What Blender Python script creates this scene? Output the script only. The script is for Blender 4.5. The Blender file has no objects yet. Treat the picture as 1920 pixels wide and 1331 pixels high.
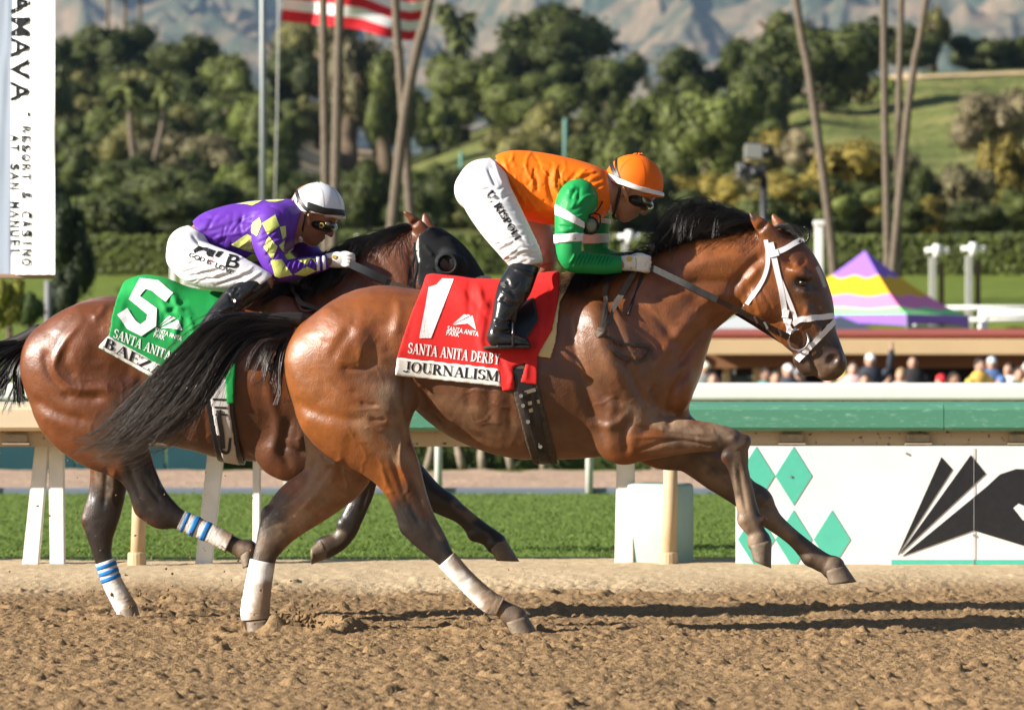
import bpy, bmesh, math, random
import numpy as np
from mathutils import Vector, Matrix
from mathutils.bvhtree import BVHTree

SC = bpy.context.scene
COL = SC.collection
PI = math.pi
R = math.radians
rng = np.random.default_rng(7)
random.seed(7)

# ------------------------------------------------------------------ camera, light
F = 8400.0            # focal length in pixels of the 1920 px wide photograph
HX, HY = 960.0, 677.0  # where the level line of sight meets the photograph
CAMH = 1.21
cam = bpy.data.cameras.new('camera')
camo = bpy.data.objects.new('camera', cam)
COL.objects.link(camo)
camo.location = (0, 0, CAMH)
camo.rotation_euler = (R(90), 0, 0)
cam.sensor_width = 36.0
cam.lens = F / 1920 * 36.0
cam.shift_y = (HY - 665.5) / 1920.0
cam.clip_start = 0.5
cam.clip_end = 30000
cam.dof.use_dof = True
cam.dof.focus_distance = 20.0
cam.dof.aperture_fstop = 5.0
SC.camera = camo

SUN_EL, SUN_AZ = 25.5, 20.0      # azimuth: degrees from straight left towards the camera
world = bpy.data.worlds.new('World')
SC.world = world
world.use_nodes = True
_nt = world.node_tree
_nt.nodes.clear()
_sky = _nt.nodes.new('ShaderNodeTexSky')
_sky.sky_type = 'NISHITA'
_sky.sun_disc = False
_sky.sun_elevation = R(SUN_EL)
_sky.sun_rotation = R(-90 - SUN_AZ)   # the sun stands left of the lens, a little behind it
_bg = _nt.nodes.new('ShaderNodeBackground')
_bg.inputs['Strength'].default_value = 0.05
_out = _nt.nodes.new('ShaderNodeOutputWorld')
_nt.links.new(_sky.outputs[0], _bg.inputs[0])
_nt.links.new(_bg.outputs[0], _out.inputs[0])

sun = bpy.data.lights.new('sun', 'SUN')
sun.energy = 5.0
sun.angle = R(0.5)
sun.color = (1.0, 0.94, 0.85)
suno = bpy.data.objects.new('sun', sun)
COL.objects.link(suno)
_e, _a = R(SUN_EL), R(SUN_AZ)
SUNDIR = Vector((math.cos(_e) * math.cos(_a), math.cos(_e) * math.sin(_a), -math.sin(_e)))
suno.rotation_euler = SUNDIR.to_track_quat('-Z', 'Y').to_euler()
suno.location = (-30, -10, 30)

vs = SC.view_settings
vs.view_transform = 'Standard'
vs.look = 'None'
vs.gamma = 1.0
vs.exposure = 1.1
vs.use_curve_mapping = False
SC.cycles.max_bounces = 6
SC.cycles.diffuse_bounces = 3
SC.cycles.glossy_bounces = 3
SC.cycles.transmission_bounces = 4
SC.cycles.transparent_max_bounces = 8
SC.cycles.volume_bounces = 0
SC.cycles.caustics_reflective = False
SC.cycles.caustics_refractive = False
SC.cycles.use_denoising = True

# ------------------------------------------------------------------ small helpers
def P(px, py, d):
    """world point seen at a photograph pixel, d metres from the lens plane"""
    return np.array([(px - HX) / F * d, d, CAMH - (py - HY) / F * d])

def topx(V):
    V = np.asarray(V)
    return HX + V[:, 0] / V[:, 1] * F, HY - (V[:, 2] - CAMH) / V[:, 1] * F

def tag(o, label=None, cat=None, group=None, kind=None):
    if label: o['label'] = label
    if cat: o['category'] = cat
    if group: o['group'] = group
    if kind: o['kind'] = kind
    return o

def link(name, me, parent=None, mat=None, smooth=False):
    o = bpy.data.objects.new(name, me)
    COL.objects.link(o)
    if mat is not None:
        for m in (mat if isinstance(mat, (list, tuple)) else [mat]):
            me.materials.append(m)
    if smooth and isinstance(me, bpy.types.Mesh):
        me.polygons.foreach_set('use_smooth', np.ones(len(me.polygons), bool))
    if parent is not None:
        o.parent = parent
        o.matrix_parent_inverse = Matrix.Translation(-Vector(parent.location)) if parent.rotation_euler[:] == (0, 0, 0) else parent.matrix_basis.inverted()
    return o

def empty(name, loc=(0, 0, 0)):
    o = bpy.data.objects.new(name, None)
    o.location = loc
    o.empty_display_size = 0.1
    COL.objects.link(o)
    return o

def copy_tree(o, parent=None):
    c = o.copy()
    COL.objects.link(c)
    if parent is not None:
        c.parent = parent
    for ch in list(o.children):
        copy_tree(ch, c)
    return c

def mesh_np(name, V, Fc):
    """V (n,3), Fc (m,k) one face size, or a list of arrays"""
    me = bpy.data.meshes.new(name)
    V = np.asarray(V, np.float32)
    lst = Fc if isinstance(Fc, list) else [Fc]
    lst = [np.asarray(q, np.int32) for q in lst if len(q)]
    idx = np.concatenate([q.ravel() for q in lst]) if lst else np.zeros(0, np.int32)
    tot = np.concatenate([np.full(len(q), q.shape[1], np.int32) for q in lst]) if lst else np.zeros(0, np.int32)
    start = np.concatenate([[0], np.cumsum(tot)[:-1]]).astype(np.int32)
    me.vertices.add(len(V))
    me.vertices.foreach_set('co', V.ravel())
    me.loops.add(len(idx))
    me.loops.foreach_set('vertex_index', idx)
    me.polygons.add(len(tot))
    me.polygons.foreach_set('loop_start', start)
    me.polygons.foreach_set('loop_total', tot)
    me.update(calc_edges=True)
    return me

def set_attr(me, name, arr):
    arr = np.asarray(arr, np.float32)
    if arr.ndim == 1:
        a = me.attributes.new(name, 'FLOAT', 'POINT')
        a.data.foreach_set('value', arr)
    else:
        if arr.shape[1] == 3:
            arr = np.concatenate([arr, np.ones((len(arr), 1), np.float32)], 1)
        a = me.attributes.new(name, 'FLOAT_COLOR', 'POINT')
        a.data.foreach_set('color', arr.ravel())

def catmull(pts, n):
    """resample rows (any columns) n per span"""
    p = np.asarray(pts, float)
    if len(p) < 3 or n <= 1:
        if n <= 1 or len(p) < 2:
            return p
    q = np.concatenate([[2 * p[0] - p[1]], p, [2 * p[-1] - p[-2]]])
    out = []
    for i in range(len(p) - 1):
        a, b, c, d = q[i:i + 4]
        for t in np.linspace(0, 1, n, endpoint=False):
            out.append(0.5 * ((2 * b) + (c - a) * t + (2 * a - 5 * b + 4 * c - d) * t * t + (3 * b - a - 3 * c + d) * t ** 3))
    out.append(p[-1])
    return np.array(out)

def vnoise(Pn, seed=0):
    """cheap 3-d value noise, -1..1"""
    Pn = np.asarray(Pn, float)
    i = np.floor(Pn).astype(np.int64)
    f = Pn - i
    f = f * f * (3 - 2 * f)
    def h(a, b, c):
        n = (a * 374761393 + b * 668265263 + c * 2147483647 + seed * 1274126177) & 0xffffffff
        n = ((n ^ (n >> 13)) * 1274126177) & 0xffffffff
        return ((n ^ (n >> 16)) & 0xffff) / 32767.5 - 1
    x, y, z = i[..., 0], i[..., 1], i[..., 2]
    fx, fy, fz = f[..., 0], f[..., 1], f[..., 2]
    r = 0
    for dx in (0, 1):
        for dy in (0, 1):
            for dz in (0, 1):
                w = (fx if dx else 1 - fx) * (fy if dy else 1 - fy) * (fz if dz else 1 - fz)
                r = r + w * h(x + dx, y + dy, z + dz)
    return r

def fbm(Pn, oct=4, seed=0):
    r, a, s = 0, 1.0, 0
    Pn = np.asarray(Pn, float)
    for k in range(oct):
        r = r + a * vnoise(Pn * 2 ** k + 17.3 * k, seed + k)
        s += a
        a *= .5
    return r / s

def sm(a, b, x):
    t = np.clip((x - a) / (b - a), 0, 1)
    return t * t * (3 - 2 * t)

# ------------------------------------------------------------------ sculpting in a distance field
class Sculpt:
    def __init__(s, lo, hi, h):
        s.lo = np.array(lo, float)
        s.h = h
        s.n = np.ceil((np.array(hi, float) - s.lo) / h).astype(int) + 1
        s.f = np.full(tuple(s.n), 0.5, np.float32)
        s.ax = [(s.lo[i] + h * np.arange(s.n[i])).astype(np.float32) for i in range(3)]

    def _sl(s, lo, hi):
        a = np.maximum(np.floor((np.array(lo) - s.lo) / s.h).astype(int), 0)
        b = np.minimum(np.ceil((np.array(hi) - s.lo) / s.h).astype(int) + 1, s.n)
        b = np.maximum(b, a)
        return tuple(slice(int(a[i]), int(b[i])) for i in range(3))

    def _xyz(s, sl):
        return s.ax[0][sl[0]][:, None, None], s.ax[1][sl[1]][None, :, None], s.ax[2][sl[2]][None, None, :]

    def blend(s, sl, d, k, op='add'):
        a = s.f[sl]
        if op == 'add':
            if k > 0:
                hh = np.maximum(k - np.abs(a - d), 0) / k
                s.f[sl] = np.minimum(a, d) - hh * hh * (k * .25)
            else:
                s.f[sl] = np.minimum(a, d)
        elif op == 'cut':
            d = -d
            if k > 0:
                hh = np.maximum(k - np.abs(a - d), 0) / k
                s.f[sl] = np.maximum(a, d) + hh * hh * (k * .25)
            else:
                s.f[sl] = np.maximum(a, d)

    def chain(s, C, r, w, k=.03, n=6, op='add'):
        """tapering limb: C centres, r radius in the picture plane, w half width across it"""
        A = np.column_stack([np.asarray(C, float), r, w])
        A = catmull(A, n)
        A[:, 3:] = np.maximum(A[:, 3:], .0015)
        pad = k + 3 * s.h
        rm = np.maximum(A[:, 3], A[:, 4])[:, None]
        sl = s._sl((A[:, :3] - rm).min(0) - pad, (A[:, :3] + rm).max(0) + pad)
        X, Y, Z = s._xyz(sl)
        shp = (X.shape[0], Y.shape[1], Z.shape[2])
        if min(shp) == 0: return
        D = np.full(shp, .5, np.float32)
        o = [q.start for q in sl]
        for i in range(len(A) - 1):
            a, b = A[i], A[i + 1]
            rr = max(a[3], b[3], a[4], b[4]) + pad
            s2 = s._sl(np.minimum(a[:3], b[:3]) - rr, np.maximum(a[:3], b[:3]) + rr)
            s2 = tuple(slice(max(s2[j].start, sl[j].start), min(s2[j].stop, sl[j].stop)) for j in range(3))
            if any(q.stop <= q.start for q in s2): continue
            X, Y, Z = s._xyz(s2)
            ab = b[:3] - a[:3]
            L2 = max(float(ab @ ab), 1e-10)
            dx, dy, dz = X - np.float32(a[0]), Y - np.float32(a[1]), Z - np.float32(a[2])
            t = np.clip((dx * np.float32(ab[0]) + dy * np.float32(ab[1]) + dz * np.float32(ab[2])) / np.float32(L2), 0, 1)
            rt = np.float32(a[3]) + t * np.float32(b[3] - a[3])
            wt = np.float32(a[4]) + t * np.float32(b[4] - a[4])
            q = rt / wt
            ex, ey, ez = dx - t * np.float32(ab[0]), (dy - t * np.float32(ab[1])) * q, dz - t * np.float32(ab[2])
            d = (np.sqrt(ex * ex + ey * ey + ez * ez) - rt) * np.minimum(1, 1 / q)
            loc = tuple(slice(s2[j].start - o[j], s2[j].stop - o[j]) for j in range(3))
            D[loc] = np.minimum(D[loc], d)
        s.blend(sl, D, k, op)

    def ell(s, c, a, b, w, ang=0, k=.02, op='add', yaw=0):
        """ellipsoid: semi-axes a (along ang, degrees up from +x in the picture plane), b across, w in depth"""
        m = max(a, b, w) + k + 3 * s.h
        c = np.array(c, float)
        sl = s._sl(c - m, c + m)
        X, Y, Z = s._xyz(sl)
        if min(X.shape[0], Y.shape[1], Z.shape[2]) == 0: return
        dx, dy, dz = X - np.float32(c[0]), Y - np.float32(c[1]), Z - np.float32(c[2])
        ca, sa = math.cos(R(ang)), math.sin(R(ang))
        u, v = dx * np.float32(ca) + dz * np.float32(sa), -dx * np.float32(sa) + dz * np.float32(ca)
        if yaw:
            cy, sy = math.cos(R(yaw)), math.sin(R(yaw))
            u, dy = u * np.float32(cy) + dy * np.float32(sy), -u * np.float32(sy) + dy * np.float32(cy)
        u, v, dy = u / np.float32(a), v / np.float32(b), dy / np.float32(w)
        q = np.sqrt(u * u + v * v + dy * dy)
        g = np.sqrt((u / np.float32(a)) ** 2 + (v / np.float32(b)) ** 2 + (dy / np.float32(w)) ** 2)
        d = q * (q - 1) / np.maximum(g, 1e-6)
        s.blend(sl, d.astype(np.float32), k, op)

    def halfspace(s, p, nrm, k=.0):
        """keep the side the normal points away from"""
        sl = tuple(slice(0, int(n)) for n in s.n)
        X, Y, Z = s._xyz(sl)
        n = np.array(nrm, float) / np.linalg.norm(nrm)
        d = (X - np.float32(p[0])) * np.float32(n[0]) + (Y - np.float32(p[1])) * np.float32(n[1]) + (Z - np.float32(p[2])) * np.float32(n[2])
        s.blend(sl, (-d).astype(np.float32), k, 'cut')

    def mesh(s, smooth=2):
        V, Q = surface_nets(s.f, s.lo, s.h)
        for _ in range(smooth):
            V = laplace(V, Q, .5)
        return V, Q

def surface_nets(f, lo, h):
    ins = f < 0
    nx, ny, nz = f.shape
    c = np.zeros((nx - 1, ny - 1, nz - 1), np.int8)
    for a in (0, 1):
        for b in (0, 1):
            for d in (0, 1):
                c += ins[a:nx - 1 + a, b:ny - 1 + b, d:nz - 1 + d]
    act = (c > 0) & (c < 8)
    I = np.argwhere(act)
    idx = np.full(act.shape, -1, np.int32)
    idx[act] = np.arange(len(I), dtype=np.int32)
    corner = [(a, b, d) for a in (0, 1) for b in (0, 1) for d in (0, 1)]
    val = np.stack([f[I[:, 0] + a, I[:, 1] + b, I[:, 2] + d] for a, b, d in corner], 1)
    pos = np.zeros((len(I), 3))
    cnt = np.zeros(len(I))
    for i, p in enumerate(corner):
        for j, q in enumerate(corner):
            if j > i and sum(abs(p[t] - q[t]) for t in range(3)) == 1:
                va, vb = val[:, i], val[:, j]
                m = (va < 0) != (vb < 0)
                t = np.where(m, va / np.where(m, va - vb, 1), 0)[:, None]
                pos += np.where(m[:, None], np.array(p) + t * (np.array(q) - np.array(p)), 0)
                cnt += m
    V = lo + h * (I + pos / cnt[:, None])
    quads = []
    def edge(axis):
        sl0 = [slice(1, -1)] * 3; sl1 = [slice(1, -1)] * 3
        sl0[axis] = slice(0, -1); sl1[axis] = slice(1, None)
        A, B = ins[tuple(sl0)], ins[tuple(sl1)]
        for fl in (0, 1):
            m = (A & ~B) if fl == 0 else (~A & B)
            E = np.argwhere(m)
            if not len(E): continue
            o = np.ones(3, int); o[axis] = 0
            E = E + o
            u, v = [(1, 2), (2, 0), (0, 1)][axis]
            du = np.zeros(3, int); du[u] = 1
            dv = np.zeros(3, int); dv[v] = 1
            g = lambda q: idx[q[:, 0], q[:, 1], q[:, 2]]
            a, b, cc, d = g(E - du - dv), g(E - dv), g(E), g(E - du)
            quads.append(np.stack([a, b, cc, d] if fl == 0 else [a, d, cc, b], 1))
    for ax in range(3):
        edge(ax)
    Q = np.concatenate(quads) if quads else np.zeros((0, 4), np.int32)
    Q = Q[(Q >= 0).all(1)]
    return V, Q

def laplace(V, Q, lam):
    n = len(V)
    acc = np.zeros((n, 3)); cnt = np.zeros(n)
    for i in range(4):
        a, b = Q[:, i], Q[:, (i + 1) % 4]
        for c in range(3):
            acc[:, c] += np.bincount(a, V[b, c], n) + np.bincount(b, V[a, c], n)
        cnt += np.bincount(a, minlength=n) + np.bincount(b, minlength=n)
    return V + lam * (acc / np.maximum(cnt, 1)[:, None] - V)

def vnormals(V, Q):
    n = np.cross(V[Q[:, 2]] - V[Q[:, 0]], V[Q[:, 3]] - V[Q[:, 1]])
    N = np.zeros_like(V)
    for i in range(4):
        for c in range(3):
            N[:, c] += np.bincount(Q[:, i], n[:, c], len(V))
    return N / np.maximum(np.linalg.norm(N, axis=1), 1e-12)[:, None]

def polydist(x, y, pl):
    """distance to a polyline and the position 0..1 along it"""
    pl = np.asarray(pl, float)
    best = np.full(len(x), 1e9); pos = np.zeros(len(x))
    L = np.concatenate([[0], np.cumsum(np.hypot(*(pl[1:] - pl[:-1]).T))])
    for i in range(len(pl) - 1):
        a, b = pl[i], pl[i + 1]
        ab = b - a
        t = np.clip(((x - a[0]) * ab[0] + (y - a[1]) * ab[1]) / max(ab @ ab, 1e-9), 0, 1)
        d = np.hypot(x - a[0] - t * ab[0], y - a[1] - t * ab[1])
        m = d < best
        best[m] = d[m]
        pos[m] = ((L[i] + t * (L[i + 1] - L[i])) / L[-1])[m]
    return best, pos

def strokes(V, Q, ST, ylim=None):
    """press grooves (amp<0) and raise ridges: (polyline px, width px, amp mm[, 'all'])"""
    N = vnormals(V, Q)
    px, py = topx(V)
    side = np.clip(-N[:, 1] * 1.6 + .1, 0, 1)
    if ylim is not None:
        side = side * (V[:, 1] < ylim)
    D = np.zeros(len(V))
    for st in ST:
        pl = catmull(np.asarray(st[0], float), 4) if len(st[0]) > 2 else np.asarray(st[0], float)
        w, amp = st[1], st[2]
        lo, hi = pl.min(0) - 2.6 * w, pl.max(0) + 2.6 * w
        m = np.nonzero((px > lo[0]) & (px < hi[0]) & (py > lo[1]) & (py < hi[1]))[0]
        if not len(m): continue
        if len(pl) == 1:
            d = np.hypot(px[m] - pl[0, 0], py[m] - pl[0, 1]); tp = np.full(len(m), .5)
        else:
            d, tp = polydist(px[m], py[m], pl)
        g = np.exp(-(d / w) ** 2 * 1.4) * np.clip(np.minimum(tp, 1 - tp) * 5 + .25, 0, 1)
        D[m] += amp * .001 * g * side[m]
    return V + N * D[:, None]

# pair-defined limbs: every station is two outline points of the photograph, a half width and a depth offset
def limb(S, d0, st, k=.03, n=6, grow=0., op='add', wmul=1.):
    C, r, w = [], [], []
    for (a, b, hw, yo) in st:
        A, B = P(a[0], a[1], d0 + yo), P(b[0], b[1], d0 + yo)
        C.append((A + B) / 2)
        r.append(np.linalg.norm(A - B) / 2 + grow)
        w.append(hw * wmul + grow)
    S.chain(C, r, w, k, n, op)

def balls(S, d0, st, k=.03, n=6, grow=0., op='add'):
    """stations (px, py, radius px, half width m, depth offset)"""
    C = [P(a, b, d0 + yo) for a, b, r, hw, yo in st]
    S.chain(C, [r / F * (d0 + yo) + grow for a, b, r, hw, yo in st], [hw + grow for a, b, r, hw, yo in st], k, n, op)

def bvh_of(V, Q):
    return BVHTree.FromPolygons([tuple(v) for v in V.tolist()], [tuple(q) for q in Q.tolist()])

def cast(bvh, px, py, off=.002, dmin=15.):
    """where the line of sight through a photograph pixel meets a surface, lifted off it"""
    d = Vector(((px - HX) / F, 1.0, -(py - HY) / F))
    o = Vector((0, 0, CAMH)) + d * dmin
    hit, nrm, i, t = bvh.ray_cast(o, d.normalized())
    if hit is None:
        return None
    if nrm.y > 0: nrm = -nrm
    return hit + nrm * off

# ------------------------------------------------------------------ materials
def mat(name, color=(.5, .5, .5), rough=.6, spec=.4, metal=0., noise=0., nscale=8., bump=0., bscale=60., attr=None, dist=.004, sheen=0., trans=0.):
    m = bpy.data.materials.new(name)
    m.use_nodes = True
    nt = m.node_tree
    b = nt.nodes['Principled BSDF']
    b.inputs['Roughness'].default_value = rough
    b.inputs['Specular IOR Level'].default_value = spec
    b.inputs['Metallic'].default_value = metal
    if sheen:
        b.inputs['Sheen Weight'].default_value = sheen
    src = None
    if attr:
        a = nt.nodes.new('ShaderNodeAttribute'); a.attribute_name = attr
        src = a.outputs['Color']
    else:
        c = nt.nodes.new('ShaderNodeRGB'); c.outputs[0].default_value = (*color, 1)
        src = c.outputs[0]
    tc = nt.nodes.new('ShaderNodeTexCoord')
    if noise:
        n = nt.nodes.new('ShaderNodeTexNoise')
        n.inputs['Scale'].default_value = nscale
        n.inputs['Detail'].default_value = 5
        n.inputs['Roughness'].default_value = .62
        nt.links.new(tc.outputs['Object'], n.inputs['Vector'])
        mr = nt.nodes.new('ShaderNodeMapRange')
        mr.inputs['From Min'].default_value = .25; mr.inputs['From Max'].default_value = .75
        mr.inputs['To Min'].default_value = 1 - noise; mr.inputs['To Max'].default_value = 1 + noise
        nt.links.new(n.outputs['Fac'], mr.inputs['Value'])
        mx = nt.nodes.new('ShaderNodeVectorMath'); mx.operation = 'SCALE'
        nt.links.new(src, mx.inputs[0]); nt.links.new(mr.outputs[0], mx.inputs['Scale'])
        src = mx.outputs[0]
    nt.links.new(src, b.inputs['Base Color'])
    if bump:
        n2 = nt.nodes.new('ShaderNodeTexNoise')
        n2.inputs['Scale'].default_value = bscale
        n2.inputs['Detail'].default_value = 4
        nt.links.new(tc.outputs['Object'], n2.inputs['Vector'])
        bp = nt.nodes.new('ShaderNodeBump')
        bp.inputs['Strength'].default_value = bump
        bp.inputs['Distance'].default_value = dist
        nt.links.new(n2.outputs['Fac'], bp.inputs['Height'])
        nt.links.new(bp.outputs[0], b.inputs['Normal'])
    if trans:
        out = nt.nodes['Material Output']
        tr = nt.nodes.new('ShaderNodeBsdfTranslucent')
        nt.links.new(src, tr.inputs['Color'])
        mix = nt.nodes.new('ShaderNodeMixShader'); mix.inputs[0].default_value = trans
        nt.links.new(b.outputs[0], mix.inputs[1]); nt.links.new(tr.outputs[0], mix.inputs[2])
        nt.links.new(mix.outputs[0], out.inputs['Surface'])
    return m

# ------------------------------------------------------------------ simple solids
class MB:
    """gathers solids into one mesh"""
    def __init__(s): s.V = []; s.F = []; s.n = 0; s.mi = []
    def add(s, V, Fc, mi=0):
        s.V.append(np.asarray(V, float)); 
        for f in Fc:
            s.F.append(tuple(int(i) + s.n for i in f)); s.mi.append(mi)
        s.n += len(V)
    def box(s, c, sz, rz=0., bev=0., mi=0, M=None):
        x, y, z = np.array(sz) / 2.
        if bev > 0:
            b = min(bev, x * .9, y * .9, z * .9)
            V = []; 
            bm = bmesh.new()
            bmesh.ops.create_cube(bm, size=1)
            for v in bm.verts: v.co = Vector((v.co.x * 2 * x, v.co.y * 2 * y, v.co.z * 2 * z))
            bmesh.ops.bevel(bm, geom=list(bm.edges), offset=b, segments=2, affect='EDGES', profile=.5)
            bm.verts.ensure_lookup_table()
            V = np.array([v.co[:] for v in bm.verts]); Fc = [[v.index for v in f.verts] for f in bm.faces]
            bm.free()
        else:
            V = np.array([(i * x, j * y, k * z) for i in (-1, 1) for j in (-1, 1) for k in (-1, 1)])
            Fc = [(0, 1, 3, 2), (4, 6, 7, 5), (0, 4, 5, 1), (2, 3, 7, 6), (0, 2, 6, 4), (1, 5, 7, 3)]
        if rz:
            c_, s_ = math.cos(rz), math.sin(rz)
            V = np.column_stack([V[:, 0] * c_ - V[:, 1] * s_, V[:, 0] * s_ + V[:, 1] * c_, V[:, 2]])
        if M is not None:
            V = np.array([(M @ Vector(v))[:] for v in V])
        s.add(V + np.array(c), Fc, mi)
    def tube(s, pts, rad, n=8, mi=0, cap=True, flat=None, up=(0, 0, 1)):
        """pts path, rad radius per point; flat=(a,b) gives an elliptical section a across, b along up"""
        p = np.asarray(pts, float); m = len(p)
        rad = np.broadcast_to(np.asarray(rad, float), (m,))
        t = np.gradient(p, axis=0); t /= np.maximum(np.linalg.norm(t, axis=1), 1e-9)[:, None]
        u = np.tile(np.array(up, float), (m, 1))
        a = np.cross(t, u)
        bad = np.linalg.norm(a, axis=1) < 1e-3
        a[bad] = np.cross(t[bad], [0, 1, 0.01])
        a /= np.linalg.norm(a, axis=1)[:, None]
        b = np.cross(a, t)
        th = np.linspace(0, 2 * PI, n, endpoint=False)
        fa, fb = flat if flat else (1, 1)
        V = p[:, None, :] + rad[:, None, None] * (fa * np.cos(th)[None, :, None] * a[:, None, :] + fb * np.sin(th)[None, :, None] * b[:, None, :])
        Fc = []
        for i in range(m - 1):
            for j in range(n):
                Fc.append((i * n + j, i * n + (j + 1) % n, (i + 1) * n + (j + 1) % n, (i + 1) * n + j))
        if cap:
            Fc.append(tuple(range(n))[::-1]); Fc.append(tuple((m - 1) * n + j for j in range(n)))
        s.add(V.reshape(-1, 3), Fc, mi)
    def prism(s, poly, y0, y1, mi=0, bevel=0):
        """polygon in (x,z) extruded from y0 to y1"""
        n = len(poly)
        V = [(x, y0, z) for x, z in poly] + [(x, y1, z) for x, z in poly]
        Fc = [tuple(range(n)), tuple(range(2 * n - 1, n - 1, -1))] + [(i, i + n, (i + 1) % n + n, (i + 1) % n) for i in range(n)]
        s.add(V, Fc, mi)
    def prismx(s, poly, x0, x1, mi=0):
        """polygon in (y,z) extruded along x"""
        n = len(poly)
        V = [(x0, y, z) for y, z in poly] + [(x1, y, z) for y, z in poly]
        Fc = [tuple(range(n)), tuple(range(2 * n - 1, n - 1, -1))] + [(i, i + n, (i + 1) % n + n, (i + 1) % n) for i in range(n)]
        s.add(V, Fc, mi)
    def lathe(s, prof, c, n=16, mi=0):
        """profile (r,z) turned about z at c"""
        m = len(prof)
        th = np.linspace(0, 2 * PI, n, endpoint=False)
        V = [(c[0] + r * math.cos(t), c[1] + r * math.sin(t), c[2] + z) for r, z in prof for t in th]
        Fc = [(i * n + j, i * n + (j + 1) % n, (i + 1) * n + (j + 1) % n, (i + 1) * n + j) for i in range(m - 1) for j in range(n)]
        Fc.append(tuple(range(n))[::-1]); Fc.append(tuple((m - 1) * n + j for j in range(n)))
        s.add(V, Fc, mi)
    def build(s, name, mats, parent=None, smooth=False, fix=True):
        me = bpy.data.meshes.new(name)
        V = np.concatenate(s.V) if s.V else np.zeros((0, 3))
        me.from_pydata(V.tolist(), [], s.F)
        if fix:
            bm = bmesh.new(); bm.from_mesh(me)
            bmesh.ops.recalc_face_normals(bm, faces=list(bm.faces))
            bm.to_mesh(me); bm.free()
        o = link(name, me, parent, mats, smooth)
        if len(set(s.mi)) > 1:
            me.polygons.foreach_set('material_index', s.mi)
        me.update()
        return o

def hair(name, S, r0, r1, m, parent=None, sides=3, rvar=None):
    """S list of (n,3) strands of equal length -> thin tapering tubes in one mesh"""
    A = np.asarray(S, float)
    ns, n, _ = A.shape
    t = np.gradient(A, axis=1)
    t /= np.maximum(np.linalg.norm(t, axis=2), 1e-9)[..., None]
    a = np.cross(t, np.array([.3, .9, .3])); a /= np.maximum(np.linalg.norm(a, axis=2), 1e-6)[..., None]
    b = np.cross(t, a)
    u = np.linspace(0, 1, n)
    rad = (r0 + (r1 - r0) * u ** 1.5)[None, :] * (np.ones((ns, 1)) if rvar is None else np.asarray(rvar)[:, None])
    th = np.linspace(0, 2 * PI, sides, endpoint=False)
    V = A[:, :, None, :] + rad[:, :, None, None] * (np.cos(th)[None, None, :, None] * a[:, :, None, :] + np.sin(th)[None, None, :, None] * b[:, :, None, :])
    i = np.arange(ns)[:, None, None] * (n * sides); j = np.arange(n - 1)[None, :, None] * sides; q = np.arange(sides)[None, None, :]
    q2 = (q + 1) % sides
    Fc = np.stack([i + j + q, i + j + q2, i + j + sides + q2, i + j + sides + q], -1).reshape(-1, 4)
    me = mesh_np(name, V.reshape(-1, 3), Fc)
    tone = np.clip(u[None, :, None] * np.random.default_rng(ns).uniform(.5, 1.25, ns)[:, None, None] + np.zeros((1, 1, sides)), 0, 1)
    set_attr(me, 'tone', tone.ravel())
    return link(name, me, parent, m, True)

def sculpted(name, V, Q, m, parent=None, col=None):
    me = mesh_np(name, V, Q)
    if col is not None:
        set_attr(me, 'col', col)
    return link(name, me, parent, m, True)
# ------------------------------------------------------------------ ground
def nodes_of(m):
    return m.node_tree, m.node_tree.nodes['Principled BSDF'], m.node_tree.links.new

def dirt_material():
    m = bpy.data.materials.new('track_dirt'); m.use_nodes = True
    nt, b, L = nodes_of(m)
    b.inputs['Roughness'].default_value = .95; b.inputs['Specular IOR Level'].default_value = .12
    tc = nt.nodes.new('ShaderNodeTexCoord')
    n = nt.nodes.new('ShaderNodeTexNoise'); n.inputs['Scale'].default_value = 60; n.inputs['Detail'].default_value = 6; n.inputs['Roughness'].default_value = .7
    r = nt.nodes.new('ShaderNodeValToRGB')
    r.color_ramp.elements[0].position = .3; r.color_ramp.elements[0].color = (.165, .102, .049, 1)
    r.color_ramp.elements[1].position = .75; r.color_ramp.elements[1].color = (.345, .228, .120, 1)
    a = nt.nodes.new('ShaderNodeAttribute'); a.attribute_name = 'dry'
    mx = nt.nodes.new('ShaderNodeMix'); mx.data_type = 'RGBA'
    n2 = nt.nodes.new('ShaderNodeTexNoise'); n2.inputs['Scale'].default_value = 25; n2.inputs['Detail'].default_value = 6
    r2 = nt.nodes.new('ShaderNodeValToRGB')
    r2.color_ramp.elements[0].position = .25; r2.color_ramp.elements[0].color = (.40, .29, .17, 1)
    r2.color_ramp.elements[1].position = .7; r2.color_ramp.elements[1].color = (.58, .45, .29, 1)
    bp = nt.nodes.new('ShaderNodeBump'); bp.inputs['Strength'].default_value = .8; bp.inputs['Distance'].default_value = .008
    n3 = nt.nodes.new('ShaderNodeTexNoise'); n3.inputs['Scale'].default_value = 120; n3.inputs['Detail'].default_value = 5
    for q in (n, n2, n3): L(tc.outputs['Object'], q.inputs['Vector'])
    L(n.outputs['Fac'], r.inputs[0]); L(n2.outputs['Fac'], r2.inputs[0])
    L(a.outputs['Fac'], mx.inputs['Factor']); L(r.outputs[0], mx.inputs['A']); L(r2.outputs[0], mx.inputs['B'])
    L(mx.outputs['Result'], b.inputs['Base Color'])
    L(n3.outputs['Fac'], bp.inputs['Height']); L(bp.outputs[0], b.inputs['Normal'])
    return m

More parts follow.
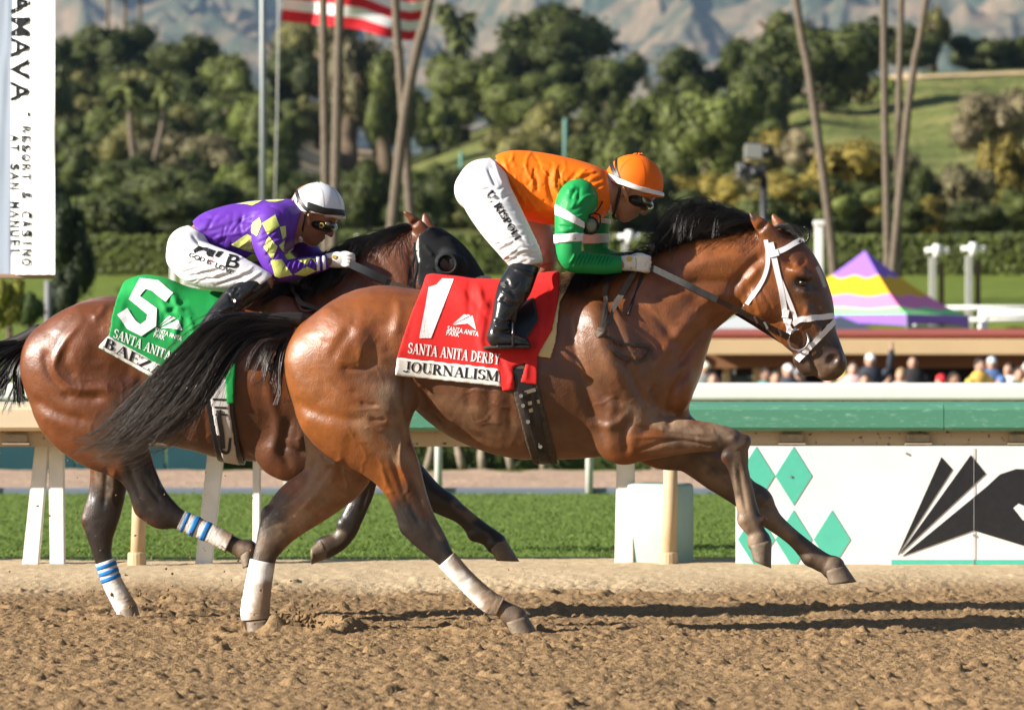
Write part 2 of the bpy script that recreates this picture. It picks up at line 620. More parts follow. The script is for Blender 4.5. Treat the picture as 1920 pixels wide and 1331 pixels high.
def crumbs(X, Y, cell, seed, keep):
    """rounded crumbs of soil, one at most in each cell of a jittered grid"""
    gx, gy = X / cell, Y / cell
    ix, iy = np.floor(gx).astype(np.int64), np.floor(gy).astype(np.int64)
    def hsh(a, b, k):
        n = (a * 374761393 + b * 668265263 + (seed * 31 + k) * 1274126177) & 0xffffffff
        n = ((n ^ (n >> 13)) * 1274126177) & 0xffffffff
        return ((n ^ (n >> 16)) & 0xffff) / 65535.
    out = np.zeros(X.shape)
    for dx in (-1, 0, 1):
        for dy in (-1, 0, 1):
            a, b = ix + dx, iy + dy
            cx, cy = a + .15 + .7 * hsh(a, b, 1), b + .15 + .7 * hsh(a, b, 2)
            r = .34 + .36 * hsh(a, b, 3)
            q = 1 - ((gx - cx) ** 2 + ((gy - cy) * (.8 + .4 * hsh(a, b, 4))) ** 2) / r ** 2
            h = np.sqrt(np.clip(q, 0, 1)) * r * cell * (.55 + .5 * hsh(a, b, 5)) * (hsh(a, b, 6) < keep)
            out = np.maximum(out, h)
    return out

def clods(X, Y, seed):
    """height of loose worked soil: soft unevenness under crumbs of several sizes"""
    w = .012 * vnoise(np.stack([X / .03, Y / .03, 0 * X], -1), seed)
    X2, Y2 = X + w, Y + w * .7
    h = .016 * fbm(np.stack([X / .17, Y / .2, 0 * X], -1), 3, seed)
    dens = np.clip(.55 + .6 * fbm(np.stack([X / .5, Y / .7, 0 * X + 4], -1), 2, seed + 3), .2, 1)
    h = h + .6 * crumbs(X2, Y2, .07, seed, dens * .05) + .5 * crumbs(X2 + 3.1, Y2, .037, seed + 1, dens * .42) + .5 * crumbs(X2, Y2 + 5.3, .026, seed + 2, dens) + .5 * crumbs(X2 + 1.7, Y2 + 2.3, .020, seed + 4, .85)
    return h + .005 * vnoise(np.stack([X / .018, Y / .018, 0 * X], -1), seed + 9) + .004 * vnoise(np.stack([X / .4, Y / .035, 0 * X], -1), seed + 12) - .01

def grid_mesh(name, xs, ys, Z):
    nx, ny = len(xs), len(ys)
    X, Y = np.meshgrid(xs, ys, indexing='ij')
    V = np.stack([X, Y, Z], -1).reshape(-1, 3)
    i = np.arange(nx - 1)[:, None] * ny + np.arange(ny - 1)[None, :]
    Fc = np.stack([i, i + ny, i + ny + 1, i + 1], -1).reshape(-1, 4)
    return mesh_np(name, V, Fc)

M_dirt = dirt_material()
def dirt_height(X, Y):
    amp = 1 - .80 * sm(23.5, 24.2, Y + .25 * fbm(np.stack([X * 1.3, Y * .6, 0 * X], -1), 3, 4))
    z = clods(X, Y, 20) * amp
    z = z + .018 * fbm(np.stack([X * .9, Y * 1.6, 0 * X], -1), 3, 8)
    # the crest of the dry bank under the rail
    z = z + .085 * sm(23.4, 24.6, Y + .12 * vnoise(np.stack([X * 1.7, 0 * X, 0 * X], -1), 3)) - .10 * sm(25.5, 26.0, Y) + .006 * fbm(np.stack([X * 9, Y * 9, 0 * X], -1), 3, 9) * (1 - amp)
    # hoof scoops
    for (hx, hy, rx, ry, dp) in HOLES:
        q = ((X - hx) / rx) ** 2 + ((Y - hy) / ry) ** 2
        z = z - dp * np.exp(-q * 2) + dp * .55 * np.exp(-(np.sqrt(q) - 1.25) ** 2 * 9)
    return z
HOLES = [(P(570, 1172, 20.2)[0], 20.2, .17, .22, .10), (P(470, 1185, 20.1)[0], 20.1, .12, .2, .04), (P(240, 1150, 21.1)[0], 21.1, .12, .18, .035), (P(325, 1130, 21.6)[0], 21.6, .14, .2, .04)]
for _ in range(34):
    HOLES.append((rng.uniform(-3, 3), rng.uniform(15.2, 23.2), rng.uniform(.07, .13), rng.uniform(.1, .16), rng.uniform(.015, .04)))
xs = np.arange(-3.6, 3.6, .0105); ys = np.concatenate([np.arange(14.4, 22.0, .0125), np.arange(22.0, 26.2, .02)])
X, Y = np.meshgrid(xs, ys, indexing='ij')
Z = dirt_height(X, Y)
me = grid_mesh('dirt_track', xs, ys, Z)
dry = sm(23.2, 24.2, Y + .5 * fbm(np.stack([X * 1.1, Y * .9, 0 * X], -1), 4, 6)) * .95
set_attr(me, 'dry', dry.ravel())
tag(link('dirt_track', me, None, M_dirt, True), 'brown loose dirt race track churned by hooves', kind='structure')
# the track and field beyond the picture's edges, one sheet to the horizon
M_field = mat('dry_field', (.27, .19, .11), .95, .1, noise=.3, nscale=.6, bump=.3, bscale=4, dist=.05)
mb = MB(); mb.add([(-9000, -400, -.12), (9000, -400, -.12), (9000, 14000, -.12), (-9000, 14000, -.12)], [(0, 1, 2, 3)])
tag(mb.build('ground', M_field), 'ground', kind='structure')
for (x0, x1, y0, y1) in ((-60, -3.59, -20, 26.2), (3.57, 60, -20, 26.2), (-3.59, 3.57, -20, 14.41)):
    nx, ny = max(int((x1 - x0) / .35), 3), max(int((y1 - y0) / .35), 3)
    a, b = np.linspace(x0, x1, nx), np.linspace(y0, y1, ny)
    X, Y = np.meshgrid(a, b, indexing='ij')
    Zs = .02 * fbm(np.stack([X * 2, Y * 2, 0 * X], -1), 3, 2) - .012 + .07 * sm(23.4, 24.6, Y) - .1 * sm(25.5, 26, Y)
    me = grid_mesh('dirt_track', a, b, Zs); set_attr(me, 'dry', (sm(23.2, 24.2, Y)).ravel() * .95)
    tag(link('dirt_track', me, None, M_dirt, True), 'dirt race track', kind='structure')

# turf course
def turf_material():
    m = bpy.data.materials.new('turf'); m.use_nodes = True
    nt, b, L = nodes_of(m)
    b.inputs['Roughness'].default_value = .9; b.inputs['Specular IOR Level'].default_value = .15
    tc = nt.nodes.new('ShaderNodeTexCoord')
    mp = nt.nodes.new('ShaderNodeMapping'); mp.inputs['Scale'].default_value = (1, .35, 1)
    n = nt.nodes.new('ShaderNodeTexNoise'); n.inputs['Scale'].default_value = 9; n.inputs['Detail'].default_value = 8; n.inputs['Roughness'].default_value = .75
    r = nt.nodes.new('ShaderNodeValToRGB')
    r.color_ramp.elements[0].position = .3; r.color_ramp.elements[0].color = (.072, .120, .018, 1)
    r.color_ramp.elements[1].position = .72; r.color_ramp.elements[1].color = (.155, .22, .040, 1)
    L(tc.outputs['Object'], mp.inputs[0]); L(mp.outputs[0], n.inputs['Vector']); L(n.outputs['Fac'], r.inputs[0]); L(r.outputs[0], b.inputs['Base Color'])
    return m
M_turf = turf_material()
xs = np.linspace(-14, 14, 500); ys = np.concatenate([np.linspace(25.7, 29, 130), np.linspace(29.1, 41.2, 130)])
X, Y = np.meshgrid(xs, ys, indexing='ij')
Z = .012 * fbm(np.stack([X * 6, Y * 2.5, 0 * X], -1), 3, 15) - .006
tag(link('turf', grid_mesh('turf', xs, ys, Z), None, M_turf, True), 'bright green turf course', kind='structure')
for x0, x1 in ((-120, -13.9), (13.9, 120)):
    a, b = np.linspace(x0, x1, 60), np.linspace(25.7, 41.2, 12)
    X, Y = np.meshgrid(a, b, indexing='ij')
    tag(link('turf', grid_mesh('turf', a, b, 0 * X - .004), None, M_turf, True), 'turf course', kind='structure')
# blades of the turf, nearest strip densest
nb = 60000
by = 25.75 + 15.3 * rng.random(nb) ** 1.6
bx = rng.uniform(-1, 1, nb) * (by * .118 + .6)
ang = rng.uniform(0, 2 * PI, nb); hh = rng.uniform(.010, .024, nb); ln = rng.normal(0, .02, (nb, 2)); wd = rng.uniform(.004, .009, nb)
cv, sv = np.cos(ang) * wd, np.sin(ang) * wd
V = np.stack([np.stack([bx - cv, by - sv, 0 * bx], -1), np.stack([bx + cv, by + sv, 0 * bx], -1), np.stack([bx + ln[:, 0], by + ln[:, 1], hh], -1)], 1).reshape(-1, 3)
M_blade = mat('grass_blade', (.125, .185, .034), .6, .25, noise=.35, nscale=3, trans=.3)
tag(link('grass', mesh_np('grass', V, np.arange(nb * 3).reshape(-1, 3)), None, M_blade), 'short green grass of the turf course', kind='stuff')

# training track beyond the turf and the edging between
M_dirt2 = mat('far_dirt', (.40, .28, .20), .95, .1, noise=.22, nscale=7, bump=.7, bscale=14, dist=.03)
xs = np.linspace(-16, 16, 260); ys = np.linspace(41.2, 49.6, 90)
X, Y = np.meshgrid(xs, ys, indexing='ij')
Z = .03 * fbm(np.stack([X * 3, Y * 3, 0 * X], -1), 3, 5)
tag(link('training_track', grid_mesh('training_track', xs, ys, Z), None, M_dirt2, True), 'pale training track', kind='structure')
mb = MB(); mb.box((0, 41.12, .015), (240, .16, .07), bev=.01)
tag(mb.build('kerb', mat('grey_blue_kerb', (.17, .20, .25), .8)), 'kerb', kind='structure')

# clods thrown up behind the hooves
g_ = np.random.default_rng(21)
bm = bmesh.new(); bmesh.ops.create_icosphere(bm, subdivisions=1, radius=1)
iv = np.array([v.co[:] for v in bm.verts]); ifc = np.array([[v.index for v in f.verts] for f in bm.faces]); bm.free()
V, Fc = [], []; n0 = 0
for (cx, cy, sx, sy, n, d, smax) in ((572, 1166, 22, 8, 34, 20.15, .016), (600, 1158, 40, 14, 40, 20.2, .009), (480, 1120, 40, 40, 24, 20.1, .007), (270, 1120, 40, 30, 26, 21.0, .010), (120, 1000, 90, 90, 26, 21.0, .006), (330, 900, 120, 90, 26, 20.8, .005), (880, 1120, 60, 40, 18, 20.0, .007), (420, 1000, 110, 60, 26, 20.4, .006)):
    for _ in range(n):
        c = P(cx + g_.normal(0, sx), min(cy + g_.normal(0, sy), 1180), d + g_.normal(0, .12)); r = smax * g_.uniform(.25, 1)
        q = iv * (1 + .5 * vnoise(iv * 1.7 + g_.uniform(0, 50), 3))[:, None] * r * g_.uniform(.7, 1.3, 3)
        V.append(q + c); Fc.append(ifc + n0); n0 += len(iv)
tag(link('flying_dirt', mesh_np('flying_dirt', np.concatenate(V), np.concatenate(Fc)), None, mat('thrown_dirt', (.20, .125, .065), .95, .1, noise=.2)), 'small clods of dirt thrown up behind the hooves', kind='stuff')

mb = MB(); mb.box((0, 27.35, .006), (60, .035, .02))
tag(mb.build('turf_dark_line', mat('dark_green_line', (.02, .035, .012), .9)), 'thin dark line across the turf', kind='structure')  # thin dark green strip running along the turf
# ------------------------------------------------------------------ rails, board, pad
M_white = mat('white_paint', (.82, .81, .78), .45, .4, noise=.05, nscale=6)
M_white_dirty = mat('white_post_paint', (.80, .78, .72), .55, .3, noise=.14, nscale=5, bump=.1, bscale=30)
M_beige = mat('beige_post', (.50, .37, .22), .6, .3, noise=.12, nscale=9, bump=.15, bscale=40)
M_green = bpy.data.materials.new('green_cover'); M_green.use_nodes = True
_nt2, _b2, _L2 = nodes_of(M_green)
_b2.inputs['Roughness'].default_value = .55; _b2.inputs['Specular IOR Level'].default_value = .35
_tc = _nt2.nodes.new('ShaderNodeTexCoord'); _mp = _nt2.nodes.new('ShaderNodeMapping'); _mp.inputs['Scale'].default_value = (2.2, 8, 8); _mp.inputs['Rotation'].default_value = (0, R(32), 0)
_n = _nt2.nodes.new('ShaderNodeTexNoise'); _n.inputs['Scale'].default_value = 7; _n.inputs['Detail'].default_value = 7; _n.inputs['Roughness'].default_value = .72
_r = _nt2.nodes.new('ShaderNodeValToRGB'); _r.color_ramp.elements[0].position = .55; _r.color_ramp.elements[0].color = (.075, .235, .150, 1)
_r.color_ramp.elements[1].position = .78; _r.color_ramp.elements[1].color = (.26, .46, .36, 1)
_L2(_tc.outputs['Object'], _mp.inputs[0]); _L2(_mp.outputs[0], _n.inputs['Vector']); _L2(_n.outputs['Fac'], _r.inputs[0]); _L2(_r.outputs[0], _b2.inputs['Base Color'])
M_cream = mat('cream_cover', (.62, .50, .34), .55, .3, noise=.08, nscale=6)
M_spot = bpy.data.materials.new('spattered_beam'); M_spot.use_nodes = True
_nt2, _b2, _L2 = nodes_of(M_spot)
_b2.inputs['Roughness'].default_value = .8
_tc = _nt2.nodes.new('ShaderNodeTexCoord'); _n = _nt2.nodes.new('ShaderNodeTexNoise'); _n.inputs['Scale'].default_value = 34; _n.inputs['Detail'].default_value = 3
_r = _nt2.nodes.new('ShaderNodeValToRGB'); _r.color_ramp.elements[0].position = .30; _r.color_ramp.elements[0].color = (.06, .035, .02, 1)
_r.color_ramp.elements[1].position = .38; _r.color_ramp.elements[1].color = (.46, .33, .19, 1)
_L2(_tc.outputs['Object'], _n.inputs['Vector']); _L2(_n.outputs['Fac'], _r.inputs[0]); _L2(_r.outputs[0], _b2.inputs['Base Color'])
M_metal = mat('grey_metal', (.45, .45, .44), .45, .5, metal=.7, noise=.15, nscale=20)
M_teal = mat('teal_print', (.10, .52, .38), .5, .35, noise=.05, nscale=20)
M_black = mat('black_print', (.018, .018, .02), .5, .35, noise=.3, nscale=25)
M_boardw = mat('board_white', (.83, .82, .80), .5, .35, noise=.06, nscale=3)

RD = 25.0
def zz(py, d): return CAMH - (py - HY) / F * d
def xx(px, d): return (px - HX) / F * d
rail = empty('rail_fence', (0, RD, 0))
tag(rail, 'low track rail with green and cream padded cover on white and beige posts', 'rail')
def cover(x0, x1, m, name):
    d = 24.9
    zt, zb = zz(758, d), zz(808, d)
    prof = [(d + .02, zb), (d - .006, zb + .02), (d, zt - .03), (d + .012, zt - .008), (d + .04, zt), (d + .36, zt + .012), (d + .40, zt - .01), (d + .40, zb), (d + .385, zb), (d + .385, zt - .02), (d + .05, zt - .03), (d + .035, zb)]
    mb = MB(); mb.prismx(prof, x0, x1); o = mb.build(name, m, rail)
    return o
for i, x in enumerate(np.arange(-14.4, 14.4, 2.4)):
    split = xx(640, 24.9)
    m, nm = (M_cream, 'rail_cover') if x + 2.4 <= -.9 else (M_green, 'rail_cover')
    o = cover(x + .002, x + 2.398, m, nm)
    o['label'] = 'cream rail cover' if m is M_cream else 'green scuffed rail cover'
mb = MB(); mb.box((0, 25.0, (zz(808, 25) + zz(833, 25)) / 2 - .002), (28.8, .05, zz(808, 25) - zz(833, 25) + .02)); mb.build('beam', M_spot, rail)
M_brk = mat('tan_bracket', (.36, .29, .20), .7, .3, noise=.2, nscale=30)
for px in (1485, 1722, 1915, 300, 30):
    mb = MB()
    x = xx(px, 24.95)
    mb.box((x, 24.965, zz(821, 24.95)), (.125, .02, .045), bev=.004); mb.box((x, 24.955, zz(832, 24.95)), (.15, .035, .008))
    for s_ in (-.04, .04):
        mb.tube([(x + s_, 24.956, zz(818, 24.95)), (x + s_, 24.95, zz(818, 24.95))], .008, 8)
    mb.build('bracket', M_brk, rail)
def slab(x0, x1, xt0, xt1, zb, zt, d, m, name, th=.05):
    mb = MB()
    V = [(x0, d, zb), (x1, d, zb), (xt1, d + .12, zt), (xt0, d + .12, zt), (x0, d + th, zb), (x1, d + th, zb), (xt1, d + .12 + th, zt), (xt0, d + .12 + th, zt)]
    mb.add(V, [(0, 1, 2, 3), (7, 6, 5, 4), (0, 4, 5, 1), (1, 5, 6, 2), (2, 6, 7, 3), (3, 7, 4, 0)])
    o = mb.build(name, m, rail)
    bm = bmesh.new(); bm.from_mesh(o.data); bmesh.ops.bevel(bm, geom=list(bm.edges), offset=.008, segments=2, affect='EDGES'); bm.to_mesh(o.data); bm.free()
    return o
G = -.02
for (b0, b1, t0, t1) in ((38, 70, 66, 93), (94, 122, 90, 120), (362, 394, 391, 423), (473, 488, 474, 489), (1152, 1188, 1157, 1191), (1835, 1868, 1862, 1892)):
    slab(xx(b0, 25.06), xx(b1, 25.06), xx(t0, 25.18), xx(t1, 25.18), G, .76, 25.06, M_white_dirty, 'post')
for px in (260, 1258, 2260, -740):
    x = xx(px, 24.9)
    mb = MB()
    mb.tube([(x - .012, 24.93, 0), (x, 24.96, .45), (x, 24.99, .77)], .040, 16); mb.build('round_post', M_beige, rail, True)
    mb = MB(); mb.lathe([(.052, -.02), (.052, .115), (.049, .125), (.041, .128)], (x - .012, 24.93, .02), 16); mb.build('post_collar', M_beige, rail)

# sponsor board hung on the rail
board = empty('sign_board', (xx(1650, 24.93), 24.93, 0))
tag(board, 'white board under the rail with teal diamonds and black fan logo', 'sign board')
BD = 24.925
mb = MB()
bx0, bx1, bz0, bz1, rc = xx(1380, BD), xx(2420, BD), zz(1073, BD), zz(836, BD), .05
poly = [(bx1, bz0), (bx1, bz1), (bx0, bz1)] + [(bx0 + rc - rc * math.cos(a), bz0 + rc - rc * math.sin(a)) for a in np.linspace(0, PI / 2, 7)]
mb.prism(poly, BD, BD + .035); mb.build('panel', M_boardw, board)
def flat(name, polys, m, parent, d, dz=.0):
    mb = MB()
    for i, pl in enumerate(polys):
        q = [(xx(a, d), zz(b, d)) for a, b in pl]
        mb.prism(q, d - .003 - .0005 * (i % 5), d + .001)
    return mb.build(name, m, parent)
for (cx, cy) in ((1418, 892), (1488, 892), (1418, 1011), (1488, 1011), (1560, 1011)):
    hh = 55
    lx = max(cx - 34.5, 1383)
    pl = [(cx, cy - hh), (cx + 34.5, cy), (cx, cy + hh), (lx, cy)]
    flat('diamond', [pl], M_teal, board, BD)
lg = flat('logo', [[(1683, 1040), (1765, 857), (1786, 880)], [(1688, 1037), (1820, 853), (1848, 888)],
             [(1692, 1042), (1850, 912), (1875, 889), (1905, 879), (1940, 880), (1990, 905), (2030, 960), (2010, 990), (1960, 985), (1950, 1032), (1826, 994)]], M_black, board, BD)
flat('logo_white_mark', [[(1900, 952), (1910, 944), (1925, 950), (1940, 975), (1918, 975)]], M_boardw, lg, BD - .004)  # white mark printed inside the black logo
flat('base_stripe', [[(1671, 1049), (2410, 1049), (2410, 1068), (1671, 1068)]], M_teal, board, BD)
for (px, py) in ((1483, 893), (1826, 1057), (1700, 850), (1818, 1060), (1826, 1003)):
    mb = MB(); mb.tube([(xx(px, BD), BD - .003, zz(py, BD)), (xx(px, BD), BD - .008, zz(py, BD))], .007, 8); mb.build('screw', M_metal, board)
mb = MB(); mb.box((xx(1826, BD), BD - .0045, (bz0 + bz1) / 2), (.003, .002, bz1 - bz0 - .02)); mb.build('seam', mat('seam_grey', (.3, .3, .3), .8), board)

# padded post guard
M_pad = mat('pad_vinyl', (.31, .43, .37), .45, .4, noise=.07, nscale=8, bump=.25, bscale=14, dist=.01)
mb = MB(); mb.box((xx(1238, 25.15), 25.15, (zz(905, 25.2) - .03) / 2), (.305, .25, zz(905, 25.2) + .03), rz=R(-32), bev=.022)
o = mb.build('post_pad', M_pad, None, True)
tag(o, 'pale green vinyl pad wrapped round a rail post', 'pad')

# white inner rail of the turf course
TR = 41.0
inner = empty('turf_rail', (0, TR, 0)); tag(inner, 'white rail on slim posts at the far side of the turf', 'rail')
mb = MB(); z0, z1 = zz(751, TR), zz(718, TR)
prof = [(TR + .10 * math.copysign(abs(math.cos(a)) ** .35, math.cos(a)), (z0 + z1) / 2 + (z1 - z0) / 2 * math.copysign(abs(math.sin(a)) ** .35, math.sin(a))) for a in np.linspace(0, 2 * PI, 28, endpoint=False)]
mb.prismx(prof, -40, 40); mb.build('rail', M_white, inner)
M_post2 = mat('grey_white_post', (.55, .55, .50), .6, .3, noise=.1, nscale=12)
for k in range(-8, 9):
    px = 1105 + 283 * k
    x = xx(px, TR)
    mb = MB(); mb.tube([(x, TR + .02, -.02), (x, TR + .02, .45), (x, TR, z0 + .02)], [.036, .034, .034], 10); mb.build('post', M_post2, inner, True)
# ------------------------------------------------------------------ infield and hills behind
def lerp_tab(x, xs, ys): return np.interp(x, xs, ys)
def crest_py(px):
    return np.interp(px, [-400, 0, 250, 500, 640, 780, 900, 1000, 1200, 1330, 1450, 1560, 1700, 1920, 2300], [190, 165, 150, 200, 280, 300, 250, 220, 262, 230, 160, 178, 140, 136, 150])
def terrain_z(x, d):
    x = np.asarray(x, float); d = np.asarray(d, float)
    px300 = HX + x / 300. * F
    left = 1 - sm(-1.5, 2.5, x)
    zl = np.interp(d, [50, 53, 60, 78, 88, 100, 112, 125, 135, 150], [0, .5, 1.38, 1.7, 2.0, 2.5, 3.35, 4.35, 4.9, 5.6])
    zr = np.interp(d, [50, 53, 60, 80, 86, 90, 100, 112, 125, 135, 150], [0, -.35, -.7, -.7, .6, 2.05, 2.46, 3.35, 4.35, 4.9, 5.6])
    z = zl * left + zr * (1 - left)
    zc = CAMH + (HY - crest_py(px300)) / F * 300
    t = np.clip((d - 150) / 150, 0, 1)
    far = 5.6 + (zc - 5.6) * (t * .75 + .25 * t * t)
    far = far - np.clip(d - 305, 0, None) * .12
    z = np.where(d > 150, far, z)
    return z + .5 * sm(150, 190, d) * fbm(np.stack([x * .06, d * .05, 0 * x], -1), 3, 3)
def hill_material():
    m = bpy.data.materials.new('hill_grass'); m.use_nodes = True
    nt, b, L = nodes_of(m)
    b.inputs['Roughness'].default_value = .95; b.inputs['Specular IOR Level'].default_value = .1
    tc = nt.nodes.new('ShaderNodeTexCoord')
    n = nt.nodes.new('ShaderNodeTexNoise'); n.inputs['Scale'].default_value = .11; n.inputs['Detail'].default_value = 7; n.inputs['Roughness'].default_value = .68
    r = nt.nodes.new('ShaderNodeValToRGB')
    e = r.color_ramp.elements
    e[0].position = .34; e[0].color = (.055, .085, .020, 1)
    e[1].position = .52; e[1].color = (.15, .165, .048, 1)
    q = e.new(.66); q.color = (.28, .235, .095, 1)
    n2 = nt.nodes.new('ShaderNodeTexNoise'); n2.inputs['Scale'].default_value = 1.3; n2.inputs['Detail'].default_value = 5
    bp = nt.nodes.new('ShaderNodeBump'); bp.inputs['Strength'].default_value = 1; bp.inputs['Distance'].default_value = .5
    L(tc.outputs['Object'], n.inputs['Vector']); L(tc.outputs['Object'], n2.inputs['Vector'])
    L(n.outputs['Fac'], r.inputs[0]); L(r.outputs[0], b.inputs['Base Color']); L(n2.outputs['Fac'], bp.inputs['Height']); L(bp.outputs[0], b.inputs['Normal'])
    return m
M_hill = hill_material()
M_lawn = mat('bank_lawn', (.125, .165, .028), .9, .1, noise=.22, nscale=1.2, bump=.6, bscale=9, dist=.05)
xs = np.linspace(-30, 30, 150); ds = np.linspace(49.5, 126, 150)
X, Y = np.meshgrid(xs, ds, indexing='ij')
tag(link('lawn', grid_mesh('lawn', xs, ds, terrain_z(X, Y)), None, M_lawn, True), 'sunlit lawn bank', kind='structure')
xs = np.linspace(-170, 170, 240); ds = np.linspace(126, 430, 160)
X, Y = np.meshgrid(xs, ds, indexing='ij')
tag(link('hill', grid_mesh('hill', xs, ds, terrain_z(X, Y)), None, M_hill, True), 'grassy hillside', kind='structure')
def ground_at(px, py, d0=130, d1=300):
    """depth at which the sight line through a pixel meets the hill"""
    ds_ = np.linspace(d0, d1, 400)
    z = terrain_z((px - HX) / F * ds_, ds_)
    s_ = zz(py, ds_)
    i = np.nonzero(z >= s_)[0]
    return float(ds_[i[0]]) if len(i) else d1
# tan paths on the slope
M_path = mat('path_soil', (.50, .37, .22), .95, .1, noise=.15, nscale=1.5)
def path(pl, w):
    pts = catmull(np.array([(a, b) for a, b in pl], float), 8)
    C = np.array([[(a - HX) / F * g, g, 0] for (a, b) in pts for g in [ground_at(a, b)]])
    t = np.gradient(C, axis=0); n = np.column_stack([-t[:, 1], t[:, 0]]); n /= np.linalg.norm(n, axis=1)[:, None]
    V = []
    for s_ in np.linspace(-1, 1, 5):
        q = C.copy(); q[:, :2] += n * s_ * w
        q[:, 2] = terrain_z(q[:, 0], q[:, 1]) + .12
        V.append(q)
    m = len(C)
    Fc = [(k * m + i, (k + 1) * m + i, (k + 1) * m + i + 1, k * m + i + 1) for k in range(4) for i in range(m - 1)]
    me = mesh_np('path', np.concatenate(V), np.array(Fc))
    tag(link('path', me, None, M_path, True), 'tan footpath across the wooded slope', kind='structure')
path([(500, 312), (560, 300), (640, 296), (720, 280), (800, 262), (860, 246), (925, 236)], 2.2)
path([(1090, 215), (1150, 196), (1210, 190)], 2.0)
path([(1455, 160), (1520, 172), (1560, 190)], 2.5)
path([(1600, 152), (1760, 146), (1930, 140)], 1.2)

# ------------------------------------------------------------------ foliage
def leaf_material(name, rough=.6):
    m = bpy.data.materials.new(name); m.use_nodes = True
    nt, b, L = nodes_of(m)
    b.inputs['Roughness'].default_value = rough; b.inputs['Specular IOR Level'].default_value = .25
    oi = nt.nodes.new('ShaderNodeObjectInfo'); ge = nt.nodes.new('ShaderNodeNewGeometry')
    mr = nt.nodes.new('ShaderNodeMapRange'); mr.inputs['To Min'].default_value = .55; mr.inputs['To Max'].default_value = 1.5
    hs = nt.nodes.new('ShaderNodeVectorMath'); hs.operation = 'SCALE'
    L(ge.outputs['Random Per Island'], mr.inputs['Value']); L(oi.outputs['Color'], hs.inputs[0]); L(mr.outputs[0], hs.inputs['Scale'])
    tc = nt.nodes.new('ShaderNodeTexCoord'); n = nt.nodes.new('ShaderNodeTexNoise'); n.inputs['Scale'].default_value = 2.3; n.inputs['Detail'].default_value = 3
    mr2 = nt.nodes.new('ShaderNodeMapRange'); mr2.inputs['From Min'].default_value = .3; mr2.inputs['From Max'].default_value = .7; mr2.inputs['To Min'].default_value = .65; mr2.inputs['To Max'].default_value = 1.35
    h2 = nt.nodes.new('ShaderNodeVectorMath'); h2.operation = 'SCALE'
    L(tc.outputs['Object'], n.inputs['Vector']); L(n.outputs['Fac'], mr2.inputs['Value']); L(hs.outputs[0], h2.inputs[0]); L(mr2.outputs[0], h2.inputs['Scale'])
    L(h2.outputs[0], b.inputs['Base Color'])
    tr = nt.nodes.new('ShaderNodeBsdfTranslucent'); L(h2.outputs[0], tr.inputs['Color'])
    mix = nt.nodes.new('ShaderNodeMixShader'); mix.inputs[0].default_value = .22
    L(b.outputs[0], mix.inputs[1]); L(tr.outputs[0], mix.inputs[2]); L(mix.outputs[0], nt.nodes['Material Output'].inputs['Surface'])
    return m
M_leaf = leaf_material('leaf')
M_bark = mat('bark', (.13, .095, .065), .9, .1, noise=.3, nscale=6, bump=.6, bscale=20, dist=.03)

def leaf_quads(C, Nn, size, g):
    """quads at C facing about Nn"""
    n = len(C)
    r = g.normal(0, 1, (n, 3)); Nn = Nn + .55 * r / np.linalg.norm(r, axis=1)[:, None]
    Nn /= np.linalg.norm(Nn, axis=1)[:, None]
    a = np.cross(Nn, g.normal(0, 1, (n, 3))); a /= np.maximum(np.linalg.norm(a, axis=1), 1e-6)[:, None]
    b = np.cross(Nn, a)
    s_ = size[:, None]
    V = np.stack([C + a * s_, C + b * s_ * .7, C - a * s_, C - b * s_ * .7], 1).reshape(-1, 3)
    return V, np.arange(4 * n).reshape(-1, 4)

def crown_mesh(seed, lobes=17, per=210, flat=.8, kind=0):
    g = np.random.default_rng(seed)
    VV, FF, n0 = [], [], 0
    cs, rs = [], []
    for i in range(lobes):
        u = g.normal(0, 1, 3); u /= np.linalg.norm(u)
        rr = g.uniform(.25, .75) if i else 0
        c = u * rr * np.array([1, 1, flat]); c[2] += .05
        cs.append(c); rs.append(g.uniform(.24, .42))
    bm = bmesh.new(); bmesh.ops.create_icosphere(bm, subdivisions=2, radius=1)
    iv = np.array([v.co[:] for v in bm.verts]); ifc = np.array([[v.index for v in f.verts] for f in bm.faces]); bm.free()
    quads, tris = [], []
    for c, r in zip(cs, rs):
        d = iv * (1 + .3 * fbm(iv * 2.3 + c * 9, 2, seed))[:, None]
        VV.append(c + d * r * .80); tris.append(ifc + n0); n0 += len(iv)
        u = g.normal(0, 1, (per, 3)); u /= np.linalg.norm(u, axis=1)[:, None]
        rad = r * g.uniform(.78, 1.12, per) * (1 + .25 * fbm(u * 2.6 + c * 5, 2, seed + 1))
        C = c + u * rad[:, None]
        v, q = leaf_quads(C, u, g.uniform(.030, .065, per), g)
        VV.append(v); quads.append(q + n0); n0 += len(v)
    V = np.concatenate(VV)
    m = np.abs(V).max(0)
    V = V / np.array([m[0], m[1], m[2]])
    return mesh_np('crown', V, [np.concatenate(tris), np.concatenate(quads)])

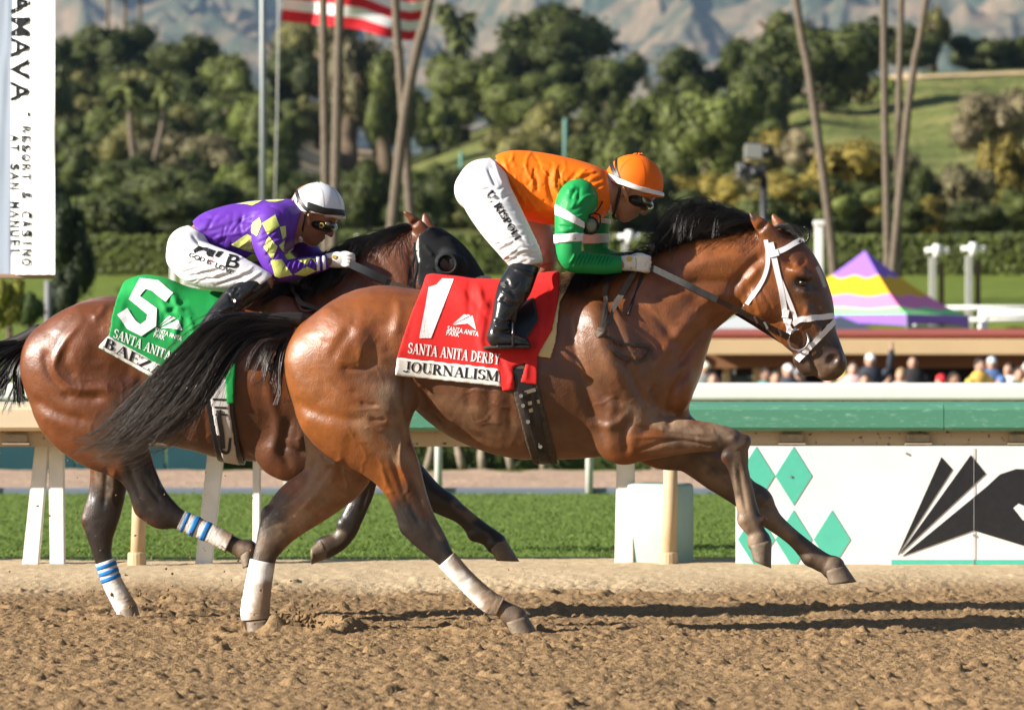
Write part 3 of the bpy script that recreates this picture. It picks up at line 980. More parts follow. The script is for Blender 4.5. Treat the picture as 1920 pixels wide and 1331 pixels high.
CROWNS = [crown_mesh(100 + i, flat=[.8, .7, .9, .75, 1.0, .85, .7, .9][i]) for i in range(8)]
for c_ in CROWNS: c_.materials.append(M_leaf); c_.polygons.foreach_set('use_smooth', np.ones(len(c_.polygons), bool))
def trunk_mesh(seed):
    g = np.random.default_rng(seed)
    mb = MB()
    p = np.array([[0, 0, -.02], [.02, 0, .25], [g.normal(0, .05), g.normal(0, .05), .5], [g.normal(0, .08), g.normal(0, .08), .8]])
    mb.tube(catmull(p, 3), np.linspace(.075, .04, 10), 8)
    for k in range(4):
        a = g.uniform(0, 2 * PI); q = np.array([p[2], p[2] + [.12 * math.cos(a), .12 * math.sin(a), .15], p[2] + [.33 * math.cos(a), .33 * math.sin(a), .32]])
        mb.tube(catmull(q, 3), np.linspace(.035, .012, 7), 6)
    me = bpy.data.meshes.new('trunk'); me.from_pydata(np.concatenate(mb.V).tolist(), [], mb.F); me.materials.append(M_bark)
    me.polygons.foreach_set('use_smooth', np.ones(len(me.polygons), bool))
    return me
TRUNKS = [trunk_mesh(50 + i) for i in range(4)]

HUES = {'D': ((.053, .066, .016), 'dark green'), 'M': ((.094, .112, .026), 'mid green'), 'O': ((.140, .132, .040), 'olive green'), 'G': ((.13, .115, .056), 'grey olive'),
        'Y': ((.200, .158, .030), 'yellowing'), 'L': ((.15, .185, .037), 'light green'), 'B': ((.20, .165, .09), 'pale brownish')}
ZONES = [(190, 'beside the banner'), (335, 'around the shaggy palms'), (480, 'left of the flagpole'), (590, 'right of the flagpole'), (700, 'behind two straight trunks'), (850, 'behind the crossing trunks'),
         (1000, "above the orange jockey's hips"), (1130, "above the orange jockey's shoulders"), (1270, 'above the orange helmet'), (1450, 'near the remote camera'), (1630, 'behind the lone leaning trunk'), (1770, 'behind three close trunks'), (9999, "at the photo's right edge")]
_used = {}
FILL = []
def tree(cx, cy, rx, ry, hue, d, fill=False, seed=None):
    c = P(cx, cy, d); s_ = d / F
    i = len(_used) if seed is None else seed
    gz = float(terrain_z(c[0], d))
    root = empty('oak_tree', (c[0], d, gz))
    row = 'on the crest' if d > 270 else 'mid slope' if d > 185 else 'at hill foot'
    shape = 'tall' if ry > rx * 1.1 else 'low spreading' if ry < rx * .75 else 'rounded'
    where = [z for l, z in ZONES if cx < l][0]
    if fill:
        lab = f'{HUES[hue][1]} tree in wood {row} {where}'; FILL.append((lab, cx, root))
    else:
        lab = f'{shape} {HUES[hue][1]} tree {row} {where}'
        if lab in _used:
            first = _used[lab]
            dx, dy = cx - first[0], cy - first[1]
            opts = [('lower' if dy > 0 else 'higher'), ('further right' if dx > 0 else 'further left')]
            if abs(dx) > abs(dy): opts = opts[::-1]
            for sfx in (opts[0], opts[1], opts[0] + ' and ' + opts[1], 'the farthest ' + (opts[0] + ' ' + opts[1]).split('further ')[1].split()[0], ('wider' if rx > 60 else 'smaller') + ' ' + opts[0]):
                if lab + ', ' + sfx not in _used: lab = lab + ', ' + sfx; break
    _used[lab if not fill else (lab, i)] = (cx, cy)
    tag(root, lab, 'tree', 'bushy trees of the close wood' if fill else 'trees on the hillside')
    o = bpy.data.objects.new('crown', CROWNS[i % 8]); COL.objects.link(o)
    o.parent = root; o.location = (0, 0, c[2] - gz); o.scale = (rx * s_ * 1.32, rx * s_ * 1.2, ry * s_ * 1.32)
    o.rotation_euler = (0, 0, (i * 2.39) % 6.28)
    o.color = (*[v * (.85 + .3 * ((i * 37) % 11) / 10) for v in HUES[hue][0]], 1)
    t = bpy.data.objects.new('trunk', TRUNKS[i % 4]); COL.objects.link(t)
    t.parent = root
    hgt = max(c[2] - gz, .5) / .62
    t.scale = (min(hgt, 9), min(hgt, 9), hgt); t.rotation_euler = (0, 0, i * 1.7)
    return root
TREES = [(760, 222, 58, 48, 'M', 288), (705, 240, 50, 42, 'D', 284), (822, 240, 52, 46, 'M', 284), (595, 232, 46, 44, 'O', 284), (260, 118, 80, 62, 'D', 300), (178, 118, 62, 58, 'D', 298), (350, 122, 78, 55, 'D', 296), (425, 168, 58, 55, 'M', 288), (140, 190, 50, 48, 'O', 268), (240, 190, 72, 58, 'D', 272), (335, 215, 88, 72, 'D', 268), (430, 245, 58, 58, 'D', 258), (120, 130, 40, 50, 'D', 285),
         (195, 262, 58, 48, 'M', 235), (300, 300, 75, 52, 'G', 210), (392, 312, 62, 50, 'G', 205), (140, 345, 62, 62, 'D', 175), (238, 372, 92, 60, 'D', 160), (335, 372, 82, 55, 'D', 156), (430, 305, 50, 50, 'M', 215), (415, 398, 82, 48, 'D', 142), (135, 262, 45, 48, 'O', 240), (462, 232, 42, 52, 'L', 240),
         (500, 262, 46, 60, 'M', 232), (505, 352, 52, 62, 'M', 170), (540, 165, 58, 66, 'D', 290), (565, 120, 50, 85, 'O', 296), (655, 150, 60, 105, 'G', 262), (725, 190, 52, 82, 'M', 262), (690, 372, 48, 58, 'D', 146), (605, 385, 62, 55, 'D', 150), (555, 395, 42, 45, 'D', 144),
         (815, 352, 48, 40, 'M', 168), (835, 388, 72, 58, 'D', 150), (872, 178, 72, 70, 'M', 290), (960, 200, 72, 58, 'M', 286), (945, 145, 52, 48, 'D', 296), (1040, 85, 105, 62, 'D', 300), (1140, 160, 58, 62, 'D', 294), (1060, 140, 80, 52, 'D', 296), (1015, 205, 90, 58, 'M', 284),
         (890, 362, 58, 34, 'M', 165), (985, 305, 70, 58, 'O', 218), (1062, 270, 82, 62, 'O', 222), (1130, 332, 92, 78, 'M', 190), (1240, 262, 92, 78, 'M', 215), (1330, 250, 82, 100, 'M', 205), (1285, 165, 72, 62, 'D', 288), (1250, 400, 72, 60, 'D', 148), (990, 385, 80, 55, 'D', 152), (1090, 400, 72, 52, 'D', 146), (920, 400, 60, 45, 'D', 146),
         (1385, 145, 62, 62, 'D', 288), (1432, 190, 50, 55, 'D', 262), (1545, 112, 112, 82, 'D', 272), (1470, 72, 50, 42, 'M', 302), (1712, 95, 55, 42, 'D', 304), (1752, 68, 26, 46, 'O', 306), (1850, 108, 62, 36, 'D', 308), (1918, 112, 50, 34, 'D', 308), (1645, 172, 30, 24, 'L', 285), (1615, 175, 30, 26, 'O', 280),
         (1298, 372, 60, 52, 'Y', 150), (1372, 388, 52, 46, 'Y', 144), (1478, 382, 92, 52, 'Y', 140), (1590, 332, 92, 58, 'Y', 152), (1618, 392, 82, 50, 'M', 142), (1722, 372, 62, 46, 'D', 146), (1790, 378, 62, 58, 'G', 148), (1882, 332, 62, 62, 'Y', 152), (1872, 225, 72, 62, 'B', 215), (1500, 285, 42, 36, 'B', 215), (1905, 400, 50, 40, 'M', 142), (1680, 330, 60, 40, 'G', 165), (1550, 400, 60, 42, 'M', 139),
         (1190, 400, 60, 48, 'D', 144), (770, 405, 50, 45, 'D', 142), (1430, 410, 60, 36, 'M', 138), (1330, 412, 60, 36, 'M', 138), (1700, 412, 55, 30, 'D', 137), (1830, 412, 60, 30, 'D', 137), (90, 250, 60, 120, 'D', 240), (20, 200, 80, 150, 'D', 260), (60, 380, 80, 60, 'D', 150), (300, 415, 80, 40, 'D', 138), (190, 415, 70, 40, 'D', 138),
         (-120, 220, 110, 120, 'D', 250), (-200, 350, 120, 90, 'D', 170), (2030, 330, 90, 80, 'Y', 160), (2080, 160, 110, 60, 'D', 290)]
for a in TREES: tree(*a)

def hedge(name, label, x0, x1, y0, y1, zfun, h, n, size, color, cat='hedge', core=True):
    """clipped hedge: a solid uneven body covered in small leaves"""
    g = np.random.default_rng(int(abs(x0 * 7) + y0))
    root = empty(name, ((x0 + x1) / 2, (y0 + y1) / 2, float(zfun((x0 + x1) / 2, y0))))
    tag(root, label, cat)
    nx = 200
    xs_ = np.linspace(x0, x1, nx)
    prof = [(y0, 0), (y0 - .03, .5), (y0 + .02, .93), (y0 + .12, 1), (y1 - .12, 1), (y1, .93), (y1, 0)]
    V = []
    for (yy, t) in prof:
        zb = zfun(xs_, np.full(nx, yy))
        jj = .04 * fbm(np.stack([xs_ * 2, np.full(nx, yy * 3 + t * 5), np.full(nx, t * 4)], -1), 3, 5)
        V.append(np.stack([xs_, yy + jj, zb + t * h * (1 + .05 * fbm(np.stack([xs_ * .8, 0 * xs_, 0 * xs_], -1), 3, 6))], -1))
    V = np.concatenate(V)
    Fc = np.array([(k * nx + i, k * nx + i + 1, (k + 1) * nx + i + 1, (k + 1) * nx + i) for k in range(len(prof) - 1) for i in range(nx - 1)])
    o = link('foliage_body', mesh_np('foliage_body', V, Fc), root, M_leaf, True); o.color = (*color, 1)
    u = g.random(n); X_ = g.uniform(x0, x1, n)
    top = u < .3
    yy = np.where(top, g.uniform(y0, y1, n), y0 - g.uniform(0, .05, n)); t = np.where(top, 1.0 + g.uniform(0, .05, n), g.random(n))
    C = np.stack([X_, yy, zfun(X_, np.full(n, y0)) + t * h], -1)
    Nn = np.where(top[:, None], np.array([0, -.2, 1.]), np.array([0, -1., .3]))
    v, q = leaf_quads(C, Nn, g.uniform(.6, 1.2, n) * size, g)
    o = link('leaves', mesh_np('leaves', v, q), root, M_leaf); o.color = (*color, 1); o['kind'] = 'stuff'
    return root
hedge('clipped_hedge', 'long clipped green hedge along the far bank', -21, 21, 112, 115, lambda x, y: terrain_z(x, y * 0 + 112), .99, 9000, .09, (.085, .105, .022))
hedge('low_hedge', 'low dark hedge beyond the training track', xx(395, 50), 16, 50, 51.2, lambda x, y: 0 * x, .86, 7000, .035, (.040, .060, .013))
g_ = np.random.default_rng(4)
M_trunk2 = mat('pale_trunk', (.24, .20, .15), .9, .1, noise=.3, nscale=9)
low = [o for o in bpy.data.objects if o.name.startswith('low_hedge')][0]
for px in (770, 800, 868, 905, 960, 1020, 1230):
    mb = MB(); x = xx(px, 49.9)
    mb.tube(catmull([(x, 49.88, 0), (x + g_.normal(0, .04), 49.86, .3), (x + g_.normal(0, .09), 49.9, .62)], 3), np.linspace(.05, .03, 7), 7); mb.build('stem', M_trunk2, low, True)
M_tealb = mat('dark_teal_barrier', (.012, .060, .075), .6, .3, noise=.1, nscale=4)
bar = empty('track_barrier', (xx(100, 49.8), 49.8, 0)); tag(bar, 'dark teal barrier boards beyond the training track', 'barrier')
for k in range(8):
    x0 = xx(-700, 49.8) + k * 1.0; 
    if x0 + .98 > xx(395, 49.8): x1 = xx(395, 49.8)
    else: x1 = x0 + .985
    if x1 - x0 > .1:
        mb = MB(); mb.box(((x0 + x1) / 2, 49.8, .42), (x1 - x0, .05, .86), bev=.01); mb.build('panel', M_tealb, bar)
# mountains
def mountain(x, d):
    r = 0
    for k, (fx, a) in enumerate(((1 / 420., 1.0), (1 / 170., .62), (1 / 75., .36), (1 / 34., .20), (1 / 16., .08))):
        w = 60 * vnoise(np.stack([x * .004, d * .004, 0 * x + k], -1), 9)
        r = r + a * (1 - np.abs(vnoise(np.stack([(x + w + (d - 3500) * .18) * fx, d * fx * .45, 0 * x + 3.3 * k], -1), 40 + k))) 
    base = np.interp(d, [2300, 2900, 3600, 4600, 5600], [0, 60, 190, 420, 560])
    return base * (.34 + .40 * r) - 20
xs = np.concatenate([np.linspace(-1500, -560, 60), np.linspace(-550, 550, 430), np.linspace(560, 1500, 60)]); ds = np.linspace(2300, 5600, 380)
X, Y = np.meshgrid(xs, ds, indexing='ij')
M_mount = bpy.data.materials.new('mountain'); M_mount.use_nodes = True
_nt3, _b3, _L3 = nodes_of(M_mount)
_b3.inputs['Roughness'].default_value = .95; _b3.inputs['Specular IOR Level'].default_value = .05
_tc = _nt3.nodes.new('ShaderNodeTexCoord'); _n = _nt3.nodes.new('ShaderNodeTexNoise'); _n.inputs['Scale'].default_value = .012; _n.inputs['Detail'].default_value = 9; _n.inputs['Roughness'].default_value = .72
_r = _nt3.nodes.new('ShaderNodeValToRGB'); _r.color_ramp.elements[0].position = .43; _r.color_ramp.elements[0].color = (.050, .066, .045, 1); _r.color_ramp.elements[1].position = .61; _r.color_ramp.elements[1].color = (.215, .155, .10, 1)
_L3(_tc.outputs['Object'], _n.inputs['Vector']); _L3(_n.outputs['Fac'], _r.inputs[0]); _L3(_r.outputs[0], _b3.inputs['Base Color'])
tag(link('mountain', grid_mesh('mountain', xs, ds, mountain(X, Y)), None, M_mount, True), 'hazy dry mountain range', kind='structure')
# the air
mb = MB(); mb.box((0, 2850, 345), (3400, 5800, 700))
hz = mb.build('haze', None or [], None)
M_haze = bpy.data.materials.new('haze'); M_haze.use_nodes = True
_h = M_haze.node_tree; _h.nodes.clear()
_v = _h.nodes.new('ShaderNodeVolumePrincipled'); _v.inputs['Color'].default_value = (.48, .70, 1.0, 1); _v.inputs['Density'].default_value = .00006; _v.inputs['Anisotropy'].default_value = .2
_o = _h.nodes.new('ShaderNodeOutputMaterial'); _h.links.new(_v.outputs[0], _o.inputs['Volume'])
hz.data.materials.append(M_haze); tag(hz, 'pale blue air haze', kind='stuff')
# ------------------------------------------------------------------ horses
def coat_material(name, rough, spec, attr='col'):
    m = mat(name, attr=attr, rough=rough, spec=spec, noise=.26, nscale=13)
    nt = m.node_tree
    b = nt.nodes['Principled BSDF']
    tc = nt.nodes.new('ShaderNodeTexCoord')
    mp = nt.nodes.new('ShaderNodeMapping'); mp.inputs['Scale'].default_value = (120, 160, 45); mp.inputs['Rotation'].default_value = (0, R(35), 0)
    n = nt.nodes.new('ShaderNodeTexNoise'); n.inputs['Scale'].default_value = 2.2; n.inputs['Detail'].default_value = 4
    n2 = nt.nodes.new('ShaderNodeTexNoise'); n2.inputs['Scale'].default_value = 17; n2.inputs['Detail'].default_value = 3
    ad = nt.nodes.new('ShaderNodeMath'); ad.operation = 'MULTIPLY_ADD'; ad.inputs[1].default_value = 2.2
    bp = nt.nodes.new('ShaderNodeBump'); bp.inputs['Strength'].default_value = .5; bp.inputs['Distance'].default_value = .0035
    L = nt.links.new
    L(tc.outputs['Object'], mp.inputs[0]); L(mp.outputs[0], n.inputs['Vector']); L(tc.outputs['Object'], n2.inputs['Vector'])
    L(n2.outputs['Fac'], ad.inputs[0]); L(n.outputs['Fac'], ad.inputs[2]); L(ad.outputs[0], bp.inputs['Height']); L(bp.outputs[0], b.inputs['Normal'])
    b.inputs['Coat Weight'].default_value = .16; b.inputs['Coat Roughness'].default_value = .22
    # dusty hair is duller than clean hair
    rr = nt.nodes.new('ShaderNodeAttribute'); rr.attribute_name = 'dust'
    mr = nt.nodes.new('ShaderNodeMapRange'); mr.inputs['To Min'].default_value = rough; mr.inputs['To Max'].default_value = .85
    L(rr.outputs['Fac'], mr.inputs['Value']); L(mr.outputs[0], b.inputs['Roughness'])
    return m

M_hoof = mat('hoof', (.17, .125, .085), .55, .4, noise=.35, nscale=30, bump=.4, bscale=90)
M_eye = mat('eye', (.012, .006, .004), .05, .8)
M_hair = mat('black_hair', (.012, .010, .009), .38, .5, noise=.4, nscale=30)
M_tailhair = mat('tail_hair', (.022, .018, .016), .42, .5, noise=.5, nscale=22)
def toned(m, root, tip):
    nt = m.node_tree; b = nt.nodes['Principled BSDF']
    at = nt.nodes.new('ShaderNodeAttribute'); at.attribute_name = 'tone'
    r = nt.nodes.new('ShaderNodeValToRGB'); r.color_ramp.elements[0].position = .35; r.color_ramp.elements[0].color = (*root, 1); r.color_ramp.elements[1].color = (*tip, 1)
    nt.links.new(at.outputs['Fac'], r.inputs[0]); nt.links.new(r.outputs[0], b.inputs['Base Color'])
toned(M_tailhair, (.014, .011, .010), (.115, .088, .068)); toned(M_hair, (.009, .0075, .007), (.030, .024, .020))
M_bandage = mat('bandage', attr='col', rough=.9, spec=.15, noise=.10, nscale=40, bump=.5, bscale=150)
M_blue = mat('blue_tape', (.02, .19, .55), .6, .3, noise=.08, nscale=60)

DUST = np.array([.30, .195, .115])

def paint(px, py, Y, col, dust, L, seed):
    """lay colour and dust over the coat: (polyline px, radius px, colour or 'dust', strength, side) side -1 near, 1 far, 0 both, split given"""
    nz = fbm(np.column_stack([px / 22., py / 22., Y * 12]), 4, seed)
    for it in L:
        pl, rad, c, stg = it[0], it[1], it[2], it[3]
        side, split = (it[4], it[5]) if len(it) > 5 else (0, 0)
        pl = np.asarray(pl, float)
        lo, hi = pl.min(0) - rad * 1.5, pl.max(0) + rad * 1.5
        m = (px > lo[0]) & (px < hi[0]) & (py > lo[1]) & (py < hi[1])
        if side < 0: m &= Y < split
        if side > 0: m &= Y >= split
        m = np.nonzero(m)[0]
        if not len(m): continue
        if len(pl) == 1: d = np.hypot(px[m] - pl[0, 0], py[m] - pl[0, 1])
        else: d, _ = polydist(px[m], py[m], pl)
        w = stg * (1 - sm(.45, 1.15, d / rad + .22 * nz[m]))
        if isinstance(c, str):
            w = w * np.clip(.75 + 1.1 * nz[m], 0, 1)
            col[m] += (DUST - col[m]) * w[:, None]
            dust[m] = np.maximum(dust[m], w)
        else:
            col[m] += (np.array(c) - col[m]) * w[:, None]

def hoof_mesh(S, d0, yo, A, B, C, D, hw):
    a, b, c, d = (P(q[0], q[1], d0 + yo) for q in (A, B, C, D))
    n = 22
    V = []; m = 7
    for i in range(m):
        t = i / (m - 1)
        f, h = a + (c - a) * t, b + (d - b) * t
        ce, ax = (f + h) / 2, (f - h) / 2
        w = hw * (.90 + .30 * t) * 1
        k = .98 if i == 0 else 1.0
        for j in range(n):
            th = 2 * PI * j / n
            x, y = math.cos(th), math.sin(th)
            if x < -.6: x = -.6 - (abs(x) - .6) * .55 + .25 * (abs(y) < .35) * t
            V.append(ce + ax * x * k + np.array([0, 1, 0]) * y * w)
    Fc = [(i * n + j, i * n + (j + 1) % n, (i + 1) * n + (j + 1) % n, (i + 1) * n + j) for i in range(m - 1) for j in range(n)]
    V.append(((c + d) / 2) + ((a + b) / 2 - (c + d) / 2) * .22)
    q = len(V) - 1
    Fc += [((m - 1) * n + j, (m - 1) * n + (j + 1) % n, q) for j in range(n)]
    V.append((a + b) / 2); q = len(V) - 1
    Fc += [((j + 1) % n, j, q) for j in range(n)]
    S.add(V, Fc)

def build_horse(sp):
    d0 = sp['d']
    k = F / d0
    lo = P(sp['box'][0], sp['box'][3], d0) - np.array([0, .42, 0])
    hi = P(sp['box'][2], sp['box'][1], d0) + np.array([0, .42, 0])
    S = Sculpt(lo, hi, sp.get('h', .0062))
    balls(S, d0, sp['torso'], .05)
    for L in sp['masses']:
        px, py, a, b, w, ang, yo, kk = L
        S.ell(P(px, py, d0 + yo), a / k, b / k, w, ang, kk)
    limb(S, d0, sp['neck'], .07)
    for L in sp['legs']:
        limb(S, d0, L[0], L[1])
    limb(S, d0, sp['head'], .03)
    for L in sp['bumps']:
        px, py, a, b, w, ang, yo, kk = L
        S.ell(P(px, py, d0 + yo), a / k, b / k, w, ang, kk)
    for L in sp['ears']:
        balls(S, d0, L, .012)
    for L in sp.get('cuts', []):
        px, py, a, b, w, ang, yo, kk = L
        S.ell(P(px, py, d0 + yo), a / k, b / k, w, ang, kk, 'cut')
    V, Q = S.mesh(2)
    rv = np.random.default_rng(sp['seed'] + 60)
    veins = []
    for (x0, y0, x1, y1, ang, n_) in sp['veins']:
        for _ in range(n_):
            x, y, a = rv.uniform(x0, x1), rv.uniform(y0, y1), R(ang + rv.normal(0, 22)); q = [(x, y)]
            for _k in range(rv.integers(4, 8)):
                a += rv.normal(0, .42); x += 11 * math.cos(a); y += 11 * math.sin(a); q.append((x, y))
            veins.append((q, 3.0, rv.uniform(1.5, 2.6)))
    V = strokes(V, Q, [(q[0], q[1] * .9, q[2] * 1.45) for q in sp['strokes']])
    V = strokes(V, Q, veins)
    N = vnormals(V, Q)
    V = V + N * (.0011 * fbm(V * np.array([26, 18, 18]), 3, sp['seed'] + 9) + .0035 * fbm(V * np.array([7, 6, 6]), 2, sp['seed'] + 10))[:, None]
    V = laplace(V, Q, .25)
    N = vnormals(V, Q)
    px, py = topx(V)
    col = np.tile(np.array(sp['coat']), (len(V), 1)).astype(float)
    v = fbm(V * 4.5, 3, sp['seed'])
    col *= (1 + .30 * v)[:, None]
    dust = np.clip(.12 + .2 * fbm(V * 7, 3, sp['seed'] + 5), 0, 1)
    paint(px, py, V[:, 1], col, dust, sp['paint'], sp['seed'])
    root = empty('horse', (P(sp['base'][0], sp['base'][1], d0)[0], d0, 0))
    tag(root, sp['label'], 'horse', 'racehorses galloping side by side')
    me = mesh_np('body', V, Q)
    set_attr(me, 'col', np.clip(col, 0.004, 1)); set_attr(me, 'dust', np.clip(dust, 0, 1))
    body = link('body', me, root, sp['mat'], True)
    for (yo, A, B, C, D, hw) in sp['hooves']:
        mb = MB(); hoof_mesh(mb, d0, yo, A, B, C, D, hw)
        mb.build('hoof', M_hoof, root, True)
    return root, S, V, Q

def bandage(root, d0, st, seed, stripes=None, dirt=0.):
    """leg wrap following the cannon; stripes: fractions along it where blue tape goes round"""
    C, r, w = [], [], []
    for (a, b, hw, yo) in st:
        A, B = P(a[0], a[1], d0 + yo), P(b[0], b[1], d0 + yo)
        C.append((A + B) / 2); r.append(np.linalg.norm(A - B) / 2 + .004); w.append(hw + .006)
    pts = catmull(np.column_stack([C, r, w]), 16)
    m, n = len(pts), 28
    ax = np.gradient(pts[:, :3], axis=0); ax /= np.linalg.norm(ax, axis=1)[:, None]
    b = np.cross(ax, [0, 1, 0]); b /= np.linalg.norm(b, axis=1)[:, None]
    th = np.linspace(0, 2 * PI, n, endpoint=False)
    def ring(i0, i1, grow, name, mt, parent, colr=None, closed=True):
        q = pts[i0:i1]; bb = b[i0:i1]; mm = len(q)
        u = np.arange(i0, i1)[:, None] + th[None, :] / (2 * PI) * 2.0
        rg = .0042 * (u % 2.0) / 2.0 + .0022 * fbm(np.stack([u * .9, np.cos(th)[None, :] * 2 + 0 * u, np.sin(th)[None, :] * 2 + 0 * u], -1), 3, seed)
        rr, ww = q[:, 3:4] + grow + rg, q[:, 4:5] + grow + rg
        V = q[:, None, :3] + np.cos(th)[None, :, None] * rr[..., None] * bb[:, None, :] + np.sin(th)[None, :, None] * ww[..., None] * np.array([0, 1, 0])
        V = V.reshape(-1, 3)
        Fc = [(i * n + j, i * n + (j + 1) % n, (i + 1) * n + (j + 1) % n, (i + 1) * n + j) for i in range(mm - 1) for j in range(n)]
        caps = [tuple(range(n))[::-1], tuple((mm - 1) * n + j for j in range(n))]
        me = bpy.data.meshes.new(name); me.from_pydata(V.tolist(), [], Fc + caps)
        if colr is not None:
            t = np.repeat(np.linspace(0, 1, mm), n)
            f = np.tile(np.cos(th), mm)
            nz = fbm(V * 16, 3, seed + 3)
            dd = np.clip(sm(.0, .6, t * .8 - .12 + .6 * nz + .5 * f + dirt), 0, 1)
            set_attr(me, 'col', np.array([.80, .77, .72]) * (1 - dd[:, None] * .92) + DUST * 1.05 * dd[:, None] * .92)
        return link(name, me, parent, mt, True)
    sp_side = -1
    o = ring(0, m, 0, 'leg_bandage', M_bandage, root, True)
    for s in (stripes or []):
        i0 = int(s * (m - 1)); ring(i0, i0 + 4, .0022, 'blue_stripe', M_blue, o)
    return o

BAY = (.200, .058, .0105)
BLK = (.016, .0135, .0125)
DRK = (.060, .028, .014)
M_coat1 = coat_material('bay_coat', .34, .6)
M_coat2 = coat_material('dark_bay_coat', .30, .55)

# ---- nearer horse -------------------------------------------------
D1 = 20.0
leg_nh = [((790, 690), (545, 690), .12, -.13), ((777, 745), (553, 757), .135, -.135), ((768, 795), (606, 808), .12, -.135),
          ((773, 830), (652, 846), .10, -.135), ((788, 878), (696, 880), .075, -.135), ((801, 930), (732, 932), .052, -.135),
          ((818, 972), (749, 986), .045, -.135), ((838, 1008), (787, 1027), .036, -.135), ((850, 1036), (824, 1060), .031, -.135),
          ((888, 1079), (862, 1100), .030, -.135), ((930, 1116), (899, 1136), .033, -.135), ((957, 1131), (931, 1153), .034, -.135), ((988, 1150), (944, 1168), .046, -.135)]
leg_fh = [((700, 745), (558, 755), .11, .12), ((712, 820), (572, 828), .105, .12), ((700, 868), (573, 880), .095, .12), ((662, 915), (558, 912), .075, .12),
          ((606, 962), (512, 938), .052, .12), ((560, 1000), (490, 972), .046, .12), ((528, 1030), (478, 1022), .038, .12), ((515, 1058), (471, 1055), .035, .12),
          ((507, 1100), (461, 1100), .034, .12), ((503, 1138), (454, 1148), .036, .12), ((508, 1166), (458, 1174), .04, .12)]
leg_nf = [((1215, 700), (1075, 770), .10, -.16), ((1225, 765), (1112, 835), .085, -.165), ((1200, 776), (1150, 860), .075, -.165), ((1239, 779), (1205, 857), .068, -.165), ((1302, 788), (1285, 847), .054, -.165),
          ((1350, 796), (1335, 845), .045, -.165), ((1385, 808), (1357, 846), .041, -.165), ((1401, 838), (1355, 862), .038, -.165), ((1404, 878), (1366, 880), .03, -.165),
          ((1413, 921), (1376, 922), .027, -.165), ((1421, 950), (1381, 955), .030, -.165), ((1430, 975), (1388, 984), .033, -.165), ((1437, 996), (1404, 1003), .03, -.165), ((1447, 1010), (1401, 1020), .042, -.165)]
leg_ff = [((1275, 720), (1140, 800), .09, .13), ((1290, 770), (1190, 855), .085, .13), ((1325, 805), (1262, 874), .07, .13), ((1375, 860), (1318, 908), .055, .13), ((1420, 910), (1366, 936), .045, .13), ((1449, 944), (1398, 957), .042, .13),
          ((1468, 972), (1435, 985), .033, .13), ((1501, 1000), (1478, 1021), .029, .13), ((1542, 1032), (1510, 1056), .034, .13), ((1566, 1047), (1535, 1068), .031, .13), ((1583, 1054), (1542, 1074), .044, .13)]
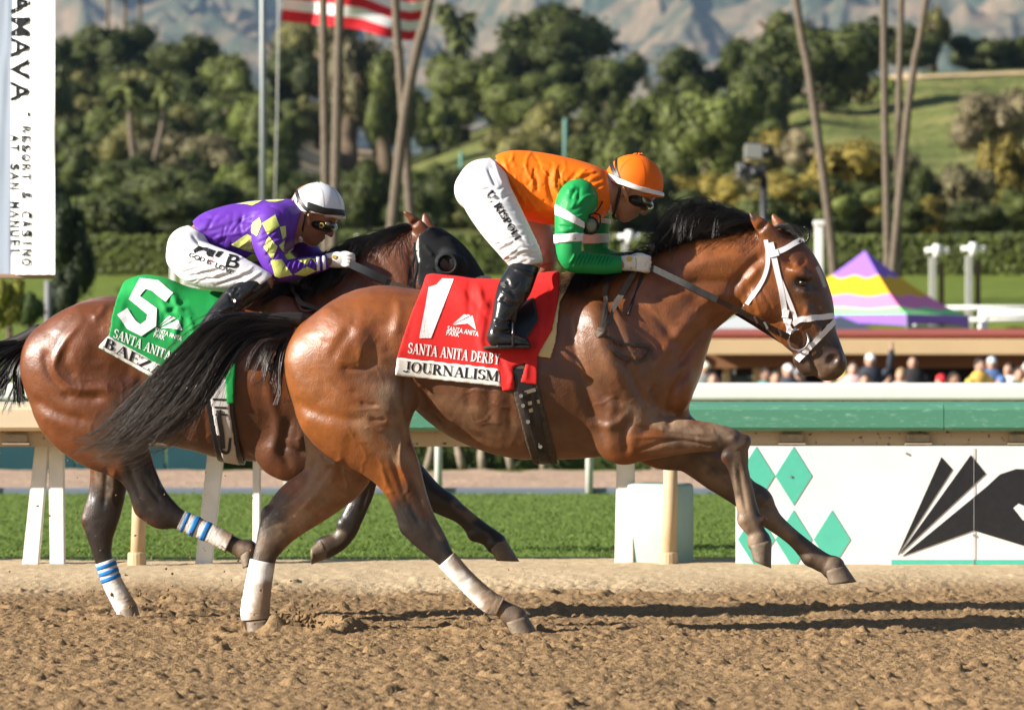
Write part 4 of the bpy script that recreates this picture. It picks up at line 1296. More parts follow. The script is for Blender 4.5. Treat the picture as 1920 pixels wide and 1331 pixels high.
H1 = dict(d=D1, veins=[(800, 720, 940, 820, 30, 9), (1140, 640, 1240, 760, 80, 8), (600, 760, 740, 860, 60, 7), (620, 620, 720, 720, 80, 4), (1190, 790, 1330, 835, 5, 6), (590, 850, 660, 920, 110, 5), (700, 860, 780, 930, 60, 4), (1240, 560, 1340, 620, 130, 4), (1420, 560, 1480, 610, 60, 4), (1510, 560, 1550, 620, 70, 3)], box=(425, 360, 1625, 1200), seed=3, coat=BAY, mat=M_coat1, base=(960, 1185),
    label='bay racehorse in front with white bridle and red saddle cloth numbered 1',
    torso=[(624, 676, 91, .235, 0), (700, 642, 104, .27, 0), (770, 646, 105, .27, 0), (840, 668, 119, .27, 0), (910, 693, 142, .285, 0), (980, 707, 153, .295, 0),
           (1050, 703, 159, .285, 0), (1115, 700, 155, .255, 0), (1165, 705, 128, .235, 0), (1212, 715, 84, .20, 0)],
    masses=[(655, 652, 100, 76, .13, 35, -.14, .05), (655, 652, 100, 76, .13, 35, .14, .05), (600, 700, 80, 60, .10, -70, -.14, .05), (1134, 662, 100, 62, .10, -70, -.195, .07), (1160, 740, 75, 60, .08, -40, -.17, .05),
            (1134, 662, 100, 60, .09, -70, .19, .07), (1050, 548, 80, 26, .06, 8, 0, .06), (1250, 725, 48, 58, .09, 0, -.1, .04), (1250, 725, 48, 58, .09, 0, .1, .04), (715, 745, 60, 55, .10, -60, -.16, .05)],
    neck=[((1085, 535), (1280, 745), .20, 0), ((1150, 508), (1296, 690), .165, 0), ((1215, 480), (1300, 655), .13, 0), ((1280, 455), (1330, 620), .11, 0), ((1345, 442), (1366, 588), .10, 0), ((1405, 434), (1392, 572), .09, 0)],
    legs=[(leg_nh, .035), (leg_fh, .03), (leg_nf, .03), (leg_ff, .03)],
    head=[((1440, 436), (1400, 560), .088, 0), ((1490, 443), (1402, 584), .098, 0), ((1520, 480), (1424, 603), .098, 0), ((1539, 520), (1446, 627), .088, 0), ((1550, 565), (1466, 645), .070, 0),
          ((1562, 605), (1484, 658), .056, 0), ((1575, 640), (1500, 675), .052, 0), ((1584, 668), (1518, 690), .052, 0)],
    bumps=[(758, 990, 14, 9, .024, -62, -.135, .012), (744, 955, 26, 6, .016, -62, -.135, .012), (498, 962, 14, 9, .024, 72, .12, .012), (1391, 830, 15, 19, .040, -60, -.165, .014), (1363, 856, 9, 7, .026, 40, -.165, .02), (1394, 975, 10, 10, .030, -70, -.165, .022), (1428, 975, 9, 12, .03, -70, -.165, .012), (1426, 930, 24, 16, .040, -40, .13, .024), (1516, 1049, 11, 10, .030, -35, .13, .022),
           (1503, 674, 17, 14, .040, 30, 0, .02), (1432, 562, 40, 36, .05, 0, -.058, .02), (1500, 512, 26, 12, .03, -20, -.088, .015), (1503, 546, 16, 8, .02, -30, -.088, .012), (1518, 590, 40, 9, .03, -62, -.058, .018),
           (1560, 684, 24, 22, .045, 20, -.012, .02), (1547, 690, 19, 17, .044, 0, 0, .014), (1513, 688, 18, 18, .041, 20, 0, .018), (1562, 672, 19, 16, .022, 20, -.040, .012)],
    ears=[[(1453, 455, 19, .022, -.05), (1437, 434, 17, .019, -.062), (1420, 416, 11, .013, -.07), (1406, 400, 2.5, .005, -.072)],
          [(1478, 446, 16, .02, .05), (1463, 425, 13, .018, .06), (1452, 409, 6, .01, .065), (1449, 401, 2, .004, .066)]],
    cuts=[(1430, 425, 25, 6.5, .012, 46, -.082, .006), (1561, 674, 16.5, 12.5, .030, 35, -.074, .007), (1504, 531, 14, 9.5, .020, -12, -.103, .006)],
    strokes=[([(704, 598), (706, 630), (698, 665), (690, 694)], 20, -7.2), ([(676, 606), (674, 640), (680, 678)], 18, 5.8), ([(660, 612), (640, 642), (620, 676)], 13, -4.3), ([(628, 575), (612, 600), (600, 640)], 31, 4.3), ([(746, 560), (748, 590), (740, 628)], 12, 5.0), ([(726, 590), (724, 630), (732, 670)], 18, -4.3),
             ([(640, 690), (665, 693), (694, 690)], 6, -4.3), ([(625, 716), (650, 735), (672, 738)], 8, -2.9), ([(676, 754), (692, 759), (708, 759)], 5, -5.0), ([(694, 785), (708, 788), (722, 786)], 5, -4.3), ([(552, 748), (590, 772), (640, 784), (690, 790)], 14, -5.8), ([(560, 790), (610, 800), (660, 825)], 21, 3.6), ([(545, 660), (556, 715), (600, 752)], 26, 3.6),
             ([(765, 690), (762, 750), (775, 800)], 13, -9), ([(640, 590), (630, 680), (650, 760)], 34, 6), ([(735, 745), (752, 790), (765, 840)], 9, -4), ([(735, 860), (760, 930), (790, 985)], 7, -5), ([(715, 880), (745, 945), (770, 990)], 6, 4), ([(752, 815), (750, 870), (765, 910), (757, 930)], 4, 5), ([(775, 835), (785, 890), (800, 950)], 6, 4),
             ([(1072, 560), (1075, 640), (1100, 740), (1135, 830)], 14, -11), ([(1135, 560), (1165, 640), (1195, 720), (1222, 775)], 13, -10), ([(1105, 570), (1130, 650), (1170, 730)], 20, 8), ([(1090, 700), (1130, 740), (1175, 755)], 12, -6),
             ([(1100, 790), (1140, 800), (1175, 780)], 11, 6), ([(1366, 588), (1320, 625), (1270, 690)], 12, -11), ([(1400, 560), (1330, 560), (1260, 640), (1215, 700)], 16, 8), ([(1180, 560), (1240, 600), (1275, 660)], 14, -7),
             ([(1260, 520), (1330, 490), (1400, 480)], 18, 7), ([(1230, 560), (1310, 530), (1390, 530)], 14, -6), ([(1290, 690), (1262, 740), (1255, 800)], 10, -11), ([(1225, 720), (1230, 765)], 10, -9),
             ([(1195, 800), (1255, 815), (1330, 822)], 6, -5), ([(1195, 845), (1265, 826), (1345, 836)], 5, -4), ([(1190, 820), (1260, 818), (1340, 828)], 5, 4), ([(1373, 815), (1385, 845)], 12, 4), ([(1385, 870), (1392, 920), (1400, 960)], 5, -4), ([(1376, 870), (1383, 930)], 4, 3),
             ([(1185, 780), (1172, 810), (1175, 850)], 10, -9), ([(1150, 740), (1143, 800), (1150, 850)], 14, 5), ([(1470, 480), (1490, 500)], 10, -7), ([(1515, 500), (1530, 545)], 10, -5), ([(1525, 560), (1540, 610)], 10, -5),
             ([(1450, 590), (1480, 610), (1500, 640)], 9, -4), ([(1533, 704), (1524, 680), (1512, 654)], 4.5, -9), ([(1515, 575), (1500, 620)], 5, 3), ([(1436, 474), (1404, 502), (1378, 535), (1362, 575)], 12, -9), ([(1400, 540), (1404, 565), (1420, 592)], 8, -6), ([(1420, 500), (1400, 530)], 12, 5), ([(1500, 488), (1508, 496)], 9, -5), ([(1505, 546), (1490, 540)], 4, -3),
             ([(800, 730), (870, 790), (960, 830)], 20, -5), ([(800, 760), (850, 800)], 12, 5), ([(900, 690), (895, 780)], 12, 3), ([(935, 690), (935, 800)], 12, 3), ([(955, 700), (958, 810)], 10, -3), ([(920, 690), (917, 790)], 10, -3), ([(882, 700), (875, 770)], 10, -3),
             ([(770, 705), (800, 760), (850, 800), (930, 838)], 9, -6), ([(775, 700), (790, 730)], 6, 5), ([(780, 715), (805, 740)], 5, -4),
             ([(1200, 640), (1190, 690), (1210, 740)], 4, 3), ([(1210, 650), (1225, 700)], 4, 3), ([(590, 860), (575, 900), (540, 940)], 9, -6), ([(640, 860), (600, 920), (560, 960)], 10, 4), ([(505, 955), (530, 925), (560, 900)], 7, -5),
             ([(595, 850), (615, 870), (640, 860)], 4, 4), ([(600, 905), (615, 910), (625, 895)], 3, 3), ([(1440, 930), (1462, 960)], 7, 3), ([(1310, 850), (1370, 905)], 7, -4),
             ([(1425, 540), (1445, 575), (1440, 600)], 4, -2.5), ([(1410, 545), (1425, 590)], 4, 2)],
    paint=[([(1060, 620), (1160, 620), (1260, 560)], 70, (.20, .066, .022), .5), ([(790, 720), (900, 750), (1090, 770)], 110, (.085, .033, .0155), .85), ([(1100, 610), (1180, 700), (1130, 790)], 80, (.13, .050, .020), .6),  # second stroke: dark brown barrel, with its shading put into the coat colour
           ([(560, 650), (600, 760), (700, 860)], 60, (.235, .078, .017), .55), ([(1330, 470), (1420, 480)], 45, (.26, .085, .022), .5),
           ([(1555, 670), (1520, 690)], 62, BLK, .85), ([(1540, 620), (1500, 650)], 38, DRK, .6), ([(1525, 540), (1545, 600)], 26, DRK, .8), ([(1504, 532)], 24, BLK, .8), ([(1504, 560), (1490, 545)], 18, DRK, .6), ([(1475, 450), (1500, 470)], 22, DRK, .5),
           ([(1435, 430), (1450, 450)], 10, DRK, .4, -1, 20), ([(1408, 403), (1413, 409)], 7, BLK, .8),
           ([(755, 985), (800, 1010), (850, 1060), (950, 1150), (990, 1180)], 56, BLK, .97, -1, 20), ([(775, 930), (760, 960)], 40, BLK, .7, -1, 20),
           ([(505, 990), (490, 1050), (480, 1180)], 46, BLK, .9, 1, 20), ([(520, 940), (500, 975)], 30, (.040, .028, .02), .75, 1, 20),
           ([(1370, 830), (1395, 850), (1390, 940), (1415, 1020)], 44, BLK, .93, -1, 20), ([(1270, 815), (1370, 825)], 34, (.05, .03, .02), .75, -1, 20),
           ([(1330, 890), (1420, 940), (1480, 1000), (1590, 1080)], 55, BLK, .95, 1, 20), ([(1250, 840), (1340, 890)], 48, DRK, .9, 1, 20),
           ([(730, 740), (745, 800), (750, 850)], 30, 'dust', .75, -1, 20), ([(770, 850), (800, 930), (830, 1000)], 16, 'dust', .5, -1, 20), ([(700, 700), (730, 760)], 50, 'dust', .22, -1, 20), ([(690, 790), (730, 830)], 40, 'dust', .4, -1, 20),
           ([(620, 850), (640, 900), (580, 960)], 62, 'dust', .62, 1, 20), ([(600, 930), (540, 1000)], 34, 'dust', .5, 1, 20), ([(510, 990), (495, 1030)], 22, 'dust', .45, 1, 20), ([(590, 790), (600, 850)], 45, 'dust', .55, 1, 20),
           ([(820, 770), (930, 815), (1060, 840)], 50, 'dust', .26), ([(1190, 770), (1280, 800), (1360, 806)], 24, 'dust', .7, -1, 20), ([(1220, 840), (1330, 838)], 18, 'dust', .55, -1, 20), ([(1400, 850), (1395, 900), (1392, 960)], 26, 'dust', .62, -1, 20), ([(1340, 880), (1430, 945), (1500, 1005), (1570, 1055)], 34, 'dust', .5, 1, 20), ([(1260, 850), (1330, 890)], 40, 'dust', .25, 1, 20), ([(1385, 960), (1410, 1010)], 26, 'dust', .7, -1, 20),
           ([(1450, 950), (1480, 990)], 22, 'dust', .55, 1, 20), ([(1160, 640), (1220, 720), (1190, 780)], 60, 'dust', .16), ([(1090, 600), (1110, 700)], 40, 'dust', .12), ([(1230, 580), (1300, 600)], 55, 'dust', .10), ([(970, 1155), (930, 1140)], 24, 'dust', .6, -1, 20), ([(1530, 690), (1560, 700)], 24, 'dust', .35),
           ([(1533, 503), (1540, 518), (1546, 536)], 4.2, (.62, .55, .49), .6)],
    hooves=[(-.135, (988, 1153), (943, 1168), (1009, 1187), (950, 1190), .052), (.12, (507, 1160), (456, 1166), (514, 1184), (456, 1186), .052),
            (-.165, (1447, 1012), (1399, 1022), (1446, 1065), (1408, 1050), .048), (.13, (1583, 1056), (1541, 1072), (1606, 1090), (1547, 1096), .05)])
horse1, S1, V1, Q1 = build_horse(H1)
bvh1 = bvh_of(V1, Q1)
bandage(horse1, D1, [leg_nh[8], leg_nh[9], leg_nh[10], ((951, 1127), (924, 1148), .033, -.135)], 11, None, .22)
bandage(horse1, D1, [((514, 1053), (471, 1050), .035, .12), leg_fh[8], leg_fh[9], ((504, 1158), (455, 1163), .037, .12)], 12, None, .1)
# ---- farther horse ------------------------------------------------
D2 = 21.0
leg2_nh = [((268, 690), (45, 690), .12, -.13), ((276, 745), (60, 752), .13, -.135), ((272, 795), (112, 806), .11, -.135), ((277, 838), (165, 838), .085, -.135),
           ((288, 880), (212, 866), .062, -.135), ((302, 915), (237, 905), .052, -.135), ((318, 938), (248, 942), .047, -.135), ((333, 953), (270, 966), .042, -.135), ((345, 961), (306, 977), .034, -.135),
           ((360, 967), (336, 991), .029, -.135), ((400, 985), (386, 1013), .029, -.135), ((436, 1003), (424, 1032), .032, -.135), ((455, 1012), (438, 1040), .033, -.135), ((481, 1020), (447, 1045), .043, -.135)]
leg2_fh = [((240, 760), (130, 790), .10, .12), ((238, 830), (158, 835), .085, .12), ((242, 880), (168, 872), .065, .12), ((235, 924), (166, 926), .048, .12), ((223, 965), (155, 974), .044, .12),
           ((211, 1005), (165, 1014), .036, .12), ((210, 1042), (178, 1052), .030, .12), ((226, 1085), (194, 1094), .029, .12), ((244, 1118), (211, 1130), .031, .12), ((254, 1136), (220, 1148), .034, .12)]
leg2_nf = [((640, 690), (500, 720), .10, -.15), ((620, 770), (490, 800), .09, -.155), ((590, 800), (485, 872), .075, -.16), ((600, 820), (560, 888), .062, -.16), ((660, 850), (640, 898), .048, -.16),
           ((698, 868), (668, 905), .042, -.16), ((706, 895), (664, 905), .038, -.16), ((701, 920), (660, 925), .031, -.16), ((693, 940), (654, 944), .028, -.16), ((680, 968), (640, 974), .031, -.16), ((669, 1000), (634, 988), .034, -.16), ((648, 1026), (618, 1006), .030, -.16), ((620, 1045), (601, 1006), .04, -.16)]
leg2_ff = [((720, 740), (620, 800), .09, .12), ((740, 790), (660, 860), .08, .12), ((775, 850), (715, 900), .06, .12), ((815, 900), (775, 940), .046, .12), ((850, 930), (815, 958), .043, .12),
           ((880, 956), (855, 978), .031, .12), ((908, 978), (884, 1008), .033, .12), ((928, 992), (908, 1022), .031, .12), ((944, 1003), (917, 1034), .042, .12)]
H2 = dict(d=D2, box=(5, 380, 1000, 1170), seed=31, coat=(.135, .040, .0110), veins=[(300, 740, 420, 830, 25, 7), (110, 700, 240, 780, 40, 6), (490, 740, 590, 860, 80, 7), (180, 870, 225, 930, 95, 3), (650, 520, 740, 570, 130, 4)], mat=M_coat2, base=(480, 1160), h=.0066,
    label='dark bay racehorse behind with black blinker hood and green saddle cloth numbered 5',
    torso=[(128, 682, 90, .235, 0), (200, 654, 98, .265, 0), (268, 657, 101, .265, 0), (330, 694, 136, .275, 0), (392, 705, 143, .285, 0), (450, 712, 150, .29, 0), (515, 713, 152, .28, 0), (575, 710, 140, .26, 0), (630, 705, 115, .24, 0), (675, 715, 80, .20, 0)],
    masses=[(160, 655, 98, 74, .13, 35, -.14, .05), (160, 655, 98, 74, .13, 35, .14, .05), (105, 705, 80, 58, .10, -70, -.14, .05), (215, 745, 60, 52, .10, -60, -.16, .05), (560, 660, 110, 58, .09, -70, -.18, .06), (560, 770, 75, 60, .08, -70, -.17, .05), (530, 566, 70, 24, .06, 8, 0, .06)],
    neck=[((500, 572), (690, 760), .19, 0), ((565, 545), (745, 700), .155, 0), ((630, 500), (765, 645), .125, 0), ((695, 458), (800, 595), .105, 0), ((750, 440), (812, 562), .095, 0)],
    legs=[(leg2_nh, .035), (leg2_fh, .03), (leg2_nf, .03), (leg2_ff, .03)],
    head=[((785, 428), (795, 548), .085, 0), ((825, 446), (812, 572), .092, 0), ((858, 484), (840, 596), .09, 0), ((885, 522), (866, 618), .078, 0), ((905, 560), (888, 640), .06, 0), ((922, 600), (905, 655), .05, 0), ((932, 630), (915, 668), .05, 0)],
    bumps=[(805, 540, 38, 34, .05, 0, -.055, .02), (850, 488, 24, 12, .03, -35, -.082, .015), (262, 958, 14, 9, .024, -50, -.135, .012), (162, 975, 9, 14, .024, 0, .12, .012), (688, 890, 17, 16, .04, -60, -.16, .022), (643, 982, 10, 10, .03, -50, -.16, .022), (840, 944, 20, 15, .040, -40, .12, .024), (888, 1004, 10, 9, .03, -35, .12, .022)],
    ears=[[(800, 445, 15, .02, -.05), (785, 425, 13, .017, -.058), (770, 408, 7, .01, -.064), (756, 396, 2, .004, -.066)], [(808, 440, 14, .02, .05), (801, 422, 12, .018, .058), (797, 406, 6, .01, .062), (795, 400, 2, .004, .064)]],
    cuts=[(779, 417, 22, 5, .011, 42, -.074, .005)],
    strokes=[([(156, 600), (122, 640), (105, 672), (102, 695), (120, 718), (148, 729), (206, 729)], 9, 6.5), ([(84, 655), (87, 685), (100, 710), (124, 730)], 10, -6), ([(112, 738), (150, 747), (196, 746)], 11, -7), ([(172, 606), (186, 640), (180, 685)], 26, -6), ([(130, 650), (122, 680), (140, 708)], 12, -4), ([(198, 572), (186, 590), (172, 596)], 9, 6), ([(214, 575), (216, 610), (226, 650)], 15, 6),
    ([(60, 745), (110, 775), (170, 790)], 12, -6), ([(70, 775), (130, 800), (190, 830)], 16, 4), ([(150, 570), (120, 600), (100, 630)], 18, 4), ([(262, 700), (265, 760), (276, 800)], 12, -10), ([(215, 752), (240, 762), (258, 752)], 8, -5), ([(285, 870), (300, 915)], 6, 5), ([(240, 870), (262, 930), (285, 960)], 7, -5), ([(270, 900), (300, 940)], 6, -4),
             ([(545, 780), (530, 840), (545, 880)], 12, -8), ([(575, 790), (560, 840)], 12, 6), ([(500, 720), (520, 800), (505, 860)], 14, 6), ([(590, 835), (620, 850), (660, 868)], 5, -5), ([(530, 835), (570, 850)], 6, -4), ([(700, 480), (740, 530), (700, 580)], 10, -5), ([(770, 470), (775, 530)], 9, -6), ([(790, 470), (800, 530)], 8, 4),
             ([(320, 760), (380, 800), (440, 825)], 18, -4), ([(365, 760), (362, 830)], 10, 3), ([(385, 760), (383, 830)], 8, -3), ([(200, 880), (195, 950)], 6, -5), ([(215, 880), (210, 940)], 6, 4), ([(175, 880), (172, 940)], 5, -4), ([(690, 912), (676, 960)], 5, -4)],
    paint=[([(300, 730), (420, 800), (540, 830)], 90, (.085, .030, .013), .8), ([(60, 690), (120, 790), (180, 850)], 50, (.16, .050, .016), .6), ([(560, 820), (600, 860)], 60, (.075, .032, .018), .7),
           ([(215, 920), (190, 1010), (230, 1150)], 62, BLK, .96, 1, 21), ([(262, 905), (300, 950), (360, 985), (480, 1040)], 54, BLK, .96, -1, 21), ([(255, 870), (275, 905)], 34, BLK, .8, -1, 21),
           ([(700, 880), (670, 960), (600, 1040)], 60, BLK, .97, -1, 21), ([(760, 870), (850, 950), (950, 1030)], 70, BLK, .97, 1, 21), ([(900, 560), (930, 650)], 60, BLK, .8), ([(190, 870), (200, 910)], 25, 'dust', .35, 1, 21),
           ([(450, 1030), (470, 1040)], 22, 'dust', .5, -1, 21), ([(635, 1005), (600, 1030)], 16, 'dust', .4, -1, 21), ([(860, 945), (885, 965)], 16, 'dust', .5, 1, 21), ([(200, 850)], 30, 'dust', .3)],
    hooves=[(-.135, (480, 1022), (446, 1044), (476, 1058), (453, 1066), .048), (.12, (256, 1132), (218, 1146), (262, 1152), (222, 1164), .05),
            (-.16, (620, 1044), (600, 1006), (584, 1058), (583, 1022), .046), (.12, (944, 1004), (916, 1034), (974, 1052), (924, 1050), .047)])
horse2, S2, V2, Q2 = build_horse(H2)
bvh2 = bvh_of(V2, Q2)
bandage(horse2, D2, [((352, 964), (327, 986), .03, -.135), leg2_nh[9], leg2_nh[10], leg2_nh[11]], 13, (.30, .45, .60), -.35)
bandage(horse2, D2, [((213, 1047), (181, 1057), .031, .12), leg2_fh[7], leg2_fh[8], ((256, 1136), (221, 1150), .036, .12)], 14, (.06, .16, .26), -.2)

# eyes
def eye(root, bvh, px, py, d, rad):
    p = cast(bvh, px, py, 0)
    p[1] += rad * .42
    bm = bmesh.new(); bmesh.ops.create_uvsphere(bm, u_segments=16, v_segments=10, radius=rad)
    bm.transform(Matrix.Translation(Vector(p)))
    me = bpy.data.meshes.new('eye'); bm.to_mesh(me); bm.free()
    return link('eye', me, root, M_eye, True)
eye(horse1, bvh1, 1504, 531, D1, .021)
eye(horse2, bvh2, 850, 500, D2, .021)
# ------------------------------------------------------------------ print and lettering
def poly_sdf(px, py, poly):
    """signed distance in px, negative inside"""
    pl = np.array(list(poly) + [poly[0]], float)
    d, _ = polydist(px, py, pl)
    ins = np.zeros(len(px), bool)
    for (x0, y0), (x1, y1) in zip(pl[:-1], pl[1:]):
        c = (y0 > py) != (y1 > py)
        ins ^= c & (px < (x1 - x0) * (py - y0) / (y1 - y0 + 1e-12) + x0)
    return np.where(ins, -d, d)

def shell(S, poly, dref, e, t, fold=None, up=1, yside=None, soft=0.):
    """cloth lying on a sculpted form: the part of its offset skin inside an outline"""
    P0 = np.array([P(a, b, dref) for a, b in poly])
    lo, hi = P0.min(0) - .04, P0.max(0) + .04
    lo[1], hi[1] = S.ax[1][0], S.ax[1][-1]
    sl = S._sl(lo, hi)
    f = S.f[sl]
    h = S.h
    ax = [S.ax[i][sl[i]].astype(float) for i in range(3)]
    if up == 2:
        for a in range(3):
            mid = (np.take(f, range(f.shape[a] - 1), a) + np.take(f, range(1, f.shape[a]), a)) / 2
            n = f.shape[a]; shp = list(f.shape); shp[a] = 2 * n - 1
            g = np.empty(shp, np.float32)
            i0 = [slice(None)] * 3; i0[a] = slice(0, None, 2); i1 = [slice(None)] * 3; i1[a] = slice(1, None, 2)
            g[tuple(i0)] = f; g[tuple(i1)] = mid; f = g
            ax[a] = ax[a][0] + (h / 2) * np.arange(2 * n - 1)
        h = h / 2
    XX, ZZ = np.meshgrid(ax[0], ax[2], indexing='ij')
    px = HX + XX / dref * F; py = HY - (ZZ - CAMH) / dref * F
    sd = poly_sdf(px.ravel(), py.ravel(), poly).reshape(px.shape) / F * dref
    ee = np.full(px.shape, e)
    if fold is not None: ee = ee + fold(px, py)
    q = np.maximum(np.abs(f - ee[:, None, :].astype(np.float32)) - t, sd[:, None, :].astype(np.float32))
    if yside is not None:
        q = np.maximum(q, (ax[1] - yside)[None, :, None].astype(np.float32))
    q[0], q[-1], q[:, 0], q[:, -1], q[:, :, 0], q[:, :, -1] = .1, .1, .1, .1, .1, .1
    V, Q = surface_nets(q, np.array([a[0] for a in ax]), h)
    V = laplace(V, Q, .45)
    return laplace(V, Q, .3), Q

_glyph_cache = {}
def text_tris(s):
    """outline text of the built-in face -> (verts 2d in em, faces)"""
    if s in _glyph_cache: return _glyph_cache[s]
    c = bpy.data.curves.new('lettering', 'FONT'); c.body = s; c.size = 1.4; c.offset = .018
    o = bpy.data.objects.new('lettering', c); COL.objects.link(o)
    dg = bpy.context.evaluated_depsgraph_get()
    me = o.evaluated_get(dg).to_mesh()
    V = np.array([v.co[:2] for v in me.vertices]); Fc = [list(p.vertices) for p in me.polygons]
    o.evaluated_get(dg).to_mesh_clear()
    bpy.data.objects.remove(o); bpy.data.curves.remove(c)
    _glyph_cache[s] = (V, Fc)
    return V, Fc

def serif_strokes(s, bold=1.0):
    """roman capitals drawn as strokes: returns (list of strip polygons, width). strip = list of (left pt, right pt)"""
    T, t = .175 * bold, .065 * bold
    def ln(x0, y0, x1, y1, w):
        d = math.hypot(x1 - x0, y1 - y0); nx, ny = -(y1 - y0) / d * w / 2, (x1 - x0) / d * w / 2
        n = max(2, int(d / .16))
        return [((x0 + (x1 - x0) * k / n + nx, y0 + (y1 - y0) * k / n + ny), (x0 + (x1 - x0) * k / n - nx, y0 + (y1 - y0) * k / n - ny)) for k in range(n + 1)]
    def arc(cx, cy, rx, ry, a0, a1, w0, w1=None):
        w1 = w0 if w1 is None else w1
        out = []
        for k in range(15):
            a = R(a0 + (a1 - a0) * k / 14); c, s_ = math.cos(a), math.sin(a)
            w = w0 + (w1 - w0) * abs(c) ** 1.5
            out.append(((cx + (rx + w / 2) * c, cy + (ry + w / 2) * s_), (cx + (rx - w / 2) * c, cy + (ry - w / 2) * s_)))
        return out
    def sf(x, y, w=.32): return ln(x - w / 2, y, x + w / 2, y, .055)
    G = {
        'S': (.56, [arc(.28, .74, .19, .21, 20, 270, t, T), arc(.28, .27, .20, .22, 90, -160, t, T), ln(.47, .72, .47, .95, .05), ln(.07, .05, .07, .30, .05)]),
        'A': (.78, [ln(.14, .03, .38, .98, t), ln(.40, .98, .66, .03, T), ln(.22, .34, .54, .34, t), sf(.12, .027, .26), sf(.66, .027, .30)]),
        'N': (.82, [ln(.15, .0, .15, .97, t), ln(.12, .97, .66, .03, T), ln(.66, .03, .66, .97, t), sf(.14, .027, .28), sf(.66, .973, .28), sf(.07, .973, .16)]),
        'T': (.68, [ln(.34, 0, .34, .97, T), ln(.03, .965, .65, .965, .06), sf(.34, .027), ln(.05, .96, .05, .74, .05), ln(.63, .96, .63, .74, .05)]),
        'I': (.38, [ln(.19, 0, .19, 1, T), sf(.19, .027), sf(.19, .973)]),
        'D': (.76, [ln(.16, 0, .16, 1, T), arc(.22, .5, .40, .465, 90, -90, t, T), ln(.1, .965, .24, .965, .06), ln(.1, .035, .24, .035, .06), sf(.1, .027, .2), sf(.1, .973, .2)]),
        'E': (.64, [ln(.16, 0, .16, 1, T), ln(.1, .965, .58, .965, .06), ln(.1, .035, .6, .035, .06), ln(.2, .51, .44, .51, t), ln(.57, .97, .57, .74, .05), ln(.59, .03, .59, .28, .05), ln(.43, .40, .43, .62, .05), sf(.08, .027, .14), sf(.08, .973, .14)]),
        'F': (.60, [ln(.16, 0, .16, 1, T), ln(.1, .965, .58, .965, .06), ln(.2, .51, .44, .51, t), ln(.57, .97, .57, .74, .05), sf(.16, .027), sf(.08, .973, .14)]),
        'R': (.74, [ln(.16, 0, .16, 1, T), arc(.30, .745, .19, .22, 90, -90, t, T), ln(.1, .965, .32, .965, .06), ln(.2, .525, .32, .525, t), ln(.34, .52, .62, .03, T), sf(.16, .027), sf(.65, .027, .18), sf(.08, .973, .14)]),
        'B': (.68, [ln(.16, 0, .16, 1, T), arc(.28, .755, .19, .21, 90, -90, t, T), arc(.28, .275, .23, .24, 90, -90, t, T), ln(.1, .965, .3, .965, .06), ln(.1, .035, .3, .035, .06), ln(.2, .53, .3, .53, t), sf(.08, .027, .14), sf(.08, .973, .14)]),
        'Y': (.74, [ln(.14, .97, .38, .44, T), ln(.62, .97, .38, .44, t), ln(.38, 0, .38, .46, T), sf(.38, .027), sf(.13, .973, .28), sf(.62, .973, .24)]),
        'J': (.48, [ln(.30, .2, .30, 1, T), arc(.12, .14, .18, .15, 0, -150, T * .8, T * .8), sf(.30, .973)]),
        'O': (.80, [arc(.40, .5, .30, .47, 0, 360, t, T)]),
        'U': (.78, [ln(.18, .3, .18, 1, T), ln(.62, .3, .62, 1, t), arc(.40, .3, .22, .27, 180, 360, t, T * .8), sf(.18, .973), sf(.62, .973, .26)]),
        'L': (.62, [ln(.16, 0, .16, 1, T), ln(.1, .035, .58, .035, .06), ln(.57, .03, .57, .28, .05), sf(.16, .973), sf(.08, .027, .14)]),
        'M': (.98, [ln(.15, 0, .15, .97, t), ln(.13, .97, .47, .05, T), ln(.47, .05, .80, .97, t), ln(.82, 0, .82, 1, T), sf(.15, .027, .26), sf(.82, .027), sf(.08, .973, .16), sf(.86, .973, .2)]),
        'P': (.66, [ln(.16, 0, .16, 1, T), arc(.30, .73, .21, .235, 90, -90, t, T), ln(.1, .965, .32, .965, .06), ln(.2, .495, .32, .495, t), sf(.16, .027), sf(.08, .973, .14)]),
        'Z': (.66, [ln(.06, .965, .58, .965, .06), ln(.54, .95, .08, .05, T), ln(.06, .035, .60, .035, .06), ln(.07, .96, .07, .74, .05), ln(.59, .04, .59, .28, .05)]),
        '.': (.26, [ln(.06, .07, .20, .07, .14)]),
        ' ': (.34, []),
    }
    x = 0; out = []
    for ch in s:
        w, st = G[ch]
        out += [[((a[0] + x, a[1]), (b[0] + x, b[1])) for a, b in q] for q in st]
        x += w
    return out, x

def print_on(name, bvh, polys, m, parent, off=.0022, thick=False):
    """lay 2-d faces given in photograph px onto a surface; polys: list of lists of px points (each a quad/tri)"""
    V, Fc = [], []
    for k, pl in enumerate(polys):
        ids = []
        for (a, b) in pl:
            c = cast(bvh, a, b, off + .00012 * (k % 9))
            if c is None: ids = None; break
            V.append(c[:]); ids.append(len(V) - 1)
        if ids: Fc.append(tuple(ids))
    me = bpy.data.meshes.new(name); me.from_pydata(V, [], Fc)
    return link(name, me, parent, m, True)

